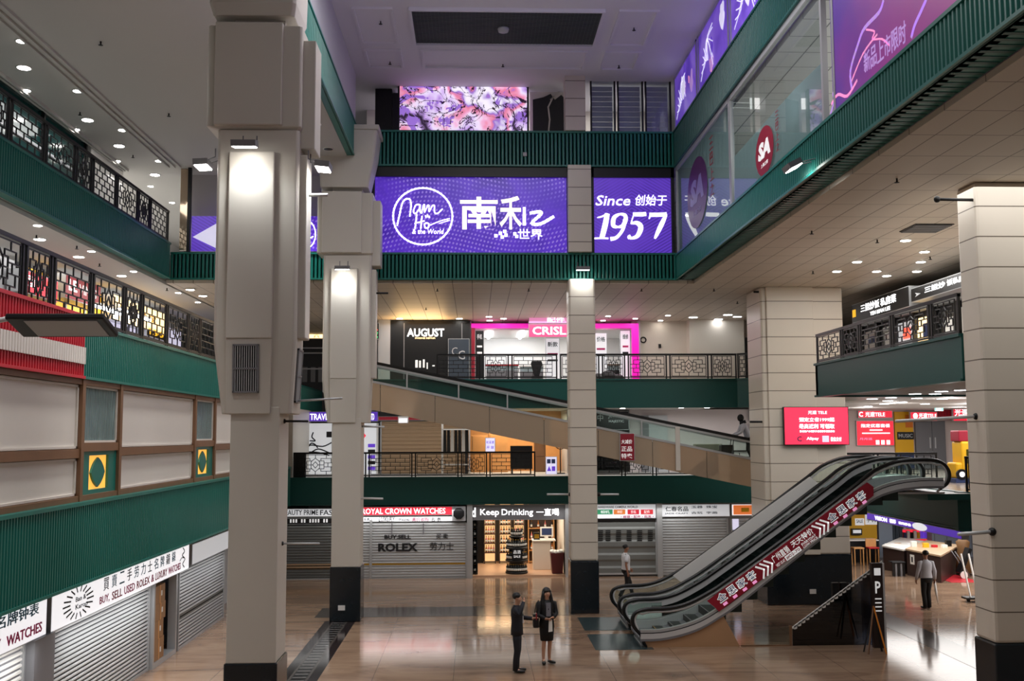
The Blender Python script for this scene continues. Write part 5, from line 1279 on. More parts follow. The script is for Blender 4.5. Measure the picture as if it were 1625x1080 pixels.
for i, (u0, u1, v0, m, lab) in enumerate(((772, 822, 578, 'red', 'red topped glass display counter at the left of the pink shop'), (826, 862, 580, 'white', 'white display counter in the middle of the pink shop'), (948, 983, 578, 'wood', 'dark display counter right of the slim column'))):
    x0 = at(u0, 590, Y=43.2).x; x1 = at(u1, 590, Y=43.2).x; zt = at(800, v0, Y=43.2).z
    r = thing('display_counter', lab, 'counter', ((x0 + x1) / 2, 43.4, 7.3)); MB().box(x0, x1, 43.2, 43.7, 7.3, zt - .25, M['grey' if i != 2 else 'black']).build('body', r); MB().box(x0, x1, 43.2, 43.7, zt - .25, zt - .05, M['frost']).build('glass_case', r); MB().box(x0 - .03, x1 + .03, 43.15, 43.75, zt - .05, zt, M[m]).build('worktop', r)
p = at(852, 567, Y=42.0)
r = thing('black_chair', 'black high backed chair behind the railing in front of the pink shop', 'chair', (p.x, 42, 7.3)); MB().box(p.x - .24, p.x + .24, 41.8, 42.25, 7.68, 7.78, M['black']).build('seat', r, .03); q = MB(); q.add([(p.x + a, 42.2, z) for a, z in ((-.1, 7.78), (.1, 7.78), (.24, 8.3), (.2, 8.42), (-.2, 8.42), (-.24, 8.3))] + [(p.x + a, 42.28, z) for a, z in ((-.1, 7.78), (.1, 7.78), (.24, 8.3), (.2, 8.42), (-.2, 8.42), (-.24, 8.3))], [(5, 4, 3, 2, 1, 0), (6, 7, 8, 9, 10, 11)] + [(i, (i + 1) % 6, 6 + (i + 1) % 6, 6 + i) for i in range(6)], M['black']); q.build('backrest', r)
MB().tube([(p.x, 42, 7.33), (p.x, 42, 7.7)], .03, M['steel']).build('stem', r); MB().lathe([(.24, 7.3), (.22, 7.34)], (p.x, 42, 0), M['black']).build('foot_disc', r)
r = bsign('rounded sign with red and green halves half hidden by the second column', 586, 512, 602, 538, 'black', [('R', 591, 514, 600, 524, 'neonred', .02), ('g', 591, 527, 600, 537, 'litgreen', .02)], Y=42.1)
struct(MB().box(at(600, 560, Y=42.3).x, at(619, 560, Y=42.3).x, 42.3, 42.6, 7.3, 10.14, M['lgrey']), 'wall_back', 'pale pier left of the black phone repair shop', 'wall')
p = at(1021, 539, Y=42.85); q = MB(); f = back(42.9, p.x, p.z); q.stroke(f, [(.11 * math.cos(k * math.pi / 12), .11 * math.sin(k * math.pi / 12)) for k in range(25)], .045, M['black'], 0, .04); tag(q.build('wall_ring'), 'small black ring mounted on the cream wall', 'ring')
p = at(1047, 548, Y=42.85); tag(MB().box(p.x - .05, p.x + .05, 42.8, 42.9, p.z - .1, p.z + .06, M['black']).build('wall_sensor'), 'tiny black sensor on the cream wall', 'sensor')
struct(MB().box(at(1184, 560, Y=42.2).x, at(1225, 560, Y=42.2).x, 42.4, 42.5, 7.3, 9.4, M['black']), 'door_4', 'dark doorway beyond the cream projecting wall', 'doorway')
r = thing('plant_trough', 'dark bags and boxes heaped behind the railing right of the slim column', 'bags', (at(965, 598, Y=41).x, 41, 7.3)); q = MB()
for k, (dx, rr) in enumerate(((-.4, .3), (0, .36), (.4, .28))): q.ball((at(965, 598, Y=41).x + dx, 41, 7.3 + rr * .9), rr, .25, rr * .9, M['black'] if k != 1 else M['dark'])
q.build('bag', r)
# far left gallery end, between the columns
YL = 48.5
bsign('cream red and green lit sign at the far end of the left gallery', 470, 513, 522, 537, 'litw', [('G', 497, 515, 508, 524, 'neonred', .02), ('茶', 497, 527, 508, 536, 'cyanprint', .02)], Y=YL)
r = thing('shop_window', 'dark cluttered shopfront at the far end of the left gallery', 'shop window', (at(495, 600, Y=YL).x, YL, 7.4)); a = at(470, 600, Y=YL); b = at(522, 538, Y=YL)
MB().box(a.x, b.x, YL, YL + .1, 7.4, b.z, M['dark']).build('panel', r)
q = MB()
for v in (552, 560, 585): z = at(495, v, Y=YL).z; q.box(a.x, b.x, YL - .06, YL, z - .03, z + .03, M['lgrey'])
for u in (484, 497, 509): x = at(u, 570, Y=YL).x; q.box(x - .1, x + .12, YL - .05, YL, 7.9, 8.6, M['grey'])
q.build('shelf', r)
# ---- left third level shops behind the lattice
XL = -11.5
def lsign(label, u0, v0, u1, v1, face, lines, X=XL, **k):
    a = at(u0, (v0 + v1) / 2, X=X); b = at(u1, (v0 + v1) / 2, X=X)
    z0 = at(u0, v1, X=X).z; z1 = at(u0, v0, X=X).z
    f = leftw(X, a.y, z0); w = b.y - a.y; h = z1 - z0
    T = [(t[0], t[1] * w, t[2] * h, t[3] * w, t[4] * h, t[5]) + tuple(t[6:]) for t in lines]
    return sign(label, f, w, h, face, T, .36, **k)
lsign('red lit shop sign with white picture behind the left lattice railing', 34, 425, 92, 462, 'redlit', [('面', .1, .3, .28, .5, 'litb'), ('50', .68, .45, .25, .35, 'yellow', .02), ('OPEN', .68, .1, .25, .15, 'litb')])
lsign('long dark red shop sign with tall white letters behind the left lattice railing', 104, 432, 160, 472, 'oxblood', [('LE', .08, .35, .22, .45, 'litb', .02), ('VINES', .36, .35, .5, .4, 'whiteprint', .01)])
lsign('yellow lit shop sign behind the left lattice railing', 180, 466, 262, 506, 'litw', [('黄 金 珠 宝', .1, .4, .7, .3, 'yellow', .02)])
M['yellowlit'] = mat('yellow_lit', (240, 180, 40), .5, emit=.8)
XL2 = -11.9
for i, (y0, y1, m, lab) in enumerate(((15, 21, 'crimson', 'dark maroon shopfront behind the left lattice railing'), (21.2, 27, 'wall', 'pale shop interior under the dark red sign'), (27.2, 33, 'yellowlit', 'yellow lit shopfront in the left gallery'), (33.2, 42, 'litlav', 'white lit shopfront at the far part of the left gallery'))):
    r = thing('shopfront', lab, 'shopfront', (XL2, (y0 + y1) / 2, 7.4))
    MB().box(XL2 - .15, XL2 - .05, y0, y1, 7.4, 9.95, M['dark' if i in (0, 2) else 'lgrey']).build('backing', r)
    if i == 2: MB().box(XL2 - .05, XL2, y0, y1, 8.9, 9.9, M['yellowlit']).build('lit_header', r)
    elif i == 3: MB().box(XL2 - .05, XL2, y0, y1, 8.2, 9.6, M['litlav']).build('lit_panel', r)
    elif i == 0: MB().box(XL2 - .05, XL2, y0, y1, 9.0, 9.95, M['crimson']).build('header', r)
    else: MB().box(XL2 - .05, XL2, y0, y1, 7.4, 8.3, M['lwood']).build('timber_base', r)
    q = MB()
    for k in range(5): y = y0 + (y1 - y0) * k / 4; q.box(XL2 - .05, XL2 + .05, y - .04, y + .04, 7.4, 9.95, M['black'])
    q.build('mullion', r)
for i in range(8):
    y = 16 + i * 3.1; x = -10.6
    r = thing('bar_table', ORD[i] + ' dark table from the front behind the left lattice railing', 'table', (x, y, 7.4), 'tables behind the left lattice railing')
    MB().box(x - .35, x + .35, y - .5, y + .5, 8.1, 8.15, M['dwood']).build('tabletop', r)
    for a, b in ((-.3, -.45), (.28, -.45), (-.3, .43), (.28, .43)): MB().box(x + a, x + a + .04, y + b, y + b + .04, 7.4, 8.1, M['black']).build('leg', r)
r = lsign('yellow neon number sign low in the left gallery', 233, 516, 262, 532, 'black', [('130', .1, .2, .8, .6, 'yellowlit', .02)], X=-11.5)
# white stripes seen in the yellow shop
for i, (u, v) in enumerate(((185, 495), (215, 500))):
    p = at(u, v, X=-11.2); r = thing('ceiling_batten', ORD[i] + ' white tube light inside the yellow lit shop', 'light', p); MB().box(-11.3, -11.2, p.y - 1.6, p.y + 1.6, p.z - .04, p.z + .04, M['lens2']).build('tube', r); MB().box(-11.35, -11.15, p.y - 1.6, p.y + 1.6, p.z + .04, p.z + .1, M['white']).build('fitting', r)

# ------------------------------------------------------------------ moving walkway at the back
def rampz(x): return 7.93 - .207 * (x + 3.49)          # handrail height along the near side
XA, XB = -5.2, 12.3
r = thing('moving_walkway', 'long sloping moving walkway with mirror cladding and glass sides at the back', 'moving walkway', (3.5, 36.6, 3.8))
f = back(36.0, 0, 0)
q = MB(); pan = []
x = XA
while x < XB - .1:
    x2 = min(x + 1.9, XB)
    MB().poly(f, [(x + .008, rampz(x) - .70), (x2 - .008, rampz(x2) - .70), (x2 - .008, max(2.9, rampz(x2) - 1.66)), (x + .008, rampz(x) - 1.66)], -.05, 0, M['mirror']).build('mirror_panel', r)
    x = x2
MB().poly(f, [(XA, rampz(XA) - .64), (XB, rampz(XB) - .64), (XB, rampz(XB) - .72), (XA, rampz(XA) - .72)], -.1, .03, M['alu']).build('skirt', r)
MB().poly(f, [(XA, rampz(XA) - .85), (XB, rampz(XB) - .85), (XB, rampz(XB) - 1.6), (XA, rampz(XA) - 1.6)], -1.25, -.06, M['grey']).build('truss', r)
MB().poly(f, [(XA, rampz(XA) - .80), (XB, rampz(XB) - .80), (XB, rampz(XB) - .84), (XA, rampz(XA) - .84)], -1.15, -.14, M['rubber']).build('belt', r)
for d in (-.03, -1.27):
    MB().poly(f, [(XA, rampz(XA) - .66), (XB, rampz(XB) - .66), (XB, rampz(XB) - .05), (XA, rampz(XA) - .05)], d - .012, d, M['gglass' if d > -.5 else 'glass']).build('glass_balustrade', r)
    MB().poly(f, [(XA, rampz(XA) - .06), (XB, rampz(XB) - .06), (XB, rampz(XB) - .13), (XA, rampz(XA) - .13)], d - .04, d + .03, M['alu']).build('handrail_base', r)
    MB().poly(f, [(XA, rampz(XA) + .04), (XB, rampz(XB) + .04), (XB, rampz(XB) - .06), (XA, rampz(XA) - .06)], d - .06, d + .04, M['rubber']).build('handrail', r)
q = MB()
for x in (-2.4, -.6, 1.1, 5.8): q.fbox(f, x, x + .05, rampz(x) - .66, rampz(x) - .1, 0, .02, M['alu'])
q.build('glass_clamps', r)
for u, v, w, h, lab in ((690, 650, 1.2, 1.2, ''),): pass
tag(MB().box(-5.3, -4.6, 36.0, 37.5, 6.9, 7.4, M['lgrey']).build('landing_slab'), 'grey landing block at the top of the moving walkway', 'landing', kind='structure')
sbox('trim_%d' % NB[0], 'pale upright strip imitating a pillar reflected in the moving walkway cladding', 'trim', at(1072, 700, Y=35.93).x, at(1079, 700, Y=35.93).x, 35.9, 35.97, rampz(7) - 1.62, rampz(7) - .1, 'cream'); NB[0] += 1  # solid stand-in for a pillar's reflection in the mirror panels
# trolley-like cabinet behind the walkway glass and clothes rack below the upper end
p = at(1125, 735, Y=41.5)
r = thing('cabinet', 'low olive cabinet behind the moving walkway glass', 'cabinet', (p.x, 41.6, 3.8)); MB().box(p.x - .55, p.x + .55, 41.4, 41.9, 3.8, 5.0, mat('olive_grey', (104, 98, 84), .6)).build('body', r, .03); MB().box(p.x - .8, p.x - .55, 41.4, 41.9, 3.8, 4.5, mat('olive_grey_two', (92, 86, 74), .6)).build('side_box', r, .02)
x0 = at(702, 700, Y=41.8).x; x1 = at(745, 700, Y=41.8).x
r = thing('clothes_rack', 'white framed rack of black garments under the moving walkway', 'rack', ((x0 + x1) / 2, 41.8, 3.8))
q = MB()
for x in (x0, x1): q.box(x - .03, x + .03, 41.5, 41.56, 3.8, 6.2, M['white']); q.box(x - .03, x + .03, 42.0, 42.06, 3.8, 6.2, M['white'])
for z in (4.2, 5.6, 6.15): q.box(x0, x1, 41.5, 41.56, z, z + .05, M['white'])
q.build('frame', r)
for k in range(7): x = x0 + .1 + (x1 - x0 - .2) * k / 6; MB().add([(x - .05, 41.6, 5.6), (x + .05, 41.6, 5.6), (x + .07, 41.9, 4.7), (x - .07, 41.9, 4.7), (x - .05, 42.0, 5.6), (x + .05, 42.0, 5.6)], [(0, 1, 2, 3), (4, 3, 2, 5), (0, 4, 5, 1), (0, 3, 4), (1, 5, 2)], M[('black', 'dark', 'white')[k % 3]]).build('garment', r)

# ------------------------------------------------------------------ escalators
HR = smooth([(4.22, .32), (4.05, .5), (4.0, .7), (4.1, .87), (4.4, .95), (4.95, .97), (5.45, 1.09), (6.0, 1.36), (6.5, 1.67), (8.24, 2.87), (9.5, 3.78), (9.95, 4.1), (10.4, 4.43), (10.95, 4.65), (11.5, 4.71), (12.05, 4.68), (12.3, 4.53), (12.38, 4.3), (12.3, 4.08), (12.1, 3.95)], 3)
DK = smooth([(4.2, .22), (4.7, .23), (5.24, .33), (5.75, .5), (6.22, .76), (6.7, 1.07), (8.22, 2.21), (9.4, 3.08), (9.95, 3.45), (10.4, 3.76), (10.95, 3.94), (11.6, 4.02), (12.2, 4.02)], 3)
def dk(x):
    for (a, b), (c, d) in zip(DK, DK[1:]):
        if a <= x <= c: return b + (d - b) * (x - a) / (c - a)
    return DK[0][1] if x < DK[0][0] else DK[-1][1]
def off(line, dz): return [(x, z + dz) for x, z in line]
def strip(f, lo, hi, d0, d1, m):
    mb = MB()
    for i in range(len(lo) - 1): mb.poly(f, [lo[i], lo[i + 1], hi[i + 1], hi[i]], d0, d1, m)
    return mb
M['innerpanel'] = mat('dark_green_polished_panel', (22, 34, 32), .08, .3, spec=.8)
def escalator(label, y0, y1, steps_m, dark=False):
    r = thing('escalator', label, 'escalator', ((DK[0][0] + DK[-1][0]) / 2, (y0 + y1) / 2, 0))
    strip(back(y0, 0, 0), off(DK, -.06), off(DK, .0), -(y1 - y0), 0, M['grey']).build('truss', r)
    for k, y in enumerate((y0, y1 - .14)):
        f = back(y, 0, 0)
        strip(f, off(DK, .0), off(DK, .13), -.14, 0, M['steel']).build('outer_deck', r)
        strip(f, off(DK, .13), off(DK, .15), -.10, -.0, M['rubber']).build('black_seal', r)
        strip(f, off(DK, .15), off(DK, .22), -.14, -.02, M['alu']).build('deck_cover', r)
        # glass between deck and handrail
        pts = [p for p in HR]
        inner = []
        for x, z in HR: inner.append((x, z))
        poly = []
        n = 60; g0 = MB(); xa, xb = 4.08, 12.3
        def hz(x):
            best = None
            for (a, b), (c, d) in zip(HR, HR[1:]):
                if min(a, c) <= x <= max(a, c) and abs(c - a) > 1e-6:
                    z = b + (d - b) * (x - a) / (c - a); best = z if best is None else max(best, z)
            return best if best is not None else dk(x) + .5
        for i in range(n):
            a = xa + (xb - xa) * i / n; b = xa + (xb - xa) * (i + 1) / n
            if k == 1 and dark and 5.0 < a < 10.8:
                g0.poly(f, [(a, dk(a) + .2), (b, dk(b) + .2), (b, hz(b) - .2), (a, hz(a) - .2)], -.08, -.06, M['innerpanel'])
                g0.poly(f, [(a, hz(a) - .2), (b, hz(b) - .2), (b, hz(b) - .05), (a, hz(a) - .05)], -.10, -.04, M['steel'])
            else: g0.poly(f, [(a, dk(a) + .2), (b, dk(b) + .2), (b, hz(b) - .03), (a, hz(a) - .03)], -.076, -.064, M['gglass'])
        g0.build('glass_balustrade', r)
        pth = [f.p(x, z, -.07) for x, z in HR]
        MB().tube(pth, .062, M['rubber'], 8, .8).build('handrail', r)
        cx, cz = 8.2, 2.6
        inn = [f.p(x + (.07 if x < 4.4 else (-.07 if x > 12 else .045 * (1 if 4.9 < x < 11 else 0))), z - (.075 if 4.1 < x < 12.2 else 0), -.07) for x, z in HR]
        MB().tube(inn, .03, M['steel'], 6).build('handrail_guide', r)
        MB().tube([f.p(4.22, .32, -.07), f.p(4.3, .1, -.07), f.p(4.35, .0, -.07)], .05, M['rubber'], 6).build('newel_foot', r)
    ya, yb = y0 + .2, y1 - .2
    for y in (ya - .05, yb):
        strip(back(y, 0, 0), off(DK, -.05), off(DK, .2), -.05, 0, M['steel'] if y == yb else M['dark']).build('skirt_panel', r)
    xs = 4.75
    for k in range(15):
        x = xs + .42 * k; z = dk(x + .35) - .02
        MB().box(x, x + .43, ya, yb, z - .28, z, steps_m).build('step', r)
        q = MB(); q.box(x - .004, x + .02, ya, yb, z - .27, z - .02, M['iron']); q.build('riser', r)
        MB().box(x, x + .03, ya + .02, yb - .02, z, z + .006, M['gold'] if k in (0, 14) else M['grey']).build('nosing', r)
    for xa, xb, z in ((4.25, 4.75, .05), (11.05, 12.3, 3.86)):
        MB().box(xa, xb, ya, yb, z - .05, z, M['steel']).build('comb_plate', r)
    return r
M['stepm'] = mat('escalator_step_metal', (52, 62, 60), .4, .6)
e1 = escalator('near escalator with visible dark steps and a maroon banner on its side', 26.62, 28.3, M['stepm'], True)
e2 = escalator('far escalator with a pale panel behind its glass', 29.05, 30.85, M['stepm'])
f = back(26.60, 0, 0)
ban = [P2(f, u, v) for u, v in ((1122, 953), (1376, 765), (1386, 772), (1386, 786), (1141, 970), (1133, 962))]
bn = MB(); bn.poly(f, ban, -.01, .012, M['crimson']); bn = bn.build('banner', e1); bn['label'] = 'maroon printed banner along the balustrade'
# banner lettering: sloped frame along the banner
A = f.p(*P2(f, 1130, 958)); Bp = f.p(*P2(f, 1380, 776)); dv = (Bp - A).normalized(); un = Vector((-dv.z, 0, dv.x))
a0 = f.p(*ban[4], .012); fb = Fr(a0, dv, un); Lb = (f.p(*ban[3]) - f.p(*ban[4])).length; Hb = (P2(f, 1250, 858)[1] - P2(f, 1250, 890)[1]) * dv.x * .92
def btext(s, t0, t1, y0, y1, m, d=0, b=.012, sh=0):
    q = MB(); q.text(s, fb, t0 * Lb, y0 * Hb, (t1 - t0) * Lb, (y1 - y0) * Hb, M[m], d, .004, b, sh); return q
M['blueout'] = mat('blue_outline_print', (50, 70, 130), .5)
for t in (.03, .735):
    for i, ch in enumerate('全思家客'):
        k = t + i * .062
        q = btext(ch, k - .004, k + .052, .36, .96, 'whiteprint', 0, .05); q.text(ch, fb, k * Lb, .42 * Hb, .047 * Lb, .48 * Hb, M['blueout'], .005, .004, .004); q.build('banner_character', e1)
        btext('▪', k + .008, k + .032, .1, .28, 'pinkpr', 0, .0).build('banner_mark', e1)
q = MB()
for t in (.285, .645):
    for i in range(3):
        x = (t + i * .026) * Lb; q.stroke(fb, [(x, .95 * Hb), (x + .028 * Lb, .5 * Hb), (x, .05 * Hb)], .045, M['whiteprint'], 0, .004)
q.build('banner_chevrons', e1)
btext('广州直销', .375, .48, .42, .92, 'whiteprint', 0, .012).build('banner_lettering', e1)
btext('天天特价', .50, .635, .5, .95, 'whiteprint', 0, .014).build('banner_lettering', e1)
q = MB(); q.fbox(fb, .435 * Lb, .53 * Lb, .06 * Hb, .38 * Hb, 0, .004, M['whiteprint']); q.text('#02-70', fb, .44 * Lb, .11 * Hb, .085 * Lb, .22 * Hb, M['crimson'], .004, .004, .015); q.build('unit_number', e1)
btext('VISIT US AT', .375, .43, .1, .3, 'whiteprint').build('banner_lettering', e1)
btext('EVERYDAY', .545, .635, .27, .43, 'whiteprint').build('banner_lettering', e1)
btext('LOW PRICE', .545, .635, .07, .22, 'whiteprint').build('banner_lettering', e1)
f = back(30.6, 0, 0)
q = MB(); q.poly(f, [P2(f, u, v) for u, v in ((1068, 913), (1285, 756), (1303, 770), (1088, 929))], -.02, 0, M['litgrey' if False else 'white']); q.build('pale_panel', e2)['label'] = 'plain pale panel behind the far balustrade glass'
# steel deck between the two escalators
q = strip(back(28.32, 0, 0), off(DK, .1), off(DK, .2), -.7, 0, M['steel']); struct(q, 'trim_%d' % NB[0], 'steel deck between the two escalators', 'trim'); NB[0] += 1
# floor plates at the foot
for y0, y1, lab in ((26.4, 28.45, 'dark grey green floor plate at the foot of the near escalator'), (29.0, 31.05, 'dark grey green floor plate at the foot of the far escalator')):
    sbox('trim_%d' % NB[0], lab, 'floor plate', 3.02, 4.5, y0, y1, 0, .006, mottled('slate_plate', (52, 66, 68), .25, .1, 3)); NB[0] += 1
# beige cladding below the lower end, glass barrier, black triangle with serrated edge
f = back(26.66, 0, 0)
M['clad'] = mottled('beige_polished_cladding', (176, 138, 104), .12, .08, 1.2)
DL = [(x, z - .06) for x, z in DK if x <= 6.35]
q = MB(); q.poly(f, [(4.3, .0)] + [(4.3, DL[0][1])] + [p for p in DL if p[0] > 4.3] + [(6.75, .0)], -.06, 0, M['clad']); struct(q, 'wall_front', 'beige polished cladding below the lower end of the near escalator', 'cladding')
r = thing('glass_barrier', 'low clear glass barrier with brown edging under the near escalator', 'barrier', (7.4, 26.65, 0))
MB().poly(f, [(6.78, .02), (8.05, .02), (8.05, .48), (6.78, .3)], -.03, -.02, M['glass']).build('pane', r); MB().box(6.78, 8.05, 26.64, 26.7, 0, .03, M['wood']).build('base_rail', r); MB().box(8.03, 8.1, 26.64, 26.7, 0, .5, M['wood']).build('post', r)
tri = [P2(f, u, v) for u, v in ((1258, 1022), (1258, 996), (1400, 891), (1400, 1012))]; tri[0] = (tri[0][0], 0); tri[3] = (tri[3][0], 0)
M['triglass'] = glass('black_tinted_glass', (.16, .17, .2), .16)
r = thing('stair_panel', 'black tinted triangular panel with white serrated top edge on the floor', 'panel', ((tri[0][0] + tri[3][0]) / 2, 26.66, 0))
MB().poly(f, tri, -.03, 0, M['triglass']).build('panel', r)
q = MB(); n = 22; a = Vector(tri[1]); b = Vector(tri[2])
q.stroke(f, [tuple(a), tuple(b)], .035, M['white'], -.06, .02)
for i in range(n):
    p = a + (b - a) * (i + .5) / n; q.poly(f, [(p.x - .03, p.y + .02), (p.x + .06, p.y + .06), (p.x + .05, p.y - .05), (p.x - .02, p.y - .07)], -.0, .02, M['white'])
q.build('serrated_edge', r)
p = at(1397, 1008, Z=0)
r = thing('sign_stand', 'tall dark brown sign stand with white symbols at the end of the black panel', 'sign stand', (p.x, 26.3, 0))
x0 = at(1384, 950, Y=26.3).x; x1 = at(1401, 950, Y=26.3).x; z1 = at(1390, 893, Y=26.3).z
MB().box(x0, x1, 26.26, 26.4, .0, z1, mat('dark_brown', (44, 30, 28), .4)).build('panel', r); MB().box(x1, x1 + .05, 26.26, 26.4, 0, z1, M['steel']).build('edge_strip', r)
f2 = back(26.25, x0, 0); w = x1 - x0; q = MB(); q.text('P', f2, w * .25, z1 - .75, w * .5, .3, M['whiteprint'], 0, .005, .02)
for k in range(4): q.fbox(f2, w * .2, w * .8, z1 - .9 - k * .1, z1 - .87 - k * .1, 0, .005, M['whiteprint'])
q.fbox(f2, w * .2, w * .8, z1 - .3, z1 - .12, 0, .005, M['whiteprint']); q.build('symbols', r)
p = at(1386, 1000, Z=0)
r = thing('warning_stand', 'small yellow edged folding warning stand before the dark sign stand', 'stand', (p.x, 25.6, 0))
x0 = at(1373, 995, Y=25.7).x; x1 = at(1402, 998, Y=25.7).x; zt = at(1385, 961, Y=25.7).z; zt = max(zt, .62)
for y, m in ((25.55, 'yellow'), (25.85, 'black')):
    MB().bar((x0, y, 0), ((x0 + x1) / 2, 25.7, zt), .03, .03, M['wood'] if y < 25.6 else M['black']).build('leg', r); MB().bar((x1, y, 0), ((x0 + x1) / 2, 25.7, zt), .04, .03, mat('orange_edge', (220, 130, 30), .4) if y < 25.6 else M['black']).build('leg', r)
p = at(1335, 985, Z=0)
r = thing('display_stand', 'slim black double post stand on a flat base behind the tinted triangular panel', 'stand', (p.x, p.y, 0))
MB().box(p.x - .45, p.x + .45, p.y - .3, p.y + .3, 0, .06, M['black']).build('base', r, .02)
for dx in (-.14, .1): MB().box(p.x + dx - .11, p.x + dx + .1, p.y - .08, p.y + .08, .06, 1.1, mat('blue_black', (16, 20, 30), .3)).build('post', r, .02)
MB().tube([(p.x + .24, p.y - .05, 1.1), (p.x + .31, p.y - .1, .8), (p.x + .26, p.y - .1, .4), (p.x + .29, p.y - .1, .08)], .012, M['grey'], 6).build('cable', r)
# escalator landing and right second level
sbox('floor', 'escalator landing slab on the second level', 'floor', 11.9, 13.3, 26.95, 31.4, 3.64, 3.8, 'green_dk')
m = mat('striped_stone_floor', (150, 140, 132), .2); g = G(m); p = g.pos()
s = g.math('GREATER_THAN', g.math('FRACT', g.math('DIVIDE', g.math('ADD', p[0], g.math('MULTIPLY', p[1], .35)), .7)), .55)
g.lk(g.mix(s, lin((160, 148, 138)), lin((104, 96, 92))), g.b.inputs['Base Color']); M['stripefloor'] = m
sbox('floor', 'striped stone floor beyond the escalator landing', 'floor', 13.3, 22, 27.7, 47, 3.8, 3.806, 'stripefloor')
YR = 46.86
bsign('red lit header sign with round emblem on the right second level', 1362, 651, 1416, 663, 'redlit', [('C', 1363, 653, 1369, 661, 'litb', .03), ('光速TELE', 1373, 653, 1404, 661, 'litb', .01)], Y=YR)
bsign('large red lit poster below the header sign on the right second level', 1360, 667, 1418, 707, 'redlit', [('指定优惠套餐', 1366, 672, 1412, 678, 'litb', .01), ('▬▬▬▬', 1380, 681, 1400, 683, 'litb'), ('▬▬▬▬▬▬', 1368, 686, 1412, 688, 'litb'), ('月月送', 1364, 694, 1384, 698, 'pinkpr'), ('■ ■ ■', 1390, 698, 1412, 705, 'litb')], Y=YR)
x0 = at(1421, 700, Y=YR).x; x1 = at(1450, 700, Y=YR).x
r = thing('shopfront', 'yellow and navy shopfront beside the red poster on the right second level', 'shopfront', ((x0 + x1) / 2, YR, 3.8)); zt = at(1435, 653, Y=YR).z
MB().box(x0, x1, YR, YR + .1, 4.5, zt, M['yellow']).build('yellow_panel', r); MB().box(x0, x1, YR, YR + .1, 3.8, 4.5, M['navy']).build('navy_base', r)
f = back(YR - .01, 0, 0); q = MB(); a = P2(f, 1424, 697); b = P2(f, 1450, 685); q.fbox(f, a[0], b[0], a[1], b[1], 0, .01, M['ink']); a = P2(f, 1426, 694); b = P2(f, 1448, 688); q.text('MUSIC', f, a[0], a[1], b[0] - a[0], b[1] - a[1], M['lgrey'], .01, .006, .01); a = P2(f, 1437, 678); b = P2(f, 1448, 658); q.fbox(f, a[0], b[0], a[1], b[1], 0, .01, mat('orange_paint', (220, 120, 30), .5)); q.build('poster', r)
r = thing('door_5', 'grey double door on the right second level', 'door', (at(1477, 730, Y=YR).x, YR, 3.8), kind='structure'); x0 = at(1453, 700, Y=YR).x; x1 = at(1500, 700, Y=YR).x; zt = at(1470, 668, Y=YR).z
for a, b in ((x0, x0 + .75), (x0 + .77, x1)): MB().box(a, b, YR - .05, YR + .1, 3.8, zt, M['grey']).build('leaf', r)
for x in (x0 + .62, x0 + .86): MB().box(x, x + .05, YR - .1, YR - .05, 4.7, 5.2, M['steel']).build('handle', r)
bsign('red lit sign with white emblem above the grey double door', 1445, 653, 1487, 668, 'redlit', [('●', 1449, 655, 1456, 664, 'litb'), ('光速TELE', 1458, 655, 1486, 663, 'litb', .01)], Y=46.2)
bsign('dark maroon sign right of the red lit sign', 1487, 643, 1514, 667, 'crimson', [('TELE', 1490, 652, 1508, 660, 'red')], Y=46.3)
bsign('bright red panel sign beside the right front column', 1513, 640, 1540, 668, 'redlit', [('光速', 1515, 648, 1536, 660, 'litb', .01)], Y=45.5)
M['exitlit'] = mat('exit_sign_lit', (120, 210, 190), .4, emit=.9)
bsign('small green lit EXIT sign hanging on the right second level', 1483, 645, 1497, 652, 'exitlit', [('EXIT', 1485.5, 646.5, 1494.5, 650.5, 'litb', .01)], .06, 'exit_sign', Y=43)
# toy bus ride
p = at(1516, 760, Z=3.8); bx0 = p.x; by = 33.0
bx0 = at(1512, 745, Y=by).x
r = thing('toy_bus_ride', 'yellow toy bus ride with red top beside the right front column', 'toy ride', (bx0 + .6, by, 3.8))
zb = at(1520, 748, Y=by).z; zm = at(1520, 700, Y=by).z
MB().box(bx0 - .1, bx0 + 1.3, by - .4, by + .4, 3.8, 3.95, M['navy']).build('base', r, .02)
MB().box(bx0 + .15, bx0 + 1.25, by - .35, by + .35, 3.95, zm, M['yellow']).build('body', r, .06); MB().box(bx0 - .05, bx0 + .2, by - .33, by + .33, 3.95, 4.45, M['yellow']).build('bonnet', r, .06)
q = MB(); fr2 = back(by - .4, bx0 + .1, 4.08); q.poly(fr2, [(.17 * math.cos(k * math.pi / 9), .17 * math.sin(k * math.pi / 9)) for k in range(18)], -.06, .02, M['black']); q.poly(fr2, [(.09 * math.cos(k * math.pi / 9), .09 * math.sin(k * math.pi / 9)) for k in range(18)], .02, .03, M['whiteprint']); q.build('wheel', r)
MB().box(bx0 + .1, bx0 + .9, by - .3, by + .3, zm, zm + .35, M['crimson']).build('roof_sign', r, .03); MB().box(bx0 + .3, bx0 + 1.2, by - .36, by - .34, zm - .7, zm - .25, M['smoke']).build('window', r)
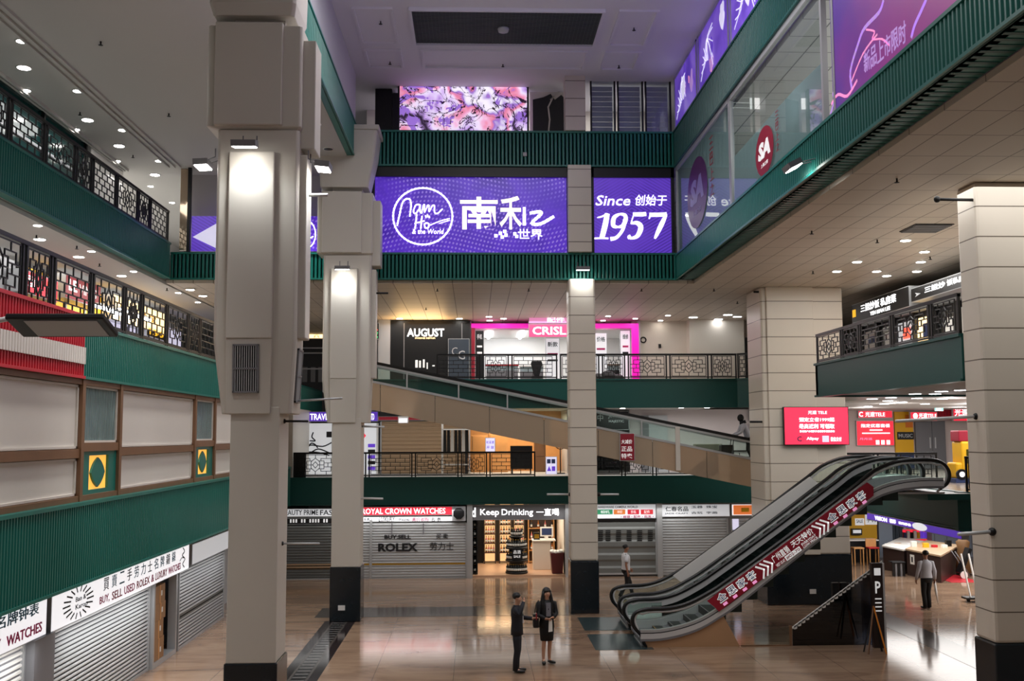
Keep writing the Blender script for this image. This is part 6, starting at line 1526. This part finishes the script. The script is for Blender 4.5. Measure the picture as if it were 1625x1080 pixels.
# red video screen on the wide column
m = mat('red_video_screen', (226, 50, 80), .4, emit=.9); g = G(m)
M['redscreen'] = m
r = bsign('large red video screen with white lettering on the wide tiled column', 1245, 645, 1346, 706, 'redscreen', [('光速 TELE', 1282, 651, 1312, 657, 'litb', .005), ('预定立省1999起', 1268, 662, 1324, 669, 'litb', .02), ('最高返利 可领取', 1268, 672, 1324, 680, 'litb', .02), ('新老用户办理更多套餐即享优惠活动', 1269, 682, 1324, 686, 'litb'), ('Alipay', 1280, 693, 1299, 699, 'litb', .01), ('■', 1305, 691, 1315, 701, 'litlav'), ('微信支付', 1318, 693, 1335, 700, 'litb', .01), ('C', 1265, 692, 1272, 700, 'navy', .02)], .14, 'video_screen', Y=32.62, frame='black')
sbox('trim_%d' % NB[0], 'black mounting frame behind the red video screen', 'frame', at(1250, 676, Y=32.77).x, at(1340, 676, Y=32.77).x, 32.76, 32.86, 5.2, 6.1, 'black'); NB[0] += 1
# ---- restaurant on the third level right gallery
XR = 13.0
def rsign(label, u0, v0, u1, v1, face, lines, X=XR, **k):
    a = at(u0, (v0 + v1) / 2, X=X); b = at(u1, (v0 + v1) / 2, X=X); f = rightw(X, a.y, 0); w = a.y - b.y
    zt = at(u0, v0, X=X).z; zl = at(u0, v1, X=X).z
    f = rightw(X, a.y, zl); T = [(t[0], t[1] * w, t[2] * (zt - zl), t[3] * w, t[4] * (zt - zl), t[5]) + tuple(t[6:]) for t in lines]
    return sign(label, f, w, zt - zl, face, T, .46, **k), f, w
rsign('dark restaurant sign with lit white characters further from the right front column', 1352, 484, 1444, 513, 'black', [('三姐炒饭', .18, .42, .34, .42, 'litb', .015), ('私房菜', .54, .42, .26, .42, 'litb', .015), ('YEN MAN LEE', .35, .12, .35, .2, 'litb', .01), ('▮', .02, .3, .06, .4, 'yellowlit')])
rsign('dark restaurant sign with lit white characters and yellow glow by the right front column', 1446, 458, 1545, 480, 'black', [('三姐炒', .25, .36, .34, .42, 'litb', .015), ('饭私房菜', .62, .36, .36, .42, 'litb', .015), ('➤', .08, .3, .1, .3, 'lgrey')])
r = thing('shopfront', 'dark restaurant front with framed windows under the lit signs on the right', 'shopfront', (XR, 29, 7.3))
MB().box(XR + .65, XR + .8, 20, 36, 7.3, 9.25, M['dark']).build('backing', r)
q = MB()
for k in range(11): y = 21 + k * 1.45; q.box(XR + .5, XR + .65, y - .06, y + .06, 7.3, 9.3, M['black'])
q.box(XR + .45, XR + .65, 20, 36, 9.1, 9.3, M['alu']); q.build('frame', r)
R = random.Random(5)
for k in range(10):
    y = 21.1 + k * 1.45
    MB().box(XR + .6, XR + .65, y + .1, y + 1.25, 7.4 + .2 * R.random(), 8.9, M[('smoke', 'litw', 'litgrey', 'smoke', 'cream')[k % 5]]).build('pane', r)
    q = MB(); q.box(XR + .57, XR + .6, y + .3, y + .8, 8.2 + .3 * R.random(), 8.7, M[('navy', 'neonred', 'paper')[k % 3]]); q.build('menu_poster', r)
lamp('AREA', 'sign_glow', (XR - .5, 25, 10.0), 12, (1, .85, .5), .3, 5, target=(XR + .1, 25, 9.6))
# ---- ground level on the right
f = rightw(13.02, 34.2, 2.55)
r = sign('long purple lit sign with white logo hanging under the green band on the right', f, 6.7, .23, 'purple', [('VISION', .7, .05, 1.0, .13, 'litb', .02), ('视界', 1.9, .05, .5, .13, 'litb', .01), ('数码影像', 2.6, .07, .9, .08, 'litb')], .2)
q = MB(); q.poly(f, [(4.1 + .5 * math.cos(k * math.pi / 12), .115 + .11 * math.sin(k * math.pi / 12)) for k in range(24)], .008, .016, M['lit']); q.build('oval_logo', r)
def gbox(u0, u1, Y, v0, v1=None): return at(u0, 880, Y=Y).x, at(u1, 880, Y=Y).x, at(u0, v0, Y=Y).z, (0 if v1 is None else at(u0, v1, Y=Y).z)
x0, x1, z1, _ = gbox(1342, 1394, 43.5, 856)
r = thing('counter', 'black counter behind the two wooden stools on the right', 'counter', ((x0 + x1) / 2, 43.7, 0)); MB().box(x0, x1, 43.5, 44.0, 0, z1 - .05, M['black']).build('body', r); MB().box(x0, x1, 43.4, 44.1, z1 - .05, z1, M['white']).build('worktop', r)
x0, x1, z1, z0 = gbox(1346, 1393, 44.8, 812, 852)
r = thing('display_wall', 'yellow display wall with white notices behind the black counter', 'display', ((x0 + x1) / 2, 44.8, 0)); MB().box(x0, x1, 44.8, 44.9, 0, z1, M['yellow']).build('board', r)
f2 = back(44.79, 0, 0)
for k, (u0, u1, v0, v1, t) in enumerate(((1357, 1371, 822, 833, 'SALE'), (1373, 1391, 815, 832, '手机'))):
    a = P2(f2, u0, v1); b = P2(f2, u1, v0); q = MB(); q.fbox(f2, a[0], b[0], a[1], b[1], 0, .02, M['litgrey']); q.text(t, f2, a[0] + .06, a[1] + .1, b[0] - a[0] - .12, (b[1] - a[1]) * .5, M['ink'], .02, .005, .01); q.build('notice', r)
q = MB(); a = P2(f2, 1350, 848); b = P2(f2, 1366, 838); q.fbox(f2, a[0], b[0], a[1], b[1], 0, .15, M['black']); q.fbox(f2, a[0] + .05, b[0] - .05, a[1] + .08, b[1] - .05, .15, .16, M['litgrey']); q.build('monitor', r)
for k, (u, lab, m) in enumerate(((1361, 'plain wooden stool at the black counter', 'lwood'), (1385, 'wooden stool with a red seat at the black counter', 'red'))):
    p = at(u, 898, Z=0); y = 42.6; x = at(u, 880, Y=y).x
    r = thing('stool', lab, 'stool', (x, y, 0)); MB().box(x - .22, x + .22, y - .2, y + .2, .66, .72, M[m]).build('seat', r, .015)
    for a, b in ((-.2, -.18), (.16, -.18), (-.2, .14), (.16, .14)): MB().box(x + a, x + a + .04, y + b, y + b + .04, 0, .66, M['lwood']).build('leg', r)
    if m == 'red': MB().box(x - .22, x + .22, y + .16, y + .2, .72, 1.05, M['lwood']).build('backrest', r)
x0, x1, z1, z0 = gbox(1396, 1424, 45.0, 818)
r = thing('changing_booth', 'pale blue booth with dark curtain on the right ground floor', 'booth', ((x0 + x1) / 2, 45.0, 0)); MB().box(x0, x0 + .6, 45.0, 45.2, 0, 2.4, mat('pale_blue', (150, 164, 184), .5)).build('panel', r)
q = MB(); 
for k in range(6): q.box(x0 + .6 + k * .08, x0 + .66 + k * .08, 45.0 + .03 * (k % 2), 45.1, .1, 2.4, mat('slate_curtain', (60, 72, 84), .7) if k == 0 else q.ms[-1])
q.build('curtain', r)
x0, x1, z1, z0 = gbox(1426, 1476, 46, 830)
r = thing('product_shelf', 'red shelf packed with coloured boxes on the right ground floor', 'shelf', ((x0 + x1) / 2, 46, 0)); MB().box(x0, x1, 46.1, 46.2, 0, 2.3, M['redlit']).build('back_panel', r)
for k in range(4): MB().box(x0, x1, 45.8, 46.1, .7 + k * .42, .73 + k * .42, M['white']).build('shelf', r)
R = random.Random(9)
for j in range(3):
    for k in range(9):
        x = x0 + .06 + (x1 - x0 - .2) * k / 8
        o = tag(MB().box(x, x + .12, 45.85, 46.0, .73 + j * .42 + .42 * 0, .73 + j * .42 + .22 + .12 * R.random(), M[('paper', 'navy', 'crimson', 'black', 'yellow', 'purple')[R.randrange(6)]]).build('product_box'), '%s product box from the left on the %s shelf of the red unit' % (ORD[k], ('lowest', 'middle', 'upper')[j]), 'box', 'boxes on the red product shelf')
r = thing('cabinet', 'row of pale blue grey cabinets under a dark lintel on the right ground floor', 'cabinet', (at(1510, 880, Y=45).x, 45, 0)); x0, x1, z1, z0 = gbox(1480, 1560, 45, 842)
MB().box(x0, x1, 45, 45.5, 0, 2.3, mat('cabinet_blue', (150, 160, 178), .5)).build('body', r)
for k in range(4): MB().box(x0 + .1 + k * .55, x0 + .12 + k * .55, 44.98, 45, .1, 2.2, M['grey']).build('door_edge', r)
# dark sales counters with papers
def prism(name, label, cat, pts, h, m, top):
    P = [at(u, v, Z=0) for u, v in pts]; c = sum(P, Vector()) / len(P)
    r = thing(name, label, cat, (c.x, c.y, 0)); ft = Fr((0, 0, 0), (1, 0, 0), (0, 1, 0))
    MB().poly(ft, [(p.x, p.y) for p in P], 0, h - .06, M[m]).build('body', r); MB().poly(ft, [(c.x + (p.x - c.x) * 1.04, c.y + (p.y - c.y) * 1.04) for p in P], h - .06, h, M[top]).build('worktop', r)
    return r, c
M['tan'] = mat('tan_laminate', (186, 160, 130), .4)
M['espresso'] = mat('espresso_wood', (58, 42, 40), .4)
r, c = prism('sales_counter', 'dark brown sales counter with a numbered card in front of the walking man', 'counter', ((1440, 912), (1494, 925), (1524, 905), (1472, 896)), 1.0, 'espresso', 'tan')
p0 = at(1440, 912, Z=0); p1 = at(1494, 925, Z=0); dvv = (p1 - p0).normalized(); fc = Fr(p0 + dvv * .25 + Vector((0, 0, .45)), dvv); q = MB(); q.fbox(fc, 0, .28, 0, .36, .004, .014, M['paper']); q.text('1', fc, .09, .08, .1, .2, M['ink'], .014, .003, .02); q.build('number_card', r)
r2, c2_ = prism('sales_counter', 'dark brown sales counter covered in white papers further back', 'counter', ((1402, 903), (1436, 911), (1468, 895), (1430, 888)), .95, 'espresso', 'white')
R = random.Random(4)
for k in range(7):
    x = c2_.x + (k - 3) * .22; y = c2_.y + (R.random() - .5) * .6; q = MB(); q.box(x - .15, x + .15, y - .1, y + .1, .95 + .002 * k, .953 + .002 * k, M[('paper', 'litgrey', 'lwood')[k % 3]]); tag(q.build('leaflet'), ORD[k] + ' leaflet from the left on the far papered counter', 'leaflet', 'leaflets on the far counter')
for k in range(5):
    x = c.x + (k - 2) * .35; y = c.y + (R.random() - .5) * .5; tag(MB().box(x - .1, x + .1, y - .08, y + .08, 1.0, 1.06 + .2 * R.random(), M[('white', 'yellow', 'red', 'paper', 'black')[k]]).build('small_box'), ORD[k] + ' small box from the left on the numbered counter', 'box', 'small boxes on the numbered counter')
p = at(1424, 913, Z=0)
r = thing('stool', 'low black and white striped stool by the dark counters', 'stool', (p.x, p.y, 0)); MB().box(p.x - .26, p.x + .26, p.y - .2, p.y + .2, .48, .54, M['black']).build('seat', r, .01)
for k in range(5): MB().box(p.x - .24 + k * .1, p.x - .17 + k * .1, p.y - .18, p.y - .1, 0, .48, M['black'] if k % 2 == 0 else M['grey']).build('leg', r)
p = at(1512, 917, Z=0); p.x += .35; r = thing('pushchair', 'dark folded pushchair with a white wheel beside the counters', 'pushchair', (p.x, p.y, 0)); q = MB(); q.bar((p.x - .1, p.y, .2), (p.x + .3, p.y, 1.1), .35, .12, M['black']); q.build('seat', r); f2 = back(p.y - .15, p.x + .0, .14)
q = MB(); q.poly(f2, [(.14 * math.cos(k * math.pi / 9), .14 * math.sin(k * math.pi / 9)) for k in range(18)], 0, .05, M['white']); q.build('wheel', r)
for s in (-.15, .15): MB().tube([(p.x + .25, p.y + s, .06), (p.x - .1, p.y + s, .7), (p.x - .3, p.y + s, 1.0)], .018, M['grey'], 6).build('handle', r)
p = at(1530, 912, Z=0); r = thing('garment_stand', 'brown and gold long garment on a stand beside the right front column', 'garment', (p.x, p.y, 0)); MB().lathe([(.3, .1), (.26, .6), (.2, 1.0), (.26, 1.25), (.08, 1.4)], (p.x, p.y, 0), mottled('brown_brocade', (110, 78, 44), .6, .3, 9), 12).build('garment', r); MB().lathe([(.3, 0), (.28, .05)], (p.x, p.y, 0), M['dwood'], 12).build('base', r); MB().tube([(p.x, p.y, .05), (p.x, p.y, .2)], .03, M['dwood']).build('pole', r)
sbox('trim_%d' % NB[0], 'red carpet patch beside the dark counter', 'carpet', at(1497, 920, Z=0).x, at(1545, 920, Z=0).x, at(1510, 924, Z=0).y, at(1510, 912, Z=0).y, 0, .01, 'red'); NB[0] += 1
p = at(1541, 955, Z=0); r = thing('trolley', 'folded white trolley leaning near the right front column', 'trolley', (p.x, p.y, 0))
for dx in (0, .25): MB().bar((p.x + dx, p.y, .1), (p.x + dx - .12, p.y + .3, 1.5), .04, .04, M['white']).build('frame_bar', r)
MB().box(p.x - .2, p.x + .4, p.y - .15, p.y + .25, .1, .16, M['black']).build('platform', r)
for dx in (-.1, .3): MB().tube([(p.x + dx, p.y - .05, .06), (p.x + dx, p.y + .0, .06)], .055, M['rubber'], 10).build('wheel', r)

# ------------------------------------------------------------------ people
M['skin'] = mat('skin', (206, 158, 132), .5); M['skin2'] = mat('skin_tan', (164, 116, 92), .5)
M['hair'] = mat('black_hair', (16, 14, 14), .45); M['suit'] = mat('navy_suit_cloth', (24, 26, 36), .7); M['blackcloth'] = mat('black_cloth', (14, 14, 17), .7)
M['whitecloth'] = mat('white_cloth', (222, 222, 226), .7); M['greycloth'] = mat('pale_grey_cloth', (196, 196, 204), .7); M['blouse'] = mottled('grey_patterned_blouse', (120, 120, 128), .7, .5, 40)
M['lip'] = mat('lip', (150, 70, 70), .5); M['eye'] = mat('dark_eye', (20, 14, 12), .3)
def skinned(name, chains, m, parent, xf, sub=1):
    key = {}; vs = []; es = []; rs = []
    for ch in chains:
        prev = None
        for p in ch:
            k = (round(p[0], 4), round(p[1], 4), round(p[2], 4))
            if k not in key: key[k] = len(vs); vs.append(xf(p)); rs.append((p[3], p[4] if len(p) > 4 else p[3]))
            i = key[k]
            if prev is not None and prev != i: es.append((prev, i))
            prev = i
    o0 = ORG[parent.name]
    me = bpy.data.meshes.new(name); me.from_pydata([v - o0 for v in vs], es, [])
    ob = bpy.data.objects.new(name, me); C.objects.link(ob)
    sk = ob.modifiers.new('skin', 'SKIN'); sk.use_smooth_shade = True
    sd = me.skin_vertices[0].data
    s = xf.scale
    for i, r in enumerate(rs): sd[i].radius = (r[0] * s, r[1] * s); sd[i].use_root = (i == 0)
    ss = ob.modifiers.new('sub', 'SUBSURF'); ss.levels = sub; ss.render_levels = sub
    dg = bpy.context.evaluated_depsgraph_get()
    m2 = bpy.data.meshes.new_from_object(ob.evaluated_get(dg))
    bpy.data.objects.remove(ob); bpy.data.meshes.remove(me)
    m2.materials.clear(); m2.materials.append(m)
    m2.polygons.foreach_set('use_smooth', [True] * len(m2.polygons)); m2.polygons.foreach_set('material_index', [0] * len(m2.polygons))
    o = bpy.data.objects.new(name, m2); C.objects.link(o); o.parent = parent; ORG[o.name] = o0
    return o
class XF:
    def __init__(s, base, ang, h): s.b = Vector(base); s.a = ang; s.scale = h / 1.75
    def __call__(s, p):
        x, y, z = p[0] * s.scale, p[1] * s.scale, p[2] * s.scale; c, n = math.cos(s.a), math.sin(s.a)
        return s.b + Vector((x * c - y * n, x * n + y * c, z))
def hand(w, d, up, side):
    """palm and five fingers from wrist w along d; up = back of the hand, side = thumb side"""
    w = Vector(w); d = Vector(d).normalized(); side = (Vector(side) - d * Vector(side).dot(d)).normalized(); up = Vector(up)
    palm = w + d * .05; ch = [[(*w, .026, .022), (*palm, .036, .018)]]
    for i, (o, l) in enumerate(((.030, .066), (.011, .076), (-.010, .070), (-.029, .055))):
        k = palm + d * .035 + side * o; m1 = k + d * l * .55 - up * .006; t = m1 + d * l * .4 - up * .022
        ch.append([(*palm, .036, .018), (*k, .0105), (*m1, .009), (*t, .0075)])
    t0 = palm - d * .01 + side * .042; t1 = t0 + side * .02 + d * .035; t2 = t1 + d * .03 - up * .01
    ch.append([(*palm, .036, .018), (*t0, .013), (*t1, .010), (*t2, .008)])
    return ch
def person(label, base, ang, h, arms, legs, top, bottom, skin='skin', hair='short', lean=(0, 0), long_sleeve=True, skirt=False, face=True, group=None, head_turn=(0, 0)):
    """arms = ((elbow, wrist, hand_dir, up, side) for left, right); legs = ((knee, ankle, toe) for left, right)"""
    xf = XF(base, ang, h); r = thing('person', label, 'person', base)
    lx, ly = lean
    def L(p, f): return (p[0] + lx * f, p[1] + ly * f, p[2], *p[3:])
    pel = (0, 0, .98, .10, .10); wa = L((0, 0, 1.13, .10, .10), .3); chst = L((0, .0, 1.32, .115, .105), .7); nb = L((0, -.012, 1.455, .066, .062), .95)
    nk = L((0, 0, 1.525, .052), 1.05); tx, ty = head_turn
    jaw = L((tx * .5, .022 + ty * .5, 1.585, .066, .066), 1.15); hd = L((tx, .008 + ty, 1.665, .079, .088), 1.25); cr = L((tx, 0 + ty, 1.722, .06, .066), 1.3)
    body = [[pel, wa, chst, nb, nk, jaw, hd, cr]]
    body.append([hd, (hd[0], hd[1] + .09, hd[2] - .02, .017), (hd[0], hd[1] + .108, hd[2] - .035, .012)])
    for s in (-1, 1): body.append([hd, (hd[0] + s * .082, hd[1] - .005, hd[2] - .01, .016), (hd[0] + s * .092, hd[1] - .012, hd[2] + .005, .011)])
    for i, s in enumerate((-1, 1)):
        sh = L((s * .165, -.005, 1.405, .05), .88); el, wr, hdv, up, sd = arms[i]
        el4 = (*el, .043); wr4 = (*wr, .028)
        body.append([chst, sh, el4, wr4]); hc = hand(wr, hdv, up, sd); hc[0][0] = wr4; body += hc
        kn, an, toe = legs[i]
        body.append([pel, (s * .085, 0, .90, .078), (*kn, .055), (kn[0] * .5 + an[0] * .5, kn[1] * .5 + an[1] * .5 - .012, kn[2] * .5 + an[2] * .5 + .06, .05), (*an, .036), (*toe, .03, .022)])
    bd = skinned('body', body, M[skin], r, xf, 2)
    def loft(q, rings, m, n=16):
        vs = []; fs = []
        for x, y, z, rx, ry in rings:
            vs += [xf((x + rx * math.cos(2 * math.pi * k / n), y + ry * math.sin(2 * math.pi * k / n), z)) for k in range(n)]
        for a in range(len(rings) - 1):
            for k in range(n): fs.append((a * n + k, a * n + (k + 1) % n, (a + 1) * n + (k + 1) % n, (a + 1) * n + k))
        fs.append(tuple(range(n - 1, -1, -1))); e0 = (len(rings) - 1) * n; fs.append(tuple(range(e0, e0 + n)))
        q.add(vs, fs, m, True)
    def ll(x, y, z, rx, ry, k): return (x + lx * k, y + ly * k, z, rx, ry)
    coat = top in ('suit', 'blackcloth')
    q = MB(); hem = .84 if coat else .90
    loft(q, [ll(0, -.005, hem, .192 if coat else .17, .142, .0), ll(0, -.005, .97, .186, .14, .1), ll(0, 0, 1.12, .165 if not skirt else .152, .128, .3), ll(0, 0, 1.28, .186, .142, .62), ll(0, -.005, 1.37, .192, .135, .78), ll(0, -.008, 1.43, .16, .11, .88), ll(0, -.012, 1.475, .078, .075, .97), ll(0, -.012, 1.50, .062, .062, 1.0)], M[top])
    for i, s in enumerate((-1, 1)):
        sh = L((s * .165, -.005, 1.405), .88); el, wr, *_ = arms[i]
        el = Vector(el); wr = Vector(wr); shv = Vector(sh[:3])
        if long_sleeve: q.tube([xf(k) for k in (shv + Vector((-s * .05, 0, .02)), shv + Vector((s * .02, 0, -.005)), shv.lerp(el, .5), el, el.lerp(wr, .5), wr + (wr - el) * .02)], [k * xf.scale for k in (.05, .078, .068, .056, .05, .041)], M[top], 12)
        else: q.tube([xf(k) for k in (shv + Vector((-s * .05, 0, .02)), shv + Vector((s * .02, 0, -.005)), shv.lerp(el, .5), shv.lerp(el, .75))], [k * xf.scale for k in (.05, .078, .076, .078)], M[top], 12)
    q.build('jacket' if coat else 'shirt', r)
    q = MB()
    if skirt:
        loft(q, [(0, 0, 1.06, .14, .115), (0, -.005, .92, .182, .142), (0, 0, .75, .178, .138), (0, .0, .54, .158, .122)], M[bottom]); q.build('skirt', r)
    else:
        loft(q, [(0, 0, 1.04, .15, .125), (0, -.01, .93, .182, .142), (0, -.01, .86, .17, .13), (0, 0, .80, .10, .09)], M[bottom])
        for i, s in enumerate((-1, 1)):
            kn, an, toe = legs[i]; kn = Vector(kn); an = Vector(an); h0 = Vector((s * .085, -.005, .90))
            q.tube([xf(k) for k in (h0, h0.lerp(kn, .45), kn, kn.lerp(an, .5) + Vector((0, -.012, 0)), an + Vector((0, 0, -.03)))], [k * xf.scale for k in (.098, .09, .072, .066, .064)], M[bottom], 12)
        q.build('trousers', r)
    for i, s in enumerate((-1, 1)):
        kn, an, toe = legs[i]; q = MB(); c = xf(((an[0] + toe[0]) / 2, (an[1] + toe[1]) / 2 + .01, min(an[2], .07) - .03 + .004)); d = Vector(xf(toe)) - Vector(xf(an)); d.z = 0; d.normalize()
        q.tube([c - d * .11, c - d * .05, c + d * .06, c + d * .13], [.038, .05, .048, .03], M['rubber'], 10, .75); q.build('shoe', r)
    hc = xf(hd); sc = xf.scale
    q = MB()
    if hair == 'short':
        q.ball(xf((hd[0], hd[1] - .022, hd[2] + .035)), .098 * sc, .1 * sc, .085 * sc, M['hair'], 14, 10)
    else:
        q.ball(xf((hd[0], hd[1] - .02, hd[2] + .03)), .102 * sc, .104 * sc, .092 * sc, M['hair'], 14, 10)
        for s in (-1, 1): q.tube([xf((s * .078 + hd[0], .02, 1.70)), xf((s * .098 + hd[0], .015, 1.58)), xf((s * .115, .045, 1.45)), xf((s * .105, .085, 1.32)), xf((s * .095, .095, 1.24))], [.035 * sc, .042 * sc, .045 * sc, .04 * sc, .012 * sc], M['hair'], 8)
        q.tube([xf((0, -.06, 1.68)), xf((0, -.085, 1.55)), xf((0, -.13, 1.42)), xf((0, -.13, 1.25))], [.09 * sc, .1 * sc, .11 * sc, .06 * sc], M['hair'], 10, .5)
        q.tube([xf((-.07, .075, 1.70)), xf((0, .092, 1.715)), xf((.07, .075, 1.70))], .022 * sc, M['hair'], 8)
    q.build('hair', r)
    if face:
        for s in (-1, 1): MB().ball(xf((hd[0] + s * .03, hd[1] + .078, hd[2] + .002)), .011 * sc, .011 * sc, .007 * sc, M['eye'], 8, 6).build('eye', bd)
        MB().ball(xf((jaw[0] + 0, hd[1] + .074, hd[2] - .078)), .02 * sc, .012 * sc, .006 * sc, M['lip'], 8, 6).build('mouth', bd)
    return r, xf
stand = (((-.10, .01, .49), (-.10, -.03, .085), (-.115, .13, .03)), ((.10, .01, .49), (.10, -.03, .085), (.115, .13, .03)))
# the man in the dark suit, facing the woman
b = at(821, 1066, Z=0); b.z = 0
ang = -math.pi / 2 - .15
r, xf = person('man in dark navy suit raising one hand to his face beside the woman', b, ang, 1.76,
    (((-.235, .10, 1.18), (-.16, .33, 1.17), (.1, 1, .3), (0, 0, 1), (1, 0, .3)),
     ((.29, .08, 1.33), (.115, .16, 1.575), (-.75, .05, .35), (0, 1, .2), (0, .2, 1))), stand, 'suit', 'suit')
q = MB(); p = xf((-.125, .43, 1.22)); q.box(p.x - .012, p.x + .012, p.y - .04, p.y + .04, p.z - .07, p.z + .08, M['crimson'])
tag(q.build('mobile_phone'), 'red backed mobile phone in the hand of the man in the suit', 'phone')
sh = MB(); sh.add([xf(k) for k in ((-.05, .122, 1.44), (.05, .122, 1.44), (.035, .15, 1.1), (-.035, .15, 1.1), (-.05, .08, 1.44), (.05, .08, 1.44), (.035, .11, 1.1), (-.035, .11, 1.1))], [(0, 1, 2, 3), (7, 6, 5, 4), (0, 4, 5, 1), (1, 5, 6, 2), (2, 6, 7, 3), (3, 7, 4, 0)], M['whitecloth']); sh.build('shirt_front', r)
# the woman
b = at(868, 1052, Z=0); b.z = 0
r, xf = person('woman with long black hair in black jacket and skirt holding papers', b, math.pi + .28, 1.74,
    (((-.235, .02, 1.16), (-.10, .20, 1.10), (.8, .5, .05), (0, .3, 1), (.2, .8, .3)),
     ((.235, .03, 1.16), (.11, .20, 1.08), (-.8, .5, -.1), (0, .3, 1), (-.2, .8, .3))),
    (((-.075, .01, .49), (-.07, -.03, .085), (-.12, .12, .03)), ((.085, .03, .49), (.09, .0, .085), (.13, .15, .03))), 'blackcloth', 'blackcloth', hair='long', skirt=True)
q = MB(); q.add([xf(k) for k in ((-.06, .13, 1.43), (.06, .13, 1.43), (.055, .15, 1.12), (-.055, .15, 1.12), (-.06, .08, 1.43), (.06, .08, 1.43), (.055, .11, 1.12), (-.055, .11, 1.12))], [(3, 2, 1, 0), (4, 5, 6, 7), (1, 5, 4, 0), (2, 6, 5, 1), (3, 7, 6, 2), (0, 4, 7, 3)], M['blouse']); q.build('blouse_front', r)
q = MB(); q.add([xf(k) for k in ((-.05, .24, 1.06), (.03, .25, 1.06), (.05, .27, .78), (-.05, .27, .79), (-.05, .225, 1.06), (.03, .235, 1.06), (.05, .255, .78), (-.05, .255, .79))], [(3, 2, 1, 0), (4, 5, 6, 7), (1, 5, 4, 0), (2, 6, 5, 1), (3, 7, 6, 2), (0, 4, 7, 3)], M['paper'])
tag(q.build('papers'), 'white papers hanging from the hands of the woman in black', 'papers')
q = thing('shoulder_bag', 'black shoulder bag hanging at the side of the woman in black', 'bag', xf((.29, -.02, .92)))
mbg = MB(); c = xf((.27, -.02, 1.03)); mbg.box(c.x - .07, c.x + .07, c.y - .14, c.y + .14, c.z - .17, c.z + .15, M['black']); mbg.build('body', q, .03)
MB().tube([xf((.27, .06, 1.18)), xf((.235, .05, 1.40)), xf((.2, 0, 1.485)), xf((.235, -.08, 1.40)), xf((.27, -.1, 1.18))], .012 * 1, M['black'], 6).build('strap', q)
# man walking away on the right
b = at(1472, 966, Z=0); b.z = 0
walk = (((-.09, .03, .49), (-.085, -.03, .085), (-.1, .13, .03)), ((.09, .10, .50), (.085, .05, .085), (.1, .21, .03)))
r, xf = person('man seen from behind in a pale grey long sleeved shirt walking to the counters', b, .05, 1.76,
    (((-.27, -.02, 1.15), (-.30, .05, .90), (0, .2, -1), (-1, 0, 0), (0, 1, 0)), ((.26, -.03, 1.15), (.29, .04, .90), (0, .15, -1), (1, 0, 0), (0, 1, 0))), walk, 'greycloth', 'blackcloth', skin='skin2')
r = thing('umbrella', 'long white furled umbrella carried by the man in the pale grey shirt', 'umbrella', xf((.33, .05, .1)))
MB().tube([xf((.31, .10, .84)), xf((.32, .05, .5)), xf((.335, -.02, .14))], [.032, .04, .008], M['white'], 8).build('canopy', r)
MB().tube([xf((.305, .115, .96)), xf((.31, .10, .84))], .012, M['black'], 6).build('handle', r)
# man behind the escalator
b = at(994, 949, Z=0); b.z = 0
r, xf = person('man in white shirt and black trousers walking behind the escalator foot', b, -math.pi / 2 + .2, 1.74,
    (((-.24, .04, 1.15), (-.23, .22, .95), (0, .6, -.8), (-1, 0, 0), (0, 1, 0)), ((.24, -.08, 1.14), (.25, -.03, .88), (0, .2, -1), (1, 0, 0), (0, 1, 0))),
    (((-.09, .16, .52), (-.09, .26, .10), (-.09, .42, .06)), ((.09, .0, .50), (.09, -.26, .12), (.09, -.14, .03))), 'whitecloth', 'blackcloth', skin='skin2', long_sleeve=False)
q = thing('sling_bag', 'black sling bag worn by the man in white behind the escalator', 'bag', xf((-.2, .05, .95)))
MB().tube([xf((.12, .02, 1.475)), xf((.05, .125, 1.35)), xf((-.1, .135, 1.15)), xf((-.19, .06, 1.02)), xf((-.1, -.12, 1.18)), xf((.05, -.125, 1.35)), xf((.12, -.03, 1.475))], .012, M['black'], 6).build('strap', q)
c = xf((-.22, .03, .98)); MB().box(c.x - .1, c.x + .1, c.y - .04, c.y + .04, c.z - .1, c.z + .08, M['black']).build('body', q, .02)
p = at(992, 946, Z=0)
# person leaning on the moving walkway
px = at(1188, 700, Y=36.65).x; pz = rampz(px) - .80
r, xf = person('person in dark hood and grey top leaning forward on the moving walkway', (px, 36.65, pz), math.pi / 2, 1.66,
    (((-.22, .34, 1.12), (-.18, .55, 1.02), (0, 1, -.1), (0, 0, 1), (1, 0, 0)), ((.22, .34, 1.12), (.18, .55, 1.02), (0, 1, -.1), (0, 0, 1), (-1, 0, 0))),
    (((-.09, .06, .49), (-.09, -.10, .095), (-.1, .05, .05)), ((.09, -.02, .49), (.09, -.26, .10), (.1, -.12, .05))), 'greycloth', 'blackcloth', hair='short', lean=(0, .24))
hd = MB(); hd.ball(xf((0, .285, 1.665)), .12, .12, .135, M['blackcloth'], 14, 10); hd.tube([xf((0, .22, 1.56)), xf((0, .19, 1.45))], [.11, .13], M['blackcloth'], 10); hd.build('hood', r)
q = thing('shopping_trolley', 'small dark trolley pushed up the moving walkway', 'trolley', xf((0, .62, 0)))
for s in (-.2, .2): MB().bar(xf((s, .6, 1.0)), xf((s, .7, .25)), .03, .03, M['grey']).build('upright', q)
MB().bar(xf((-.22, .58, 1.0)), xf((.22, .58, 1.0)), .03, .03, M['black']).build('handle', q)
c = xf((0, .85, .45)); MB().box(c.x - .22, c.x + .22, c.y - .2, c.y + .2, c.z - .2, c.z + .2, M['iron']).build('basket', q, .02)
